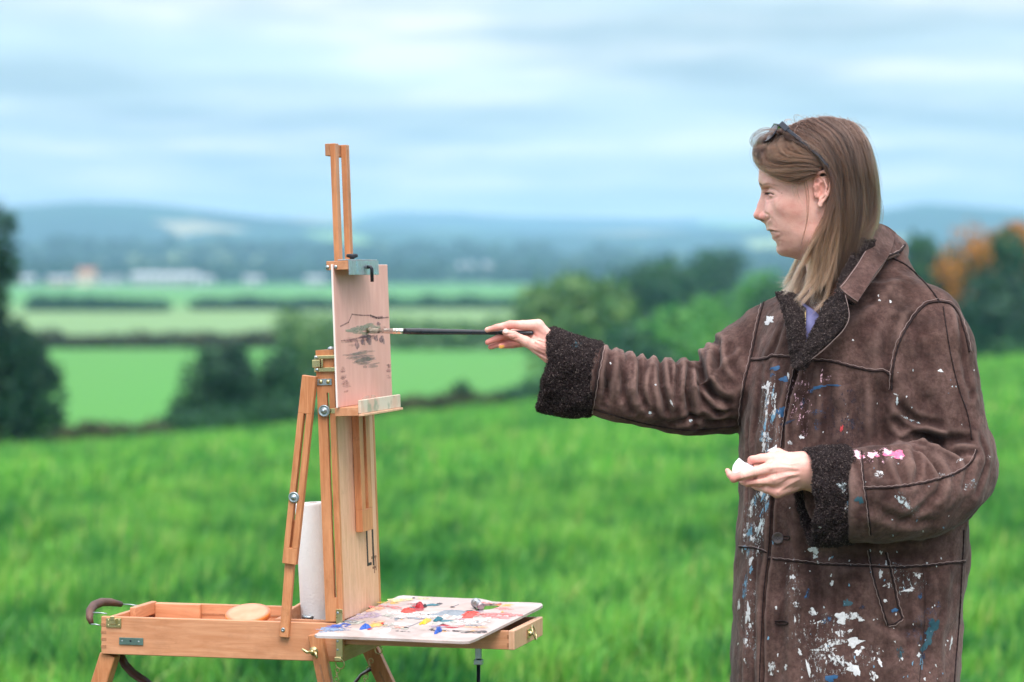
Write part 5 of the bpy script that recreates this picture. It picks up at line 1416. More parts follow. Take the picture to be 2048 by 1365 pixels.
H2V = hand_strokes(H2V, H2Q, [([(1506, 931), (1525, 929), (1548, 924)], 2.6, -3.0), ([(1476, 963), (1505, 957), (1530, 953), (1552, 948)], 2.6, -3.4), ([(1498, 973), (1520, 972), (1548, 972)], 2.4, -2.6),
    ([(1542, 936), (1570, 935), (1598, 938)], 3.0, 1.3), ([(1548, 960), (1575, 952), (1598, 948)], 3.0, 1.4), ([(1556, 984), (1578, 970), (1598, 960)], 3.0, 1.5), ([(1552, 948), (1575, 944), (1596, 943)], 3.2, -1.3), ([(1556, 972), (1578, 960), (1597, 954)], 3.2, -1.5), ([(1545, 918), (1570, 914), (1598, 916)], 4, .9),
    ([(1540, 936), (1546, 938)], 5, 1.6), ([(1545, 960), (1551, 961)], 5, 1.6), ([(1555, 985), (1559, 985)], 5, 1.4), ([(1497, 914), (1500, 926)], 1.4, -.7), ([(1484, 946), (1487, 960)], 1.3, -.7), ([(1466, 950), (1464, 962)], 1.2, -.6), ([(1512, 938), (1514, 952)], 1.2, -.5), ([(1520, 960), (1521, 972)], 1.2, -.5),
    ([(1560, 925), (1580, 930), (1600, 926)], 1.5, .5), ([(1570, 958), (1585, 950), (1600, 952)], 1.2, .5), ([(1585, 980), (1600, 972)], 4, -1.2)])


H1V = hand_strokes(H1V, H1Q, [([(1027, 664), (1029, 679)], 1.2, -.6), ([(1032, 665), (1033, 681)], 1.1, -.6), ([(1022, 643), (1021, 657)], 1.3, -.6), ([(992, 649), (993, 662)], 1.1, -.5), ([(1050, 676), (1056, 690)], 1.3, -.5), ([(1056, 664), (1066, 668), (1074, 676)], 2.4, -2.2),
    ([(1070, 680), (1090, 686), (1102, 690)], 2.2, -1.2), ([(1066, 700), (1085, 709), (1100, 713)], 2.4, -1.2), ([(1072, 692), (1088, 699), (1102, 703)], 3.0, 1.3), ([(1078, 646), (1090, 660), (1100, 676)], 3.2, 1.0), ([(1070, 660), (1090, 674)], 4, -1.0), ([(1076, 718), (1096, 724)], 2, -.9), ([(1004, 660), (1002, 670)], 1.4, -.3),
    ([(980, 678), (1000, 671), (1030, 667)], 2, -1.4), ([(985, 690), (1010, 683), (1036, 676)], 1.8, -1.6)])
# ---------------------------------------------------------------- torso, arms and legs under the clothes
fb = Field(PO_ + (-.42, -.28, -.01), PO_ + (.30, .25, 1.42), .010)
c0 = W(1690, 640, 4.95); hip = np.array([PX - .01, 4.96, .88])
fb.cap(c0 + (0, 0, -.04), hip + (0, 0, .12), .105, .10, .05, sq=((math.sin(.6), math.cos(.6), 0), 1.2)); fb.ell(hip, (.16, .12, .13), .05)
sr, sl_ = W(1572, 690, 5.03), W(1845, 690, 4.88)
fb.cap(sr, sl_, .045, .045, .05)
fb.cap(sr, W(1380, 800, 5.01), .038, .028, .03); fb.cap(W(1380, 800, 5.01), W(1190, 745, 4.985), .028, .027, .02)
fb.cap(sl_, W(1895, 925, 4.86), .045, .040, .03); fb.cap(W(1895, 925, 4.86), W(1680, 975, 4.757), .038, .030, .02)
for dx, dy in ((-.095, .03), (.085, -.03)):
    kn = np.array([PX + dx, 4.95 + dy, .47]); an = np.array([PX + dx * 1.1, 4.97 + dy, .09])
    fb.cap(hip + (dx * .8, dy, -.02), kn, .085, .055, .03); fb.cap(kn, an, .053, .036, .02)
    fb.cap(an, an + (-.06, -.09, -.045), .036, .03, .02)
BV, BQ = fb.mesh(); BV = smooth_mesh(BV, BQ, 2)
allV = np.concatenate([HVw, H1V, H2V, BV]); o1, o2, o3 = len(HVw), len(HVw) + len(H1V), len(HVw) + len(H1V) + len(H2V)
allQ = np.concatenate([HQ, H1Q + o1, H2Q + o2, BQ + o3])
body = np_mesh("body", allV - PO_, allQ, SKIN, person)
T = np.zeros((len(allV), 4), np.float32); T[:, 3] = 1; T[:len(tint)] = tint
def hand_tint(V, off, spots):
    for c, r_, a in spots:
        d = np.linalg.norm((V - W(*c)) / (r_ * S1), axis=1); k = 1 - smoothstep(.4, 1.0, d)
        T[off:off + len(V), 0] = np.maximum(T[off:off + len(V), 0], a * k)
hand_tint(H1V, o1, [((1021, 650, Y0 - .012), 22, .5), ((990, 660, Y0 - .006), 20, .6), ((978, 688, Y0), 30, .75), ((1005, 684, Y0), 26, .75), ((1030, 672, Y0 - .02), 14, .35), ((1012, 672, Y0 - .02), 8, .4), ((1030, 690, Y0), 30, .6), ((1085, 700, Y0 - .02), 20, .3)])
hand_tint(H2V, o2, [((1500, 926, Y2), 18, .55), ((1470, 955, Y2 - .01), 18, .6), ((1455, 945, Y2), 10, .4), ((1500, 966, Y2), 22, .4), ((1560, 960, Y2 - .02), 30, .2), ((1545, 985, Y2), 22, .35)])
ca = body.data.color_attributes.new("tint", 'FLOAT_COLOR', 'POINT'); ca.data.foreach_set("color", T.ravel())
# nails
m = NM("nail"); NAIL = m.set(color=(.72, .50, .46), rough=.22, spec=.5)
def nail(c, nrm, up, a, b):
    mb = MB(); c = Vector(c) - PO; nrm = Vector(nrm).normalized(); up = Vector(up); up = (up - nrm * up.dot(nrm)).normalized()
    blob(mb, c, up.cross(nrm), up, nrm, a, b, .0008, 3, .04, 16, 3); mb.build("nail", NAIL, body, True)
nail(W(1011, 663.0, Y0 - .0195), (-.1, -1, .35), (-1, 0, .45), .0035, .0048)
ye = MB(); blob(ye, Vector(W(1003, 693.5, Y0 - .0048)) - PO, Vector((1, 0, 0)), Vector((0, 0, 1)), Vector((0, -1, 0)), .0040, .0034, .0006, 4, .3)
ye.build("yellow_paint", CM['ochre'], body, True)
# eyes
m = NM("eye_white"); EYEW = m.set(color=(.62, .58, .55), rough=.15); IRIS = NM("iris").set(color=(.05, .07, .09), rough=.1)
for sg in (1, -1):
    q = hl(1549.5, 389.0, 35) * np.array([1, sg, 1]); c = Vector(head_to_world(q[None])[0] - PO_)
    MB().lathe(c, (-1, 0, -.1), [(.0001, -.0108), (.006, -.009), (.0095, -.005), (.0108, 0), (.0095, .005), (.006, .009), (.003, .0104), (.0001, .0108)], 20).build("eyeball", EYEW, body, True)
    MB().lathe(c + Vector((-.0098, -.0010 if sg > 0 else .001, -.0015)), (-1, -.1 * sg, -.15), [(.0052, 0), (.005, .0008), (.001, .0012)], 16).build("iris", IRIS, body, True)
# lashes
mb = MB(); rr = random.Random(3)
for i in range(34):
    t = i / 33; q = hl(1531 + 22 * t, 387.6 - 2 * math.sin(t * 2.6), 25 + 23 * t + 1); a = Vector(head_to_world(q[None])[0] - PO_)
    d = Vector((-.0045 + .002 * t, -.0035 - .001 * t, -.0030 + rr.uniform(-.0006, .0006)))
    mb.tube([a, a + d * .5 + Vector((0, 0, -.0006)), a + d], [.00025, .0002, .00005], 4, False)
mb.build("eyelashes", NM("lash_brown").set(color=(.02, .012, .01), rough=.6), body)
# ---------------------------------------------------------------- coat
YC = 4.95
fc = Field((W(1150, 700, YC)[0], YC - .30, .33), (W(2020, 700, YC)[0], YC + .27, 1.50), .0038)
s_ = YC / FPX
rws = [(560, 1650, 1812, .085), (590, 1580, 1850, .11), (625, 1535, 1885, .135), (670, 1512, 1905, .15), (740, 1497, 1912, .158), (820, 1486, 1905, .160), (900, 1483, 1905, .158), (1000, 1481, 1930, .158), (1100, 1476, 1936, .163), (1200, 1468, 1930, .17), (1300, 1463, 1922, .178), (1400, 1458, 1912, .186), (1600, 1450, 1905, .2), (1750, 1446, 1905, .205)]
A_ = np.array(rws, float); zr = np.array([W(0, r[0], YC)[2] for r in rws])[::-1]
zax = fc.ax[2]; xl = np.array([W(r[1], 700, YC)[0] for r in rws])[::-1]; xr = np.array([W(r[2], 700, YC)[0] for r in rws])[::-1]; dp = A_[:, 3][::-1]
XL, XR, DP = np.interp(zax, zr, xl), np.interp(zax, zr, xr), np.interp(zax, zr, dp)
ker = np.exp(-np.linspace(-2, 2, 13) ** 2); ker /= ker.sum()
XL, XR, DP = [np.convolve(np.pad(q, 6, mode='edge'), ker, 'valid').astype(np.float32)[None, None, :] for q in (XL, XR, DP)]
X = fc.ax[0][:, None, None].astype(np.float32); Y = fc.ax[1][None, :, None].astype(np.float32); Z = zax[None, None, :].astype(np.float32)
cx = (XL + XR) / 2; hw = (XR - XL) / 2
tilt = .22 * np.clip((Z - .95) / .4, 0, 1)                                  # shoulders turned: right one further away
yc = YC - tilt * (X - cx)
G = (np.abs((X - cx) / hw) ** 2.3 + np.abs((Y - yc) / DP) ** 2.3) ** (1 / 2.3)
ztop, zbot = W(0, 560, YC)[2], W(0, 1745, YC)[2]
fc.F = np.maximum((G - 1) * np.minimum(hw, DP), np.maximum(Z - ztop, zbot - Z)).astype(np.float32)
def cc(a, b, ra, rb, k=30, sub=False, sq=None): fc.cap(W(*a), W(*b), ra * s_, rb * s_, k * s_, sub, sq)
# right arm (reaching to the board)
YR = [(1600, 690, 5.02, 98), (1550, 712, 5.03, 98), (1510, 738, 5.03, 98), (1478, 764, 5.02, 96), (1438, 779, 5.01, 85), (1395, 794, 5.00, 74), (1375, 796, 5.0, 73), (1347, 792, 4.995, 78), (1318, 790, 4.99, 73), (1290, 786, 4.99, 72.5), (1262, 782, 4.985, 69), (1236, 777, 4.985, 71), (1205, 765, 4.98, 69), (1175, 759, 4.98, 69)]
for a, b in zip(YR, YR[1:]): cc(a[:3], b[:3], a[3], b[3], 12)
cc((1690, 600, 4.99), (1560, 665, 5.03), 60, 62, 40)
# left shoulder, upper arm, forearm
YL = [(1770, 610, 4.93, 78), (1840, 655, 4.89, 84), (1862, 700, 4.87, 88), (1870, 760, 4.86, 87), (1880, 840, 4.855, 86), (1896, 900, 4.85, 86), (1903, 930, 4.845, 84)]
for a, b in zip(YL, YL[1:]): cc(a[:3], b[:3], a[3], b[3], 16)
FA = [(1903, 935, 4.845, 84), (1880, 960, 4.82, 90), (1830, 982, 4.79, 92), (1780, 988, 4.77, 92), (1730, 992, 4.755, 90), (1690, 993, 4.745, 88)]
for a, b in zip(FA, FA[1:]): cc(a[:3], b[:3], a[3], b[3], 14)
# puffed cloth between the pinches of the reaching sleeve
for a, b, c, r_ in (((1417, 722), (1426, 765), (1444, 800), 15), ((1386, 738), (1396, 775), (1412, 815), 13), ((1368, 732), (1370, 780), (1378, 820), 11), ((1338, 734), (1338, 780), (1350, 822), 13), ((1303, 733), (1300, 778), (1312, 822), 13), ((1264, 736), (1264, 785), (1272, 820), 13), ((1236, 728), (1228, 775), (1226, 812), 12)):
    y0_ = 4.995; cc((a[0], a[1] - 9, y0_), (b[0], b[1] - 8, y0_ - .046), r_, r_, 9); cc((b[0], b[1] - 8, y0_ - .046), (c[0], c[1], y0_ - .040), r_, r_ * .6, 9)
for a, b, c, r_ in (((1810, 906), (1818, 940), (1822, 985), 12), ((1775, 908), (1782, 945), (1790, 985), 11)):
    y0_ = 4.775; cc((a[0], a[1] + 6, y0_ + .02), (b[0], b[1], y0_ - .058), r_, r_, 9); cc((b[0], b[1], y0_ - .058), (c[0], c[1], y0_ - .066), r_, r_ * .6, 9)
cc((1812, 858, 4.80), (1880, 866, 4.79), 14, 16, 12)
# stand of the collar at the nape
cc((1742, 500, 4.985), (1752, 560, 4.975), 64, 82, 20)
# neck opening and the V at the front
cc((1668, 440, 4.90), (1690, 620, 4.93), 66, 62, 8, True)
for a, b, ra, rb in (((1640, 600, 4.80), (1625, 660, 4.79), 34, 26), ((1625, 660, 4.79), (1605, 722, 4.78), 22, 5)):
    fc.cap(W(*a), W(*b), ra * s_, rb * s_, 6 * s_, True, sq=((0, 1, 0), .35))
# straight sleeve ends under the turned back cuffs
def clip(p, d, lo_, hi_):
    sl, X_, Y_, Z_ = fc.win(np.minimum(lo_, hi_), np.maximum(lo_, hi_), 0); d = np.array(d, float); d /= np.linalg.norm(d)
    fc.F[sl] = np.maximum(fc.F[sl], (X_ - p[0]) * d[0] + (Y_ - p[1]) * d[1] + (Z_ - p[2]) * d[2])
clip(W(1176, 757, 4.98), (-1, 0, .18), W(1090, 900, 4.85), W(1260, 600, 5.12)); clip(W(1694, 992, 4.745), (-1, .05, 0), W(1580, 1110, 4.60), W(1720, 870, 4.775))
CV, CQ = fc.mesh(); CV = smooth_mesh(CV, CQ, 3)
CN = normals(CV, CQ)
def bvh(V, Q): return BVHTree.FromPolygons([tuple(v) for v in V], [tuple(int(i) for i in q) for q in Q])
CB = bvh(CV, CQ)
def cast(px, py, B=None):
    d = (P(px, py, 5) - EYE).normalized(); h = (B or CB).ray_cast(EYE, d, 12); return h if h[0] is not None else None
def densify(pts, step=5.0):
    out = []
    for a, b in zip(pts, pts[1:]):
        n = max(1, int(math.hypot(b[0] - a[0], b[1] - a[1]) / step))
        out += [(a[0] + (b[0] - a[0]) * i / n, a[1] + (b[1] - a[1]) * i / n) for i in range(n)]
    return out + [pts[-1]]
def smooth_line(pts):
    p = [np.array(q, float) for q in pts]; out = []
    for i in range(len(p) - 1):
        p0, p1, p2, p3 = p[max(i - 1, 0)], p[i], p[i + 1], p[min(i + 2, len(p) - 1)]
        for t in np.linspace(0, 1, 7)[:-1]:
            out.append(tuple(.5 * (2 * p1 + (p2 - p0) * t + (2 * p0 - 5 * p1 + 4 * p2 - p3) * t * t + (3 * p1 - 3 * p2 + p3 - p0) * t ** 3)))
    return out + [tuple(p[-1])]
disp = np.zeros(len(CV))
vis = CN[:, 1] < .35
def fold(pts, w, dpt, taper=True):
    """push a soft crease (dpt < 0) or ridge (dpt > 0), width w px, into the coat along a traced line"""
    line = densify(smooth_line(pts), 2); H = [cast(*q) for q in line]; H = [(np.array(h[0]), i / max(1, len(line) - 1)) for i, h in enumerate(H) if h]
    if not H: return
    best = np.full(len(CV), 9.0); amp = np.zeros(len(CV)); r = w * s_
    lo_ = np.min([h[0] for h in H], 0) - 3 * r; hi_ = np.max([h[0] for h in H], 0) + 3 * r
    m_ = np.nonzero(np.all((CV > lo_) & (CV < hi_), 1) & vis)[0]; V_ = CV[m_]; bst = np.full(len(m_), 9.0); am = np.zeros(len(m_))
    for p, t in H:
        d = np.linalg.norm(V_ - p, axis=1); q = d < bst; bst[q] = d[q]; am[q] = math.sin(math.pi * (.12 + .76 * t)) ** .7 if taper else 1.0
    g = np.exp(-(bst / r) ** 2) - .35 * np.exp(-((bst - 1.9 * r) / r) ** 2)
    disp[m_] += dpt * .001 * am * g
F_ = fold
# reaching sleeve
F_([(1397, 716), (1409, 746), (1432, 790), (1456, 806)], 8, -15); F_([(1391, 727), (1400, 764), (1415, 805), (1440, 830)], 7, -13); F_([(1379, 727), (1376, 776), (1379, 820), (1391, 852)], 7, -12)
F_([(1362, 730), (1356, 760), (1362, 806)], 6, -8); F_([(1318, 722), (1324, 764), (1333, 823)], 7, -10); F_([(1288, 724), (1280, 776), (1287, 810)], 7, -9); F_([(1245, 726), (1250, 787), (1262, 825)], 7, -9)
F_([(1227, 714), (1212, 787), (1208, 815)], 6, -7); F_([(1266, 722), (1262, 770)], 5, -6); F_([(1340, 722), (1345, 780)], 5, -6); F_([(1304, 735), (1300, 780), (1312, 835)], 5, -5)
F_([(1432, 702), (1440, 740), (1465, 770)], 8, -9); F_([(1420, 705), (1428, 735)], 7, 7); F_([(1460, 690), (1468, 730), (1480, 760)], 9, -6); F_([(1395, 840), (1430, 850), (1470, 842)], 8, -7)
F_([(1345, 850), (1390, 838), (1420, 835)], 7, -7); F_([(1405, 770), (1425, 815), (1450, 818)], 6, 7); F_([(1475, 700), (1440, 735)], 7, 5)
# bent sleeve
F_([(1792, 842), (1822, 862), (1880, 878), (1935, 880)], 9, -14); F_([(1812, 882), (1850, 872), (1900, 895), (1940, 908)], 8, -13); F_([(1800, 812), (1830, 842), (1880, 850)], 9, -8)
F_([(1830, 895), (1850, 905), (1880, 940)], 7, -10); F_([(1795, 908), (1800, 940), (1812, 972)], 8, -9); F_([(1828, 900), (1836, 940), (1830, 965)], 7, -8); F_([(1760, 905), (1768, 950)], 7, -5)
F_([(1858, 900), (1885, 950), (1878, 990)], 8, -9); F_([(1905, 890), (1935, 930), (1930, 975)], 8, -8); F_([(1740, 1010), (1800, 1040), (1870, 1045)], 11, -5); F_([(1960, 880), (1970, 930), (1955, 985)], 7, -5)
F_([(1880, 985), (1840, 1020), (1800, 1050)], 9, -5); F_([(1845, 885), (1862, 880), (1880, 888)], 6, 9); F_([(1815, 862), (1850, 868), (1890, 870)], 6, 7)
F_([(1800, 700), (1830, 780), (1880, 830)], 14, -5); F_([(1920, 640), (1932, 720), (1945, 790)], 8, -7); F_([(1905, 620), (1925, 680), (1940, 780)], 8, 5)
# body
F_([(1786, 640), (1775, 690), (1770, 735)], 12, -11); F_([(1775, 760), (1762, 820), (1770, 890)], 14, -10); F_([(1700, 745), (1708, 820), (1700, 892)], 11, -4); F_([(1735, 750), (1740, 820), (1735, 890)], 10, 4)
F_([(1655, 740), (1662, 820), (1650, 890)], 10, -4); F_([(1615, 745), (1608, 820), (1605, 895)], 9, -5); F_([(1635, 745), (1640, 800), (1632, 880)], 8, 4); F_([(1590, 740), (1577, 790), (1565, 850), (1562, 896)], 6, -10, False)
F_([(1545, 735), (1540, 800), (1528, 900)], 9, 6); F_([(1520, 740), (1516, 820), (1508, 900)], 9, -4); F_([(1498, 850), (1494, 960), (1490, 1080)], 8, -5)
F_([(1545, 1000), (1537, 1109), (1527, 1190), (1521, 1365), (1518, 1500)], 5, -7, False); F_([(1590, 1000), (1590, 1110), (1585, 1240), (1578, 1400)], 13, 7); F_([(1635, 1140), (1628, 1250), (1618, 1400)], 14, -6)
F_([(1700, 1140), (1712, 1250), (1700, 1400)], 16, -4); F_([(1500, 1110), (1492, 1230), (1484, 1400)], 8, 5); F_([(1508, 1120), (1506, 1230), (1500, 1400)], 6, -4); F_([(1850, 1140), (1852, 1250), (1842, 1400)], 12, -5); F_([(1890, 1140), (1885, 1260), (1876, 1400)], 14, 4)
F_([(1620, 1112), (1720, 1118), (1850, 1112)], 12, -6); F_([(1760, 1245), (1800, 1262), (1840, 1258)], 9, -5); F_([(1560, 650), (1545, 690), (1530, 715)], 8, -5); F_([(1640, 700), (1690, 660), (1740, 620)], 14, 4); F_([(1790, 560), (1760, 600), (1710, 640)], 12, 4)
F_([(1835, 600), (1805, 640), (1790, 700)], 8, 3)
def fold3(pts3, w, dpt):
    """crease along points given in space, dropped on to the nearest cloth"""
    P3 = []
    for p, q in zip(pts3, pts3[1:]):
        p, q = W(*p), W(*q); n_ = max(2, int(np.linalg.norm(q - p) / .002)); P3 += [p + (q - p) * i / n_ for i in range(n_)]
    H = [np.array(CB.find_nearest(Vector(p))[0]) for p in P3]; r = w * s_; A_3 = np.array(H)
    m_ = np.nonzero(np.all((CV > A_3.min(0) - 3 * r) & (CV < A_3.max(0) + 3 * r), 1))[0]; V_ = CV[m_]; bst = np.full(len(m_), 9.0); am = np.zeros(len(m_))
    for i, p in enumerate(A_3):
        d = np.linalg.norm(V_ - p, axis=1); q = d < bst; bst[q] = d[q]; am[q] = min(1, .25 + 2.2 * math.sin(math.pi * (i + .5) / len(A_3)) ** .8)
    disp[m_] += dpt * .001 * am * (np.exp(-(bst / r) ** 2) - .4 * np.exp(-((bst - 1.9 * r) / r) ** 2))
for x0, yt, x1, y1, x2, y2, w_, d_ in ((1393, 718, 1406, 762, 1436, 806, 6.5, -15), (1381, 720, 1380, 776, 1390, 836, 5.5, -10), (1352, 715, 1358, 770, 1350, 800, 5, -7), (1320, 716, 1324, 770, 1338, 835, 5.5, -10), (1296, 716, 1288, 760, 1276, 800, 5, -6), (1270, 716, 1280, 776, 1300, 830, 5.5, -8), (1246, 708, 1252, 760, 1240, 800, 5, -7), (1222, 700, 1212, 750, 1216, 805, 5, -7), (1434, 692, 1424, 728, 1452, 778, 7, -9)):
    fold3([(x0 - 4, yt - 4, 5.055), (x0, yt - 8, 4.995), (x1, y1, 4.925), (x2, y2, 4.93)], w_, d_)
nz = n3(CV[:, 0], CV[:, 1], CV[:, 2], 9, 3, 4) * .014 + n3(CV[:, 0], CV[:, 1], CV[:, 2], 26, 8, 4) * .007
CV = CV + CN * (disp + nz)[:, None]
CV = smooth_mesh(CV, CQ, 1, .4)
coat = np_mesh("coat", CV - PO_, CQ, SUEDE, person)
CB = bvh(CV, CQ); CN = normals(CV, CQ)

def surf(px, py, lift=0.0, B=None):
    h = cast(px, py, B)
    return None if h is None else h[0] + h[1] * (lift if h[1].y < 0 else -lift)
def seam(pts, w=2.6, thread=True, closed=False, thin=False, side=1, B=None):
    ln = densify(smooth_line(pts), 3.0); A = []; Bp = []; n = len(ln)
    for i, q in enumerate(ln):
        a = ln[max(i - 1, 0)]; b = ln[min(i + 1, n - 1)]; tx, ty = b[0] - a[0], b[1] - a[1]; L = math.hypot(tx, ty) + 1e-9
        p = surf(*q, .0010, B); 
        if p is None: continue
        wob = math.sin(i * 1.35) * .9
        off = side * (w * .9 + wob * .8)
        p2 = surf(q[0] - ty / L * off, q[1] + tx / L * off, .0018, B)
        A.append(p - PO)
        if p2 is not None: Bp.append(p2 - PO)
    if len(A) < 3: return
    r_ = w * .41 * s_ * (1.0 if not thin else .5)
    o = MB().tube(A, [r_ * (1 + .22 * math.sin(i * 1.9)) for i in range(len(A))], 8).build("seam", PIPING, coat, True)
    if thread and len(Bp) > 3:
        MB().tube(Bp, .00048, 6).build("seam_thread", THREAD, coat, True)
seam([(1529, 600), (1516, 650), (1506, 700), (1491, 760), (1483, 805), (1481, 850)], 4.2)
seam([(1502, 722), (1530, 719), (1550, 713), (1586, 716)], 4, side=-1)
seam([(1622, 722), (1660, 724), (1700, 733), (1740, 742), (1768, 743), (1781, 752)], 4, side=-1)
seam([(1877, 604), (1850, 611), (1820, 645), (1797, 690), (1786, 740), (1784, 780)], 5, side=1)
seam([(1877, 604), (1900, 609), (1918, 632), (1930, 668), (1938, 705)], 4.2, side=-1)
seam([(1778, 515), (1810, 530), (1840, 557), (1862, 581), (1877, 602)], 4.2, False)
seam([(1886, 614), (1893, 660), (1903, 720), (1918, 780), (1935, 830), (1944, 880)], 3, False)
seam([(1536, 1118), (1580, 1122), (1650, 1130), (1740, 1134), (1790, 1136), (1850, 1132), (1930, 1124)], 3.6, side=-1)
seam([(1479, 1095), (1510, 1097), (1533, 1106)], 3.6, side=-1)
seam([(1738, 1100), (1746, 1150), (1760, 1200), (1776, 1250)], 3.4); seam([(1771, 1105), (1785, 1160), (1795, 1210), (1804, 1237)], 3.4, side=-1); seam([(1776, 1250), (1790, 1247), (1804, 1237)], 3.2)
seam([(1727, 978), (1790, 975), (1850, 966), (1910, 948), (1943, 925), (1954, 900)], 3.6, side=-1)
seam([(1723, 903), (1728, 960), (1735, 1010), (1742, 1070)], 3.4)
seam([(1206, 694), (1197, 740), (1188, 790), (1182, 826)], 4.2, side=-1)
seam([(1186, 818), (1240, 834), (1300, 849), (1380, 860), (1470, 852)], 3, False)
seam([(1589, 738), (1577, 790), (1567, 850), (1562, 896)], 3, True); seam([(1542, 1009), (1536, 1109), (1527, 1186), (1521, 1300), (1519, 1365), (1517, 1500)], 2.6, False)
seam([(1845, 1138), (1850, 1200), (1846, 1280), (1838, 1365), (1834, 1480)], 2, False, thin=True)
seam([(1927, 1060), (1924, 1130), (1917, 1250), (1908, 1365), (1905, 1500)], 3.4, False)
# button and buttonholes
def surf_frame(px, py):
    h = cast(px, py); n = h[1] if h[1].y < 0 else -h[1]; return h[0] - PO, n
c, n = surf_frame(1556, 1077); n = (n + Vector((0, -1, 0))).normalized()
HORN = NM("dark_horn"); HORN.bump(HORN.noise(HORN.coord(), 200, 3), .3, .0005)
HORN = HORN.set(color=HORN.ramp(HORN.noise(HORN.coord(), 60, 3), [(.3, (.035, .022, .024)), (.7, (.10, .070, .070))]), rough=.3, spec=.6)
btn = MB().lathe(c + n * .0005, n, [(.0090, 0), (.0100, .0012), (.0098, .0032), (.0086, .0040), (.0072, .0031), (.001, .0028)], 32).build("button", HORN, coat, True)
u = n.orthogonal().normalized(); w = n.cross(u)
for a, b in ((1, 1), (1, -1), (-1, 1), (-1, -1)):
    q = c + n * .0030 + u * .0017 * a + w * .0017 * b
    MB().lathe(q, n, [(.0008, 0), (.0008, .0005), (.0002, .0006)], 8).build("button_hole", PIPING, btn)
def bhole(pts):
    A = [surf(*q, .0008) for q in densify(smooth_line(pts), 2)]; A = [a - PO for a in A if a is not None]
    if len(A) > 2: MB().tube(A, .0012, 6, closed=False).build("buttonhole", PIPING, coat, True)
bhole([(1568, 1074), (1578, 1073), (1580, 1077), (1577, 1080), (1568, 1079)]); bhole([(1550, 1243), (1565, 1242), (1576, 1245), (1574, 1249), (1560, 1249), (1550, 1246)])

# ---------------------------------------------------------------- fibre helper
def strands(name, pts, radii, mat, parent, label=None):
    """pts (n, k, 3) -> hair curves"""
    n, k, _ = pts.shape
    hc_ = bpy.data.hair_curves.new(name); hc_.add_curves([k] * n)
    hc_.attributes["position"].data.foreach_set("vector", pts.astype(np.float32).ravel())
    ra = hc_.attributes.get("radius") or hc_.attributes.new("radius", 'FLOAT', 'POINT')
    ra.data.foreach_set("value", radii.astype(np.float32).ravel())
    o = bpy.data.objects.new(name, hc_); hc_.materials.append(mat); link(o, parent); return o
m = NM("fleece_fibre")
hi_ = m.node("ShaderNodeHairInfo")
FIB = m.set(color=m.ramp(hi_.outputs["Random"], [(0, (.010, .007, .008)), (.6, (.028, .020, .022)), (.92, (.075, .056, .057)), (1, (.20, .16, .15))]), rough=.7, spec=.25)
def curls(V, Q, N, count, parent, seed, L=.0034, mask=None):
    count = int(count * 1.4)
    r = np.random.default_rng(seed); c = V[Q].mean(1); fa = np.cross(V[Q[:, 2]] - V[Q[:, 0]], V[Q[:, 3]] - V[Q[:, 1]]); ar = np.linalg.norm(fa, axis=1)
    nn = fa / (ar[:, None] + 1e-12); ok = ar > 0
    if mask is not None: ok &= mask(c)
    w = np.where(ok, ar, 0); k = r.choice(len(Q), count, p=w / w.sum())
    uu, vv = r.random(count)[:, None], r.random(count)[:, None]; q = V[Q[k]]
    p = (q[:, 0] * (1 - uu) + q[:, 1] * uu) * (1 - vv) + (q[:, 3] * (1 - uu) + q[:, 2] * uu) * vv
    n_ = nn[k]; t = np.cross(n_, r.normal(size=(count, 3))); t /= np.linalg.norm(t, axis=1)[:, None]; b = np.cross(n_, t)
    th = r.random(count) * 1.2 + .6; kk = 7; P_ = np.zeros((count, kk, 3)); ln = L * (.6 + .8 * r.random(count))
    for i in range(kk):
        s = i / (kk - 1); a = s * 4.6
        P_[:, i] = p + n_ * (ln * (.12 + .62 * np.sin(min(s * 2.2, 1.9)) * .8))[:, None] + (t * np.cos(a) + b * np.sin(a)) * (ln * .26)[:, None] - t * (ln * .26)[:, None]
    rad = np.tile(np.array([.00036, .00036, .00034, .0003, .00026, .0002, .0001]), (count, 1))
    return strands("fleece_curls", P_, rad, FIB, parent)

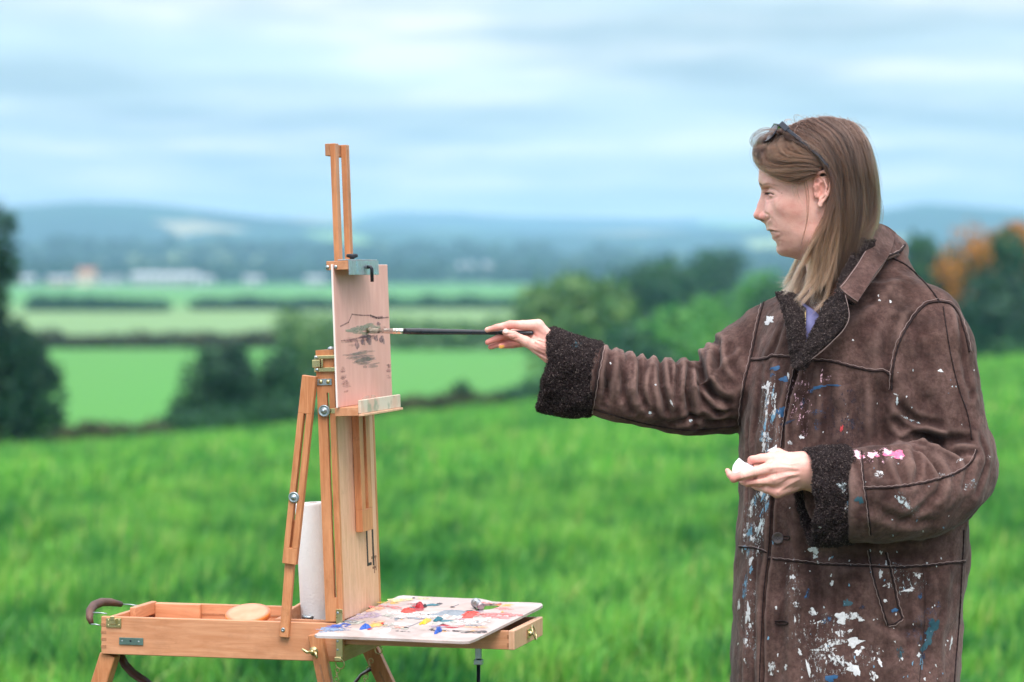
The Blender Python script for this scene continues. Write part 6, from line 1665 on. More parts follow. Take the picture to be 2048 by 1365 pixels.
def cuff(a, b, ra, rb, name, seed, thick=11, squash=1.0, ncurl=11000, off=(0, 0, 0)):
    """turned back fleece cuff: a double walled open tube from a (sleeve side) to b (hand side)"""
    a, b = Vector(W(*a)), Vector(W(*b)); ax = (b - a).normalized(); up = Vector((0, 0, 1)); up = (up - ax * up.dot(ax)).normalized(); sd = ax.cross(up)
    NU, prof = 150, []
    L = (b - a).length; t = thick * s_
    for i in range(31): q = i / 30; prof.append((q * L, (ra + (rb - ra) * q) * s_ * (1 + .035 * math.sin(q * math.pi))))
    rbm = rb * s_
    for k in range(1, 8): an = math.pi * k / 8; prof.append((L + math.sin(an) * t * .5, rbm - t * .5 + math.cos(an) * t * .5))
    for i in range(13): prof.append((L - (i / 12) * L * .8, rbm - t))
    prof = [(-.004, ra * s_ - .012), (-.003, ra * s_ - .003)] + prof
    V = []
    for h, r_ in prof:
        for k in range(NU):
            an = 2 * math.pi * k / NU; V.append(a + ax * h + up * math.cos(an) * r_ + sd * math.sin(an) * r_ * squash)
    V = np.array([tuple(v) for v in V]); m_ = len(prof)
    i, k = np.meshgrid(np.arange(m_ - 1), np.arange(NU), indexing='ij'); i, k = i.ravel(), k.ravel()
    Q = np.stack([i * NU + k, i * NU + (k + 1) % NU, (i + 1) * NU + (k + 1) % NU, (i + 1) * NU + k], 1)
    N = normals(V, Q)
    cen = V[Q].mean(1); 
    if np.mean(np.sum(N[NU * 10:NU * 20] * (V[NU * 10:NU * 20] - (np.array(a) + np.array(b)) / 2), 1)) < 0: Q = Q[:, ::-1]; N = normals(V, Q)
    V = V + N * (n3(V[:, 0], V[:, 1], V[:, 2], 190, seed, 3) * .0048 + n3(V[:, 0], V[:, 1], V[:, 2], 28, seed + 4, 2) * .010)[:, None]
    V -= PO_
    o = np_mesh(name, V, Q, FLEECE, coat)
    curls(V, Q, N, ncurl, o, seed)
    return o, V + PO_, Q
cf1, c1V, c1Q = cuff((1190, 757, 4.982), (1094, 741, 4.982), 75, 81, "fleece_cuff", 5, squash=.86, ncurl=17000)
cf2, c2V, c2Q = cuff((1702, 990, 4.748), (1618, 995, 4.738), 93, 95, "fleece_cuff", 6, squash=.80, ncurl=17000)

# ---------------------------------------------------------------- sheets: collar, lapels, shirt
def sheet(name, rows_, mat, parent, th=.004, up_u=10, up_v=8, disp_=0.0, seed=1, curl=0, L=.0042, crumple=.0):
    """rows_ : list of rows of (px, py, Y) control points -> smooth thick cloth sheet"""
    G_ = np.array([[W(*p) for p in r] for r in rows_]); 
    def up(A, axis, n):
        A = np.moveaxis(A, axis, 0); m_ = len(A); out = []
        for i in range(m_ - 1):
            p0, p1, p2, p3 = A[max(i - 1, 0)], A[i], A[i + 1], A[min(i + 2, m_ - 1)]
            for t in np.linspace(0, 1, n + 1)[:-1]: out.append(.5 * (2 * p1 + (p2 - p0) * t + (2 * p0 - 5 * p1 + 4 * p2 - p3) * t * t + (3 * p1 - 3 * p2 + p3 - p0) * t ** 3))
        return np.moveaxis(np.array(out + [A[-1]]), 0, axis)
    G_ = up(up(G_, 0, up_u), 1, up_v); a, b = G_.shape[:2]; V = G_.reshape(-1, 3)
    i, j = np.meshgrid(np.arange(a - 1), np.arange(b - 1), indexing='ij'); i, j = i.ravel(), j.ravel()
    Q = np.stack([i * b + j, i * b + j + 1, (i + 1) * b + j + 1, (i + 1) * b + j], 1); N = normals(V, Q)
    if N[:, 1].mean() > 0: Q = Q[:, ::-1]; N = -N
    if crumple: V = V + N * (n3(V[:, 0], V[:, 1], V[:, 2], 60, seed, 3) * crumple)[:, None]
    Vf = V + N * th / 2; Vb = V - N * th / 2
    if disp_: Vf = Vf + N * (n3(Vf[:, 0], Vf[:, 1], Vf[:, 2], 190, seed, 3) * disp_)[:, None]
    n_ = len(V); Qb = Q[:, ::-1] + n_
    bd = [k for k in range(b)] + [k * b + b - 1 for k in range(1, a)] + [(a - 1) * b + k for k in range(b - 2, -1, -1)] + [k * b for k in range(a - 2, 0, -1)]
    # round the rim a little
    E = np.array([(bd[k], bd[(k + 1) % len(bd)], bd[(k + 1) % len(bd)] + n_, bd[k] + n_) for k in range(len(bd))])
    VV = np.concatenate([Vf, Vb]); 
    o = np_mesh(name, VV - PO_, np.concatenate([Q, Qb, E]), mat, parent)
    if curl: curls(Vf - PO_, Q, N, curl, o, seed, L)
    return o, Vf, Q
# collar leaf turned down on the near side (from the nape forward)
rowsC = [[(1738, 462, 4.905), (1731, 503, 4.865), (1704, 545, 4.815), (1679, 577, 4.785)],
         [(1750, 449, 4.93), (1746, 505, 4.868), (1716, 552, 4.806), (1687, 586, 4.775)],
         [(1770, 454, 4.955), (1762, 512, 4.874), (1732, 562, 4.804), (1701, 597, 4.768)],
         [(1789, 468, 4.965), (1777, 512, 4.885), (1747, 556, 4.812), (1714, 606, 4.765)]]
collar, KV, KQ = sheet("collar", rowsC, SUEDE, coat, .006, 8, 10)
# standing back of the collar
sheet("collar_stand", [[(1751, 447, 4.94), (1760, 480, 4.93), (1756, 525, 4.885)], [(1772, 455, 4.97), (1784, 486, 4.95), (1772, 520, 4.90)], [(1789, 468, 4.99), (1802, 488, 4.985), (1800, 512, 4.945)], [(1784, 470, 5.03), (1812, 492, 5.03), (1812, 520, 5.00)], [(1760, 478, 5.06), (1785, 500, 5.07), (1790, 535, 5.07)], [(1700, 500, 5.08), (1700, 530, 5.09), (1700, 560, 5.10)]], SUEDE, coat, .006, 8, 8)
sheet("collar_lining", [[(1716, 478, 4.868), (1698, 520, 4.860), (1680, 560, 4.842), (1668, 606, 4.815)], [(1730, 480, 4.872), (1716, 520, 4.862), (1698, 560, 4.84), (1684, 606, 4.81)], [(1745, 480, 4.885), (1735, 520, 4.87), (1715, 565, 4.835), (1700, 610, 4.81)]], FLEECE, coat, .010, 10, 10, .003, 3, 3500)
sheet("collar_lining", [[(1735, 466, 4.915), (1729, 503, 4.885), (1708, 545, 4.84), (1690, 590, 4.81)], [(1748, 455, 4.95), (1742, 505, 4.91), (1725, 560, 4.86), (1700, 610, 4.83)]], FLEECE, coat, .010, 10, 10, .003, 3, 3000)
KB = bvh(KV, KQ)
def seamW(pts3, w=.0022, thread=False):
    A = [Vector(W(*p)) - PO for p in pts3]; sm = [Vector(q) for q in smooth_line([tuple(a) for a in A])]
    MB().tube(sm, [w * (1 + .2 * math.sin(i * 1.7)) for i in range(len(sm))], 8).build("seam", PIPING, coat, True)
    MB().tube([q + Vector((-.001, -.0022, .0016 + .0007 * math.sin(i * 1.3))) for i, q in enumerate(sm)], .0006, 6).build("seam_thread", THREAD, coat, True)
seamW([(1752, 532, 4.868), (1766, 518, 4.875), (1783, 510, 4.895), (1800, 502, 4.935), (1810, 490, 4.985)])
def edge_thread(pts3):
    sm = [Vector(q) for q in smooth_line([tuple(Vector(W(*p)) - PO) for p in pts3])]
    MB().tube([q + Vector((0, -.0035, .0005 * math.sin(i * 1.2))) for i, q in enumerate(sm)], .0006, 6).build("seam_thread", THREAD, coat, True)
edge_thread([(1731, 503, 4.862), (1704, 545, 4.812), (1680, 576, 4.782)])
# near fleece lapel
sheet("fleece_lapel", [[(1655, 612, 4.800), (1640, 645, 4.792), (1618, 690, 4.790), (1590, 738, 4.792)],
                       [(1672, 596, 4.790), (1662, 640, 4.778), (1636, 688, 4.776), (1597, 738, 4.786)],
                       [(1690, 588, 4.782), (1695, 640, 4.768), (1662, 682, 4.768), (1606, 730, 4.784)]], FLEECE, coat, .012, 12, 12, .004, 7, 7000)
edge_thread([(1690, 590, 4.776), (1697, 640, 4.762), (1664, 684, 4.762), (1607, 731, 4.778)])
# far fleece lapel
sheet("fleece_lapel", [[(1551, 590, 4.885), (1572, 625, 4.850), (1582, 670, 4.820), (1590, 730, 4.802)],
                       [(1568, 592, 4.880), (1584, 625, 4.838), (1593, 668, 4.808), (1596, 730, 4.796)],
                       [(1592, 598, 4.880), (1600, 628, 4.845), (1604, 670, 4.815), (1600, 728, 4.800)]], FLEECE, coat, .012, 12, 12, .004, 9, 5000)
# shirt in the opening, zip
m = NM("lilac_shirt"); m.bump(m.noise(m.coord(), 60, 3), .4, .003)
SHIRT = m.set(color=m.ramp(m.noise(m.coord(scale=(3, 3, 1)), 20, 3), [(.3, (.07, .075, .19)), (.7, (.13, .14, .30))]), rough=.8)
m = NM("dark_cardigan"); CARD = m.set(color=(.035, .032, .030), rough=.9)
sheet("shirt", [[(1598, 600, 4.87), (1602, 660, 4.845), (1598, 712, 4.83)], [(1618, 615, 4.855), (1614, 660, 4.825), (1604, 714, 4.82)], [(1634, 628, 4.850), (1630, 665, 4.825), (1608, 716, 4.818)], [(1650, 650, 4.852), (1642, 680, 4.835), (1612, 718, 4.825)]], SHIRT, person, .003, 8, 8)
sheet("cardigan", [[(1585, 600, 4.865), (1592, 660, 4.838), (1596, 712, 4.825)], [(1604, 612, 4.852), (1604, 660, 4.822), (1600, 714, 4.815)], [(1612, 618, 4.850), (1610, 664, 4.820), (1603, 716, 4.812)]], CARD, person, .003, 8, 8)
zp = [Vector(W(*q)) - PO for q in ((1611, 622, 4.846), (1609, 660, 4.815), (1604, 700, 4.806), (1601, 722, 4.803))]
zp = [Vector(q) for q in smooth_line([tuple(q) for q in zp])]
MB().tube(zp, .0014, 6).build("zip", BRASS, person, True)
# trousers and boots (below the frame)
m = NM("dark_trousers"); TRO = m.set(color=(.03, .032, .04), rough=.9)
m = NM("brown_boots"); BOOT = m.set(color=(.05, .028, .018), rough=.5)
ft = Field(PO_ + (-.28, -.28, -.02), PO_ + (.28, .2, .95), .009)
fo = Field(PO_ + (-.30, -.30, -.02), PO_ + (.28, .2, .42), .007)
for dx, dy in ((-.095, .03), (.085, -.03)):
    kn = np.array([PX + dx, 4.95 + dy, .47]); an = np.array([PX + dx * 1.1, 4.97 + dy, .09])
    ft.cap(hip + (dx * .8, dy, -.02), kn, .10, .07, .03); ft.cap(kn, an + (0, 0, .12), .068, .055, .02)
    fo.cap(kn + (0, 0, -.17), an + (0, 0, .02), .066, .055, .02); fo.cap(an + (.01, .015, -.035), an + (-.075, -.11, -.045), .048, .042, .02)
V, Q = ft.mesh(); np_mesh("trousers", smooth_mesh(V, Q, 2) - PO_, Q, TRO, person)
fo.F = np.maximum(fo.F, (.004 - fo.ax[2])[None, None, :].astype(np.float32)); V, Q = fo.mesh(); np_mesh("boots", smooth_mesh(V, Q, 1) - PO_, Q, BOOT, person)

# ---------------------------------------------------------------- paint on the coat
PC = dict(white=(.62, .65, .69), pale=(.50, .60, .66), blue=(.02, .10, .24), navy=(.012, .022, .055), teal=(.012, .07, .10), pink=(.75, .16, .32), rose=(.80, .50, .62), red=(.55, .05, .06), purple=(.06, .04, .14), sky=(.14, .30, .45))
PSOL = {k: paint_mat("coat_paint_" + k, v, .6, 0, 200, bump=.08) for k, v in PC.items()}
PDRY = {k: paint_mat("coat_dry_paint_" + k, v, .7, .50, 300, (1, 1, .5), bump=.05) for k, v in PC.items()}
PSPE = {k: paint_mat("coat_speckle_" + k, v, .7, .43, 420, bump=.05) for k, v in PC.items()}
PSOF = {k: paint_mat('coat_rub_' + k, v, .8, .385, 330, (1, 1, .5), bump=.0) for k, v in PC.items()}
BUCK = {}
def splat(col, px, py, w_, h_, ang=0, kind='s', seed=None, jag=.42, B=None, par=None):
    seed = seed if seed is not None else int(px * 7 + py * 3)
    r = random.Random(seed); n_, rings = (22, 3) if kind != 'f' else (30, 9); ph = [r.uniform(0, 6.28) for _ in range(4)]; ca_, sa_ = math.cos(math.radians(ang)), math.sin(math.radians(ang))
    base_ = [1 + jag * (.5 * math.sin(2 * 6.283 * k / n_ + ph[0]) + .45 * math.sin(3 * 6.283 * k / n_ + ph[1]) + .4 * math.sin(5 * 6.283 * k / n_ + ph[2]) + .6 * r.uniform(-1, 1)) for k in range(n_)]
    pts = [(px, py, 1.0)]
    for j in range(1, rings + 1):
        for k in range(n_):
            a = 6.283 * k / n_; x, y = math.cos(a) * w_ / 2 * base_[k] * j / rings, math.sin(a) * h_ / 2 * base_[k] * j / rings
            pts.append((px + x * ca_ - y * sa_, py + x * sa_ + y * ca_, 1 - (j / rings) ** 3))
    V = []
    for x, y, q in pts:
        p = surf(x, y, .0005 + .0002 * q + (.001 if B is not None else 0), B)
        if p is None: return
        V.append(p - PO)
    c = V[0]
    if max((v - c).length for v in V) > (w_ + h_) * s_ * 1.6: return
    F = [(0, 1 + (k + 1) % n_, 1 + k) for k in range(n_)]
    for j in range(rings - 1):
        for k in range(n_): F.append((1 + j * n_ + k, 1 + j * n_ + (k + 1) % n_, 1 + (j + 1) * n_ + (k + 1) % n_, 1 + (j + 1) * n_ + k))
    mb = BUCK.setdefault((kind, col, (par or coat).name), MB()); mb.add(V, F)
for s in [('white', 1627, 1100, 20, 14), ('white', 1630, 1114, 6, 9), ('white', 1585, 1155, 9, 9), ('white', 1664, 1167, 6, 10), ('white', 1683, 1235, 24, 20), ('white', 1705, 1232, 30, 16, 10, 'd'), ('white', 1722, 1240, 14, 6, 20), ('white', 1665, 1287, 58, 12, -20, 'd'), ('white', 1650, 1300, 40, 7, -5, 'd'),
          ('white', 1708, 1285, 34, 16, -25), ('white', 1716, 1305, 14, 10), ('white', 1725, 1296, 8, 5), ('white', 1710, 1340, 22, 24), ('white', 1700, 1330, 16, 8, 40), ('white', 1746, 1352, 14, 20, 0, 'd'), ('white', 1760, 1326, 6, 18, -30), ('white', 1680, 1268, 18, 14, 40, 'd'), ('white', 1672, 1318, 40, 16, 40, 'd'), ('white', 1640, 1310, 20, 26, 50, 'p'),
          ('white', 1496, 1228, 10, 34), ('white', 1500, 1252, 5, 12), ('sky', 1490, 1175, 9, 44, 5, 'd'), ('white', 1502, 1122, 7, 18, 15), ('sky', 1502, 1140, 6, 16, 20), ('white', 1492, 1286, 9, 20, 0, 'd'), ('pale', 1510, 1300, 7, 40, 0, 'p'), ('white', 1478, 1210, 4, 22), ('white', 1544, 1336, 14, 26, 0, 'd'), ('white', 1572, 1335, 6, 10, 0, 'd'), ('white', 1617, 1338, 5, 40, -12), ('white', 1600, 1305, 6, 12, -30),
          ('white', 1833, 1149, 16, 9, -10, 'd'), ('white', 1838, 1153, 6, 8), ('white', 1815, 1181, 28, 4, -8), ('white', 1824, 1177, 8, 4), ('white', 1761, 1148, 8, 14), ('white', 1772, 1128, 4, 10), ('white', 1774, 1170, 18, 5, -10, 'd'), ('white', 1902, 1286, 4, 24, 10), ('sky', 1842, 1322, 7, 26, 0, 'd'), ('white', 1838, 1310, 6, 8), ('white', 1592, 1209, 11, 9, 0, 'd'), ('white', 1625, 1224, 14, 14, 0, 'd'),
          ('white', 1770, 1202, 8, 5), ('white', 1590, 1240, 4, 9), ('white', 1882, 1117, 3, 4), ('white', 1640, 1245, 30, 4, -8, 'd'), ('white', 1700, 1262, 12, 5, -30), ('white', 1804, 1318, 5, 5),
          ('pale', 1808, 1004, 36, 14, 38, 'd'), ('white', 1812, 1010, 22, 8, 38, 'p'), ('white', 1758, 948, 20, 10, 0, 'd'), ('white', 1757, 955, 12, 5, 0, 'p'), ('pale', 1942, 970, 26, 14, -10, 'p'), ('white', 1977, 915, 9, 10, 0, 'p'), ('white', 1919, 921, 12, 5, -30, 'd'), ('white', 1892, 951, 34, 7, 6, 'p'), ('white', 1929, 980, 8, 4, 0, 'p'),
          ('rose', 1714, 910, 22, 18, 20), ('pink', 1722, 914, 10, 8), ('white', 1708, 906, 12, 6, 0, 'd'), ('rose', 1745, 910, 22, 9), ('pink', 1754, 912, 10, 5), ('pink', 1790, 909, 32, 15, 5), ('rose', 1776, 905, 20, 10), ('red', 1796, 905, 10, 6), ('rose', 1802, 914, 10, 8), ('white', 1786, 914, 8, 4, 0, 'd'),
          ('teal', 1866, 1256, 24, 34, 25), ('teal', 1856, 1282, 16, 44, 25), ('navy', 1848, 1305, 8, 30, 15, 'd'), ('teal', 1694, 1207, 15, 15), ('teal', 1719, 1000, 15, 16), ('blue', 1789, 1221, 12, 8), ('blue', 1661, 1357, 26, 12), ('blue', 1614, 1190, 8, 20, 20, 'd'), ('teal', 1800, 1305, 14, 18, 0, 'd'), ('blue', 1840, 1192, 10, 10, 0, 'd'), ('navy', 1725, 1215, 10, 8, 0, 'd'), ('blue', 1654, 1240, 16, 12, 0, 'd'),
          ('blue', 1551, 737, 22, 7, -10), ('blue', 1568, 759, 14, 12), ('white', 1577, 752, 3, 14), ('blue', 1545, 750, 8, 8, 0, 'd'), ('blue', 1561, 824, 14, 22), ('white', 1560, 827, 8, 12, 0, 'd'), ('navy', 1573, 846, 30, 6, -18), ('white', 1538, 642, 16, 15), ('white', 1544, 636, 8, 6), ('white', 1529, 775, 9, 7), ('white', 1535, 778, 4, 5),
          ('blue', 1637, 775, 26, 6, -8), ('blue', 1668, 771, 28, 3, 2), ('blue', 1622, 783, 8, 8, 0, 'd'), ('navy', 1605, 808, 8, 20, 10, 'd'), ('blue', 1636, 825, 30, 8, -6, 'p'), ('blue', 1635, 850, 14, 20, 0, 'p'), ('navy', 1700, 848, 36, 20, 0, 'p'), ('rose', 1643, 752, 4, 22, 10, 'd'), ('rose', 1656, 757, 16, 8, -30, 'p'), ('red', 1683, 858, 5, 15, 8), ('white', 1603, 875, 10, 8), ('white', 1580, 886, 8, 8, 0, 'd'), ('purple', 1717, 884, 6, 16), ('purple', 1718, 892, 12, 5, 0, 'd'),
          ('white', 1881, 742, 10, 5, 30), ('pale', 1821, 840, 32, 5, 22, 'd'), ('pale', 1794, 803, 5, 14, 10), ('white', 1793, 790, 10, 3, 30, 'd'), ('white', 1759, 601, 4, 4), ('white', 1781, 604, 5, 5), ('white', 1757, 592, 3, 4), ('white', 1706, 681, 4, 4), ('white', 1343, 806, 3, 14, -30), ('white', 1221, 727, 4, 4), ('pale', 1381, 842, 6, 6), ('white', 1311, 770, 4, 3), ('pale', 1300, 826, 7, 5), ('white', 1183, 824, 5, 5)]:
    splat(*s[:5], *(s[5:]))
rr = random.Random(21)
for k in range(30):                                      # streaky band down the front edge
    y = rr.uniform(770, 900); x = 1545 - (y - 770) * .10 + rr.uniform(-10, 9)
    splat(rr.choice(['white', 'white', 'pale', 'sky']), x, y, rr.uniform(3, 9), rr.uniform(10, 34), rr.uniform(-6, 14), rr.choice(['s', 'd', 'p', 'd']), k + 900)
for k in range(46):
    y = rr.uniform(985, 1110); x = 1520 - (y - 1000) * .22 + rr.uniform(-17, 19)
    splat(rr.choice(['white', 'white', 'pale', 'sky']), x, y, rr.uniform(2, 8), rr.uniform(8, 30), rr.uniform(-4, 22), rr.choice(['s', 'd', 'p', 'd']), k + 1900)
for k in range(95):                                      # tiny specks
    y = rr.uniform(1010, 1365); x = rr.uniform(1475, 1900); s = rr.uniform(1.2, 3.6)
    splat(rr.choice(['white', 'white', 'pale', 'sky']), x, y, s, s * rr.uniform(.8, 2.6), rr.uniform(-30, 30), 's', k + 3000)
for k in range(36):
    y = rr.uniform(740, 1000); x = rr.uniform(1500, 1950); s = rr.uniform(1, 2.6)
    splat(rr.choice(['white', 'pale', 'sky']), x, y, s, s * rr.uniform(.8, 2), 0, 's', k + 5000)
for s in [('white', 1640, 1262, 130, 60, -15), ('white', 1700, 1325, 110, 50, -20), ('pale', 1512, 1050, 44, 150, 6), ('pale', 1536, 850, 38, 150, 4), ('white', 1500, 1240, 30, 160, 2), ('rose', 1600, 800, 50, 130, 4), ('navy', 1690, 840, 90, 120), ('pale', 1815, 1010, 60, 30, 35), ('white', 1590, 1180, 26, 160, 2), ('blue', 1850, 1250, 50, 90, 20), ('rose', 1760, 915, 110, 26), ('pale', 1810, 1160, 70, 60), ('white', 1640, 1330, 80, 60), ('pale', 1640, 640, 60, 70)]:
    splat(*s, kind='f', jag=.3)
c1B, c2B = bvh(c1V, c1Q), bvh(c2V, c2Q)
for s in [('teal', 1151, 693, 18, 14, 0, 'd'), ('teal', 1160, 688, 8, 8, 0, 'p')]: splat(*s, B=c1B, par=cf1)
for s in [('pale', 1684, 973, 14, 18, 0, 'd'), ('white', 1686, 985, 12, 8, 0, 'p'), ('sky', 1698, 1012, 10, 18, 0, 'd'), ('white', 1692, 1018, 8, 10, 0, 'p'), ('white', 1640, 1054, 4, 3), ('white', 1624, 1060, 8, 2)]: splat(*s, B=c2B, par=cf2)
for (kind, col, par), mb in BUCK.items():
    o = mb.build("paint_splatter", {'s': PSOL, 'd': PDRY, 'p': PSPE, 'f': PSOF}[kind][col], bpy.data.objects[par], True); o["kind"] = "stuff"
# ---------------------------------------------------------------- hair
HCX, HCZ, HA, HC_, HB = 1640.0, 338.0, 119.0, 110.0, 88.0
def hdy(px, py):
    u = min(1, abs((px - HCX) / HA)); v = max(-1, (py - HCZ) / HC_) if py < HCZ else 0.0
    q = math.sqrt(max(0.0, 1 - u * u - v * v)); t = max(0.0, (py - 430) / 200)
    return HB * q * (1 - .28 * min(1, t)) 
def HP(p):
    px, py = p[0], p[1]; d = p[2] if len(p) > 2 else hdy(px, py)
    return W(px, py, HY0 - d * S1)
def resample(pts, K):
    pts = np.array(pts); sm = np.array(smooth_line([tuple(q) for q in pts])); d = np.concatenate([[0], np.cumsum(np.linalg.norm(np.diff(sm, axis=0), axis=1))])
    t = np.linspace(0, d[-1], K); return np.stack([np.interp(t, d, sm[:, k]) for k in range(3)], 1)
HK = 18
def hair_mat(name, stops, rough=.32, rand=.25):
    m = bpy.data.materials.new(name); m.use_nodes = True; n, l = m.node_tree.nodes, m.node_tree.links; n.clear()
    out = n.new("ShaderNodeOutputMaterial"); h = n.new("ShaderNodeBsdfHairPrincipled"); h.parametrization = 'COLOR'
    hi = n.new("ShaderNodeHairInfo"); r = n.new("ShaderNodeValToRGB"); cr = r.color_ramp
    cr.elements[0].position, cr.elements[0].color = stops[0][0], (*stops[0][1], 1); cr.elements[1].position, cr.elements[1].color = stops[-1][0], (*stops[-1][1], 1)
    for p, c in stops[1:-1]: e = cr.elements.new(p); e.color = (*c, 1)
    # some strands are lighter than their neighbours
    ad = n.new("ShaderNodeMath"); ad.operation = 'MULTIPLY_ADD'; ad.inputs[1].default_value = rand; ad.inputs[2].default_value = -rand / 2
    l.new(hi.outputs["Random"], ad.inputs[0]); s = n.new("ShaderNodeMath"); s.operation = 'ADD'; s.use_clamp = True
    l.new(hi.outputs["Intercept"], s.inputs[0]); l.new(ad.outputs[0], s.inputs[1]); l.new(s.outputs[0], r.inputs[0])
    l.new(r.outputs[0], h.inputs["Color"]); h.inputs["Roughness"].default_value = rough; h.inputs["Radial Roughness"].default_value = .45
    l.new(h.outputs[0], out.inputs[0]); return m
HM_DARK = hair_mat("hair_dark", [(0, (.022, .0125, .0115)), (.5, (.016, .009, .008)), (.8, (.020, .0105, .008)), (1, (.10, .053, .033))], .36, .5)
HM_TEMP = hair_mat("hair_temple", [(0, (.026, .013, .011)), (.35, (.068, .033, .020)), (.7, (.125, .062, .035)), (1, (.030, .015, .011))], .30, .8)
HM_GOLD = hair_mat("hair_gold", [(0, (.028, .014, .012)), (.3, (.055, .026, .017)), (.6, (.15, .070, .038)), (1, (.40, .20, .115))], .33, .5)
HM_FINE = hair_mat("hair_fine", [(0, (.030, .018, .016)), (1, (.09, .05, .035))], .3, .3)

# under-mass so the strands never show the scalp
fg = Field((W(1500, 0, HY0)[0], HY0 - .09, W(0, 600, HY0)[2]), (W(1775, 0, HY0)[0], HY0 + .09, W(0, 225, HY0)[2]), .0022)
fg.ell(W(1642, 340, HY0), (R3(106), R3(84), R3(100)), R3(4))
fg.cap(W(1700, 400, HY0), W(1694, 470, HY0), R3(48), R3(40), R3(20), sq=((0, 1, 0), .85)); fg.cap(W(1694, 470, HY0), W(1672, 560, HY0 - .01), R3(44), R3(26), R3(20), sq=((0, 1, 0), .8))
X = fg.ax[0][:, None, None].astype(np.float32); Y = fg.ax[1][None, :, None].astype(np.float32); Z = fg.ax[2][None, None, :].astype(np.float32)
pxg = 1024 + X / HY0 * FPX; pyg = 400 + (HC[2] - Z) / S1
fsh = (HY0 - Y) / S1 * sy_                                   # yaw: the near side reaches further left
hl_y = np.interp(pxg + fsh, [1500, 1530, 1560, 1600, 1640, 1660, 1668, 1680], [296, 306, 330, 350, 350, 372, 430, 640]).astype(np.float32)
fg.F = np.maximum(fg.F, (pyg - hl_y) * S1 * .8).astype(np.float32)
V, Q = fg.mesh(); V = smooth_mesh(V, Q, 2)
m = NM("hair_shade"); m.bump(m.noise(m.coord(scale=(3, 3, .4)), 60, 4), .8, .004)
HAIRB = m.set(color=(.018, .010, .009), rough=.6, spec=.3)
hair = np_mesh("hair", V - PO_, Q, HAIRB, person)

def hair_set(name, guides, count, seed, mat, depth=10, clump=.55, nclump=60, wave=3.0, r0=.00020, mirror=False, cutr=(.82, 1.0), lift=2.0, jit=2.0):
    r = np.random.default_rng(seed)
    G_ = np.array([resample([HP(p) for p in g], HK) for g in guides]); n = len(G_)
    if mirror: G_[:, :, 1] = 2 * HY0 - G_[:, :, 1]
    cen = np.array([HC[0], HY0, W(0, 338, HY0)[2]])
    def at(t):
        i = np.clip(np.floor(t).astype(int), 0, n - 2); f = (t - i)[:, None, None]; return G_[i] * (1 - f) + G_[i + 1] * f
    tc_ = r.random(nclump) * (n - 1); ph = r.random(nclump) * 6.28; fr = r.uniform(.7, 1.8, nclump); dz_ = r.random(nclump); cl = r.uniform(*cutr, nclump)
    k = r.integers(0, nclump, count); t = np.clip(tc_[k] + r.normal(size=count) * (n - 1) / nclump * 1.3, 0, n - 1)
    A, C_ = at(t), at(tc_[k]); s = np.linspace(0, 1, HK)[None, :, None]
    pts = A + (C_ - A) * clump * s ** 1.2
    out = pts - cen; out[:, :, 2] *= .25; out /= np.linalg.norm(out, axis=2)[:, :, None] + 1e-9
    dd = (lift + depth * (dz_[k] * .6 + r.random(count) * .4 - .5))[:, None, None] * S1
    pts = pts + out * dd
    T_ = np.diff(pts, axis=1, append=pts[:, -1:] + (pts[:, -1:] - pts[:, -2:-1])); T_ /= np.linalg.norm(T_, axis=2)[:, :, None] + 1e-9
    side = np.cross(T_, out)
    w = np.sin(s * 6.28 * fr[k][:, None, None] + ph[k][:, None, None]) * wave * S1 * s ** .7
    w2 = np.sin(s * 6.28 * r.uniform(1.5, 3, count)[:, None, None] + r.random(count)[:, None, None] * 6.28) * jit * .45 * S1 * s
    pts = pts + side * (w + w2) + (r.normal(size=(count, 1, 3)) * jit * S1) * (s * .8 + .2)
    # shorten
    L = cl[k] * r.uniform(.93, 1.0, count); idx = np.linspace(0, 1, HK)[None, :] * L[:, None] * (HK - 1); i0 = np.clip(idx.astype(int), 0, HK - 2); f = (idx - i0)[:, :, None]
    ar = np.arange(count)[:, None]; pts = pts[ar, i0] * (1 - f) + pts[ar, i0 + 1] * f
    rad = r0 * np.interp(np.linspace(0, 1, HK), [0, .6, 1], [1, .95, .25])[None, :] * r.uniform(.7, 1.25, (count, 1))
    return strands(name, pts - PO_, rad, mat, hair)
A = [[(1556, 268), (1590, 282), (1630, 306), (1655, 345), (1668, 400), (1664, 460), (1650, 520), (1634, 570), (1618, 612)],
     [(1572, 260), (1612, 278), (1646, 312), (1664, 352), (1672, 400), (1664, 460), (1650, 520), (1634, 570), (1618, 612)],
     [(1592, 251), (1635, 276), (1662, 318), (1672, 365), (1675, 420), (1668, 480), (1657, 540), (1645, 590), (1636, 622)],
     [(1612, 243), (1655, 274), (1682, 325), (1690, 380), (1692, 430), (1685, 485), (1672, 545), (1662, 590), (1650, 618)],
     [(1638, 239), (1678, 272), (1700, 325), (1710, 385), (1712, 440), (1703, 490), (1690, 540), (1680, 575)],
     [(1662, 240), (1698, 274), (1717, 330), (1724, 390), (1724, 440), (1716, 480), (1710, 520), (1700, 550)],
     [(1684, 244), (1714, 280), (1732, 335), (1738, 395), (1737, 440), (1728, 475), (1724, 505)],
     [(1702, 252), (1726, 290), (1741, 345), (1746, 400), (1744, 440), (1736, 470), (1730, 500)],
     [(1708, 258, 0), (1731, 292, 0), (1745, 345, 0), (1750, 400, 0), (1748, 445, 0), (1740, 470, 0), (1736, 495, 5)]]
hair_set("hair_strands", A, 12500, 1, HM_DARK, 17, .76, 130, 6.0, .00016, cutr=(.74, 1), jit=3.0)
hair_set("hair_strands", A, 3600, 41, HM_TEMP, 17, .86, 90, 8.0, .00015, cutr=(.7, 1), lift=5, jit=2.6)
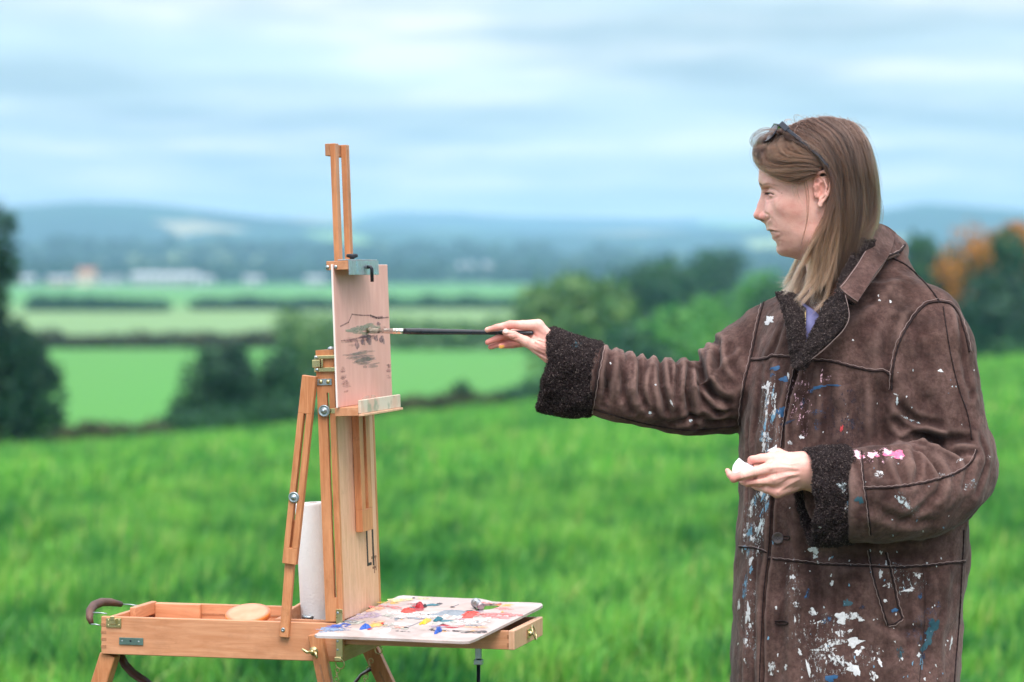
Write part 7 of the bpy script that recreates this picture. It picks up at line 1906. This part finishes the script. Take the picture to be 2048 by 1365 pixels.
hair_set("hair_strands", A[5:], 1800, 21, HM_GOLD, 13, .7, 22, 3.2, .00016, lift=3, cutr=(.7, 1))
hair_set("hair_strands", A[:4], 2600, 22, HM_GOLD, 15, .7, 26, 4.0, .00016, lift=3, cutr=(.7, 1))
hair_set("hair_strands", A, 7000, 2, HM_DARK, 12, .5, 110, 2.6, .00022, mirror=True)
B = [[(1622, 246), (1612, 266), (1612, 288), (1626, 300), (1646, 312), (1656, 330)],
     [(1606, 247), (1592, 266), (1590, 290), (1608, 304), (1632, 312), (1652, 330)],
     [(1590, 252), (1572, 272), (1566, 294), (1582, 310), (1612, 316), (1640, 320), (1656, 336)],
     [(1574, 260), (1552, 278), (1543, 298), (1556, 318), (1590, 324), (1622, 324), (1650, 334)],
     [(1560, 266), (1536, 284), (1526, 302), (1535, 324), (1566, 335), (1604, 332), (1640, 336)],
     [(1548, 268), (1524, 286), (1516, 304), (1523, 326), (1548, 344), (1584, 345), (1620, 339), (1648, 340)],
     [(1540, 272), (1518, 290), (1513, 308), (1519, 330), (1540, 347), (1572, 354), (1604, 352), (1636, 346)],
     [(1536, 330), (1552, 346), (1574, 362), (1598, 366), (1618, 356), (1642, 350)]]
hair_set("hair_strands", B, 9000, 3, HM_TEMP, 12, .72, 60, 3.0, .00016, cutr=(.95, 1.0), lift=1.0, jit=1.2)
hair_set("hair_strands", B, 5000, 4, HM_TEMP, 8, .5, 50, 2.0, .00022, mirror=True, cutr=(.95, 1.0), lift=1)
C_G = [[(1648, 330, 88), (1663, 372, 90), (1656, 425, 86), (1633, 478, 80), (1608, 525, 74), (1582, 566, 72), (1552, 590, 74)],
       [(1652, 332, 90), (1666, 380, 92), (1660, 432, 88), (1640, 490, 82), (1622, 545, 78), (1600, 588, 78), (1580, 610, 80)],
       [(1656, 338, 90), (1669, 385, 92), (1661, 440, 90), (1650, 500, 86), (1636, 560, 84), (1618, 600, 86), (1602, 628, 90)],
       [(1658, 340, 88), (1669, 390, 92), (1668, 450, 92), (1660, 510, 90), (1650, 565, 90), (1640, 600, 92), (1622, 630, 96)],
       [(1664, 345, 86), (1674, 395, 90), (1675, 455, 92), (1670, 515, 92), (1665, 560, 94), (1658, 595, 96), (1645, 618, 98)]]
hair_set("hair_strands", C_G, 4800, 5, HM_GOLD, 24, .88, 42, 12.0, .00016, cutr=(.62, 1.0), lift=1)
hair_set("hair_strands", C_G, 3000, 6, HM_GOLD, 14, .7, 36, 4.5, .00022, mirror=True, cutr=(.84, 1.0), lift=1)
far = [[(1610, 470, -50), (1603, 520, -48), (1590, 560, -40), (1574, 585, -30)], [(1620, 480, -40), (1618, 540, -40), (1606, 590, -30), (1590, 612, -20)], [(1640, 480, -20), (1640, 550, -10), (1630, 600, 10), (1616, 626, 20)]]
hair_set("hair_strands", far, 2200, 7, HM_GOLD, 14, .6, 26, 4, .0002, cutr=(.8, 1))
wisp = [[(1612, 358, 84), (1619, 395, 84), (1616, 440, 80), (1604, 480, 74), (1592, 514, 66)], [(1608, 362, 84), (1613, 400, 84), (1613, 445, 80), (1606, 490, 72), (1600, 525, 66)]]
hair_set("hair_strands", wisp, 16, 8, HM_TEMP, 4, .5, 4, 1.5, .00013, jit=1)
w2 = [[(1585, 356, 82), (1586, 385, 82), (1592, 408, 80)], [(1596, 356, 84), (1600, 390, 82), (1612, 412, 80)]]
hair_set("hair_strands", w2, 14, 9, HM_TEMP, 3, .3, 3, 1.5, .00010, jit=1)
loops = [[(1562, 262, 40), (1534, 256, 36), (1511, 268, 30), (1505, 284, 24), (1513, 297, 22), (1535, 290, 26), (1556, 274, 34)],
         [(1560, 266, 44), (1538, 264, 40), (1517, 274, 32), (1510, 288, 26), (1522, 296, 24), (1542, 288, 30), (1558, 272, 36)],
         [(1556, 270, 40), (1534, 272, 34), (1520, 282, 28), (1524, 292, 26), (1544, 286, 30), (1560, 270, 36)]]
hair_set("hair_strands", loops, 90, 10, HM_FINE, 16, .55, 12, 3, .00013, cutr=(.6, 1), jit=2.4)
l2 = [[(1520, 292, 20), (1511, 304, 18), (1512, 318, 20), (1524, 334, 30)], [(1526, 290, 20), (1516, 304, 18), (1515, 316, 20), (1522, 326, 30)]]
hair_set("hair_strands", l2, 60, 11, HM_FINE, 6, .5, 5, 2, .00013, jit=1)
top_ = [[(1592, 246, 20), (1591, 234, 20), (1599, 232, 20), (1608, 240, 20)], [(1572, 256, 20), (1570, 243, 20), (1582, 240, 20), (1590, 250, 20)], [(1700, 244, 0), (1716, 250, 0), (1730, 262, 0), (1738, 280, 0)]]
for i, g in enumerate(top_): hair_set("hair_strands", [g, [(p[0] + 2, p[1] + 1, p[2]) for p in g]], 7, 12 + i, HM_FINE, 6, .2, 3, 1, .00013, cutr=(.8, 1), jit=1.2)
rr = np.random.default_rng(4)
fz = []
for i in range(170):                                      # short frizz standing off the crown
    px = rr.uniform(1560, 1720); q = math.sqrt(max(0, 1 - ((px - HCX) / 119) ** 2)); py = HCZ - 103 * q; d = rr.uniform(-40, 60)
    a = W(px, py + abs(d) * .22, HY0 - d * S1); e = np.array([rr.normal() * .008 + (px - HCX) * S1 * .08, 0, rr.uniform(.004, .011)])
    fz.append(np.stack([a + e * t + np.array([.004 * math.sin(3 * t + i), 0, 0]) * t for t in np.linspace(0, 1, 6)]))
fz = np.array(fz); strands("hair_strands", fz - PO_, np.full(fz.shape[:2], .00009), HM_FINE, hair)
hair_set("hair_strands", A, 420, 51, HM_TEMP, 22, .15, 40, 16, .00012, cutr=(.5, 1), lift=9, jit=7)
hair_set("hair_strands", C_G, 260, 52, HM_GOLD, 26, .2, 30, 14, .00012, cutr=(.5, 1), lift=6, jit=7)
hair_set("hair_strands", B, 300, 53, HM_GOLD, 14, .3, 24, 7, .00012, cutr=(.7, 1), lift=6, jit=4)
fl = [[(1755, 380, 0), (1766, 410, 0), (1764, 440, 0), (1755, 470, 0)], [(1752, 400, 0), (1762, 425, 0), (1758, 455, 0), (1748, 480, 0)]]
hair_set("hair_strands", fl, 12, 31, HM_FINE, 6, .2, 5, 3, .00010, jit=2)
nk = [[(1600, 520, 30), (1580, 548, 20), (1560, 552, 10)], [(1590, 540, 30), (1575, 560, 20), (1552, 562, 10)], [(1596, 560, 30), (1570, 578, 20), (1548, 584, 10)]]
hair_set("hair_strands", nk, 40, 32, HM_GOLD, 10, .2, 20, 4, .00011, jit=4)

# ---------------------------------------------------------------- sunglasses pushed up into the hair
def hw_(px, py, lat): return Vector(head_to_world(hl(px, py, lat)[None])[0])
GO = hw_(1557, 252, 60)
gl = empty("sunglasses", GO); tag(gl, "dark framed sunglasses pushed up on top of the woman's head", "sunglasses")
m = NM("navy_acetate"); FRAME = m.set(color=(.012, .020, .038), rough=.22, spec=.6)
m = NM("brown_lens"); LENS = m.set(color=(.055, .018, .016), rough=.08, spec=.7, alpha=.96)
gh0 = hl(1557, 252, 72)
def gpt(lat, dn):                                         # lat px toward the camera side, dn px down the lens
    c = gh0.copy(); w_ = 20 * (1 - (lat / 72) ** 2)
    c[1] = -lat * S1; c[0] += (-w_ - .58 * dn) * S1; c[2] += (-.92 * dn + w_ * .25) * S1
    return Vector(head_to_world(c[None])[0]) - GO
MB().tube([gpt(l, 2) for l in np.linspace(72, -72, 25)], .0015, 8).build("brow_bar", FRAME, gl, True)
for sg in (1, -1):
    V = []; R_n, A_n = 5, 24; rim = []
    for j in range(R_n + 1):
        for k in range(A_n):
            a = 6.283 * k / A_n; q = j / R_n
            ca_, sa_ = math.cos(a), math.sin(a); ex = abs(ca_) ** .75 * math.copysign(1, ca_); ey = abs(sa_) ** .75 * math.copysign(1, sa_)
            p_ = gpt(sg * (39 + 29 * q * ex), 20 + 18 * q * ey)
            V.append(p_)
            if j == R_n: rim.append(p_)
    F = [(j * A_n + k, j * A_n + (k + 1) % A_n, (j + 1) * A_n + (k + 1) % A_n, (j + 1) * A_n + k) for j in range(R_n) for k in range(A_n)]
    mb = MB(); mb.add(V, F); th_ = Vector((.0009, 0, .0014)); mb.add([v + th_ for v in V], [f[::-1] for f in F]); mb.build("lens", LENS, gl, True)
    MB().tube(rim, .0011, 8, closed=True).build("rim", FRAME, gl, True)
    h0 = (hl(1556, 251, 73) * np.array([1, sg, 1])); h1 = hl(1568, 263, 80) * np.array([1, sg, 1]); h2 = hl(1600, 290, 90) * np.array([1, sg, 1]); h3 = hl(1628, 316, 96) * np.array([1, sg, 1]); h4 = hl(1643, 334, 95) * np.array([1, sg, 1]); h5 = hl(1653, 356, 90) * np.array([1, sg, 1])
    ps = [Vector(head_to_world(q[None])[0]) - GO for q in (h0, h1, h2, h3, h4, h5)]
    for (a, b, w_, d_) in ((0, 1, .0100, .0042), (1, 2, .0058, .0030), (2, 3, .0052, .0028), (3, 4, .0050, .0028), (4, 5, .0056, .0030)):
        dr_ = (ps[b] - ps[a]).normalized()
        (tm if a else None)
        if a == 0: tm = MB()
        tm.bar(ps[a] - dr_ * .001, ps[b] + dr_ * .001, w_, d_, dr_.cross(Vector((0, 1, 0))), .0008)
    tm.build("temple_arm", FRAME, gl, False)

# ---------------------------------------------------------------- paper tissue in the hand
TO = Vector(W(1486, 940, 4.745))
ts = empty("tissue", TO); tag(ts, "crumpled white paper tissue pinched in the painter's lower hand", "tissue")
m = NM("white_tissue"); TIS = m.set(color=(.80, .84, .90), rough=.9, sss=.1)
def tis(rows_, seed):
    o, _, _ = sheet("tissue_fold", rows_, TIS, ts, .0012, 8, 8, 0, seed, 0, crumple=.004)
    me = o.data; n_ = len(me.vertices); a = np.zeros(n_ * 3, np.float32); me.vertices.foreach_get("co", a); a = a.reshape(-1, 3) + PO_ - np.array(TO); me.vertices.foreach_set("co", a.astype(np.float32).ravel()); me.update()
tis([[(1464, 946, 4.735), (1478, 952, 4.728), (1508, 942, 4.738)], [(1466, 932, 4.738), (1484, 938, 4.726), (1506, 936, 4.738)], [(1478, 917, 4.750), (1490, 928, 4.742), (1504, 930, 4.748)]], 3)
tis([[(1466, 944, 4.750), (1480, 948, 4.758), (1502, 942, 4.758)], [(1470, 930, 4.755), (1486, 934, 4.765), (1500, 932, 4.760)], [(1479, 918, 4.752), (1484, 921, 4.760), (1492, 928, 4.758)]], 5)
tis([[(1534, 902, 4.765), (1546, 904, 4.758), (1556, 902, 4.768)], [(1540, 897, 4.768), (1547, 898, 4.760), (1554, 897, 4.768)], [(1550, 893, 4.772), (1552, 893, 4.766), (1554, 890, 4.770)]], 7)

for im in list(bpy.data.meshes):
    if im.users == 0: bpy.data.meshes.remove(im)
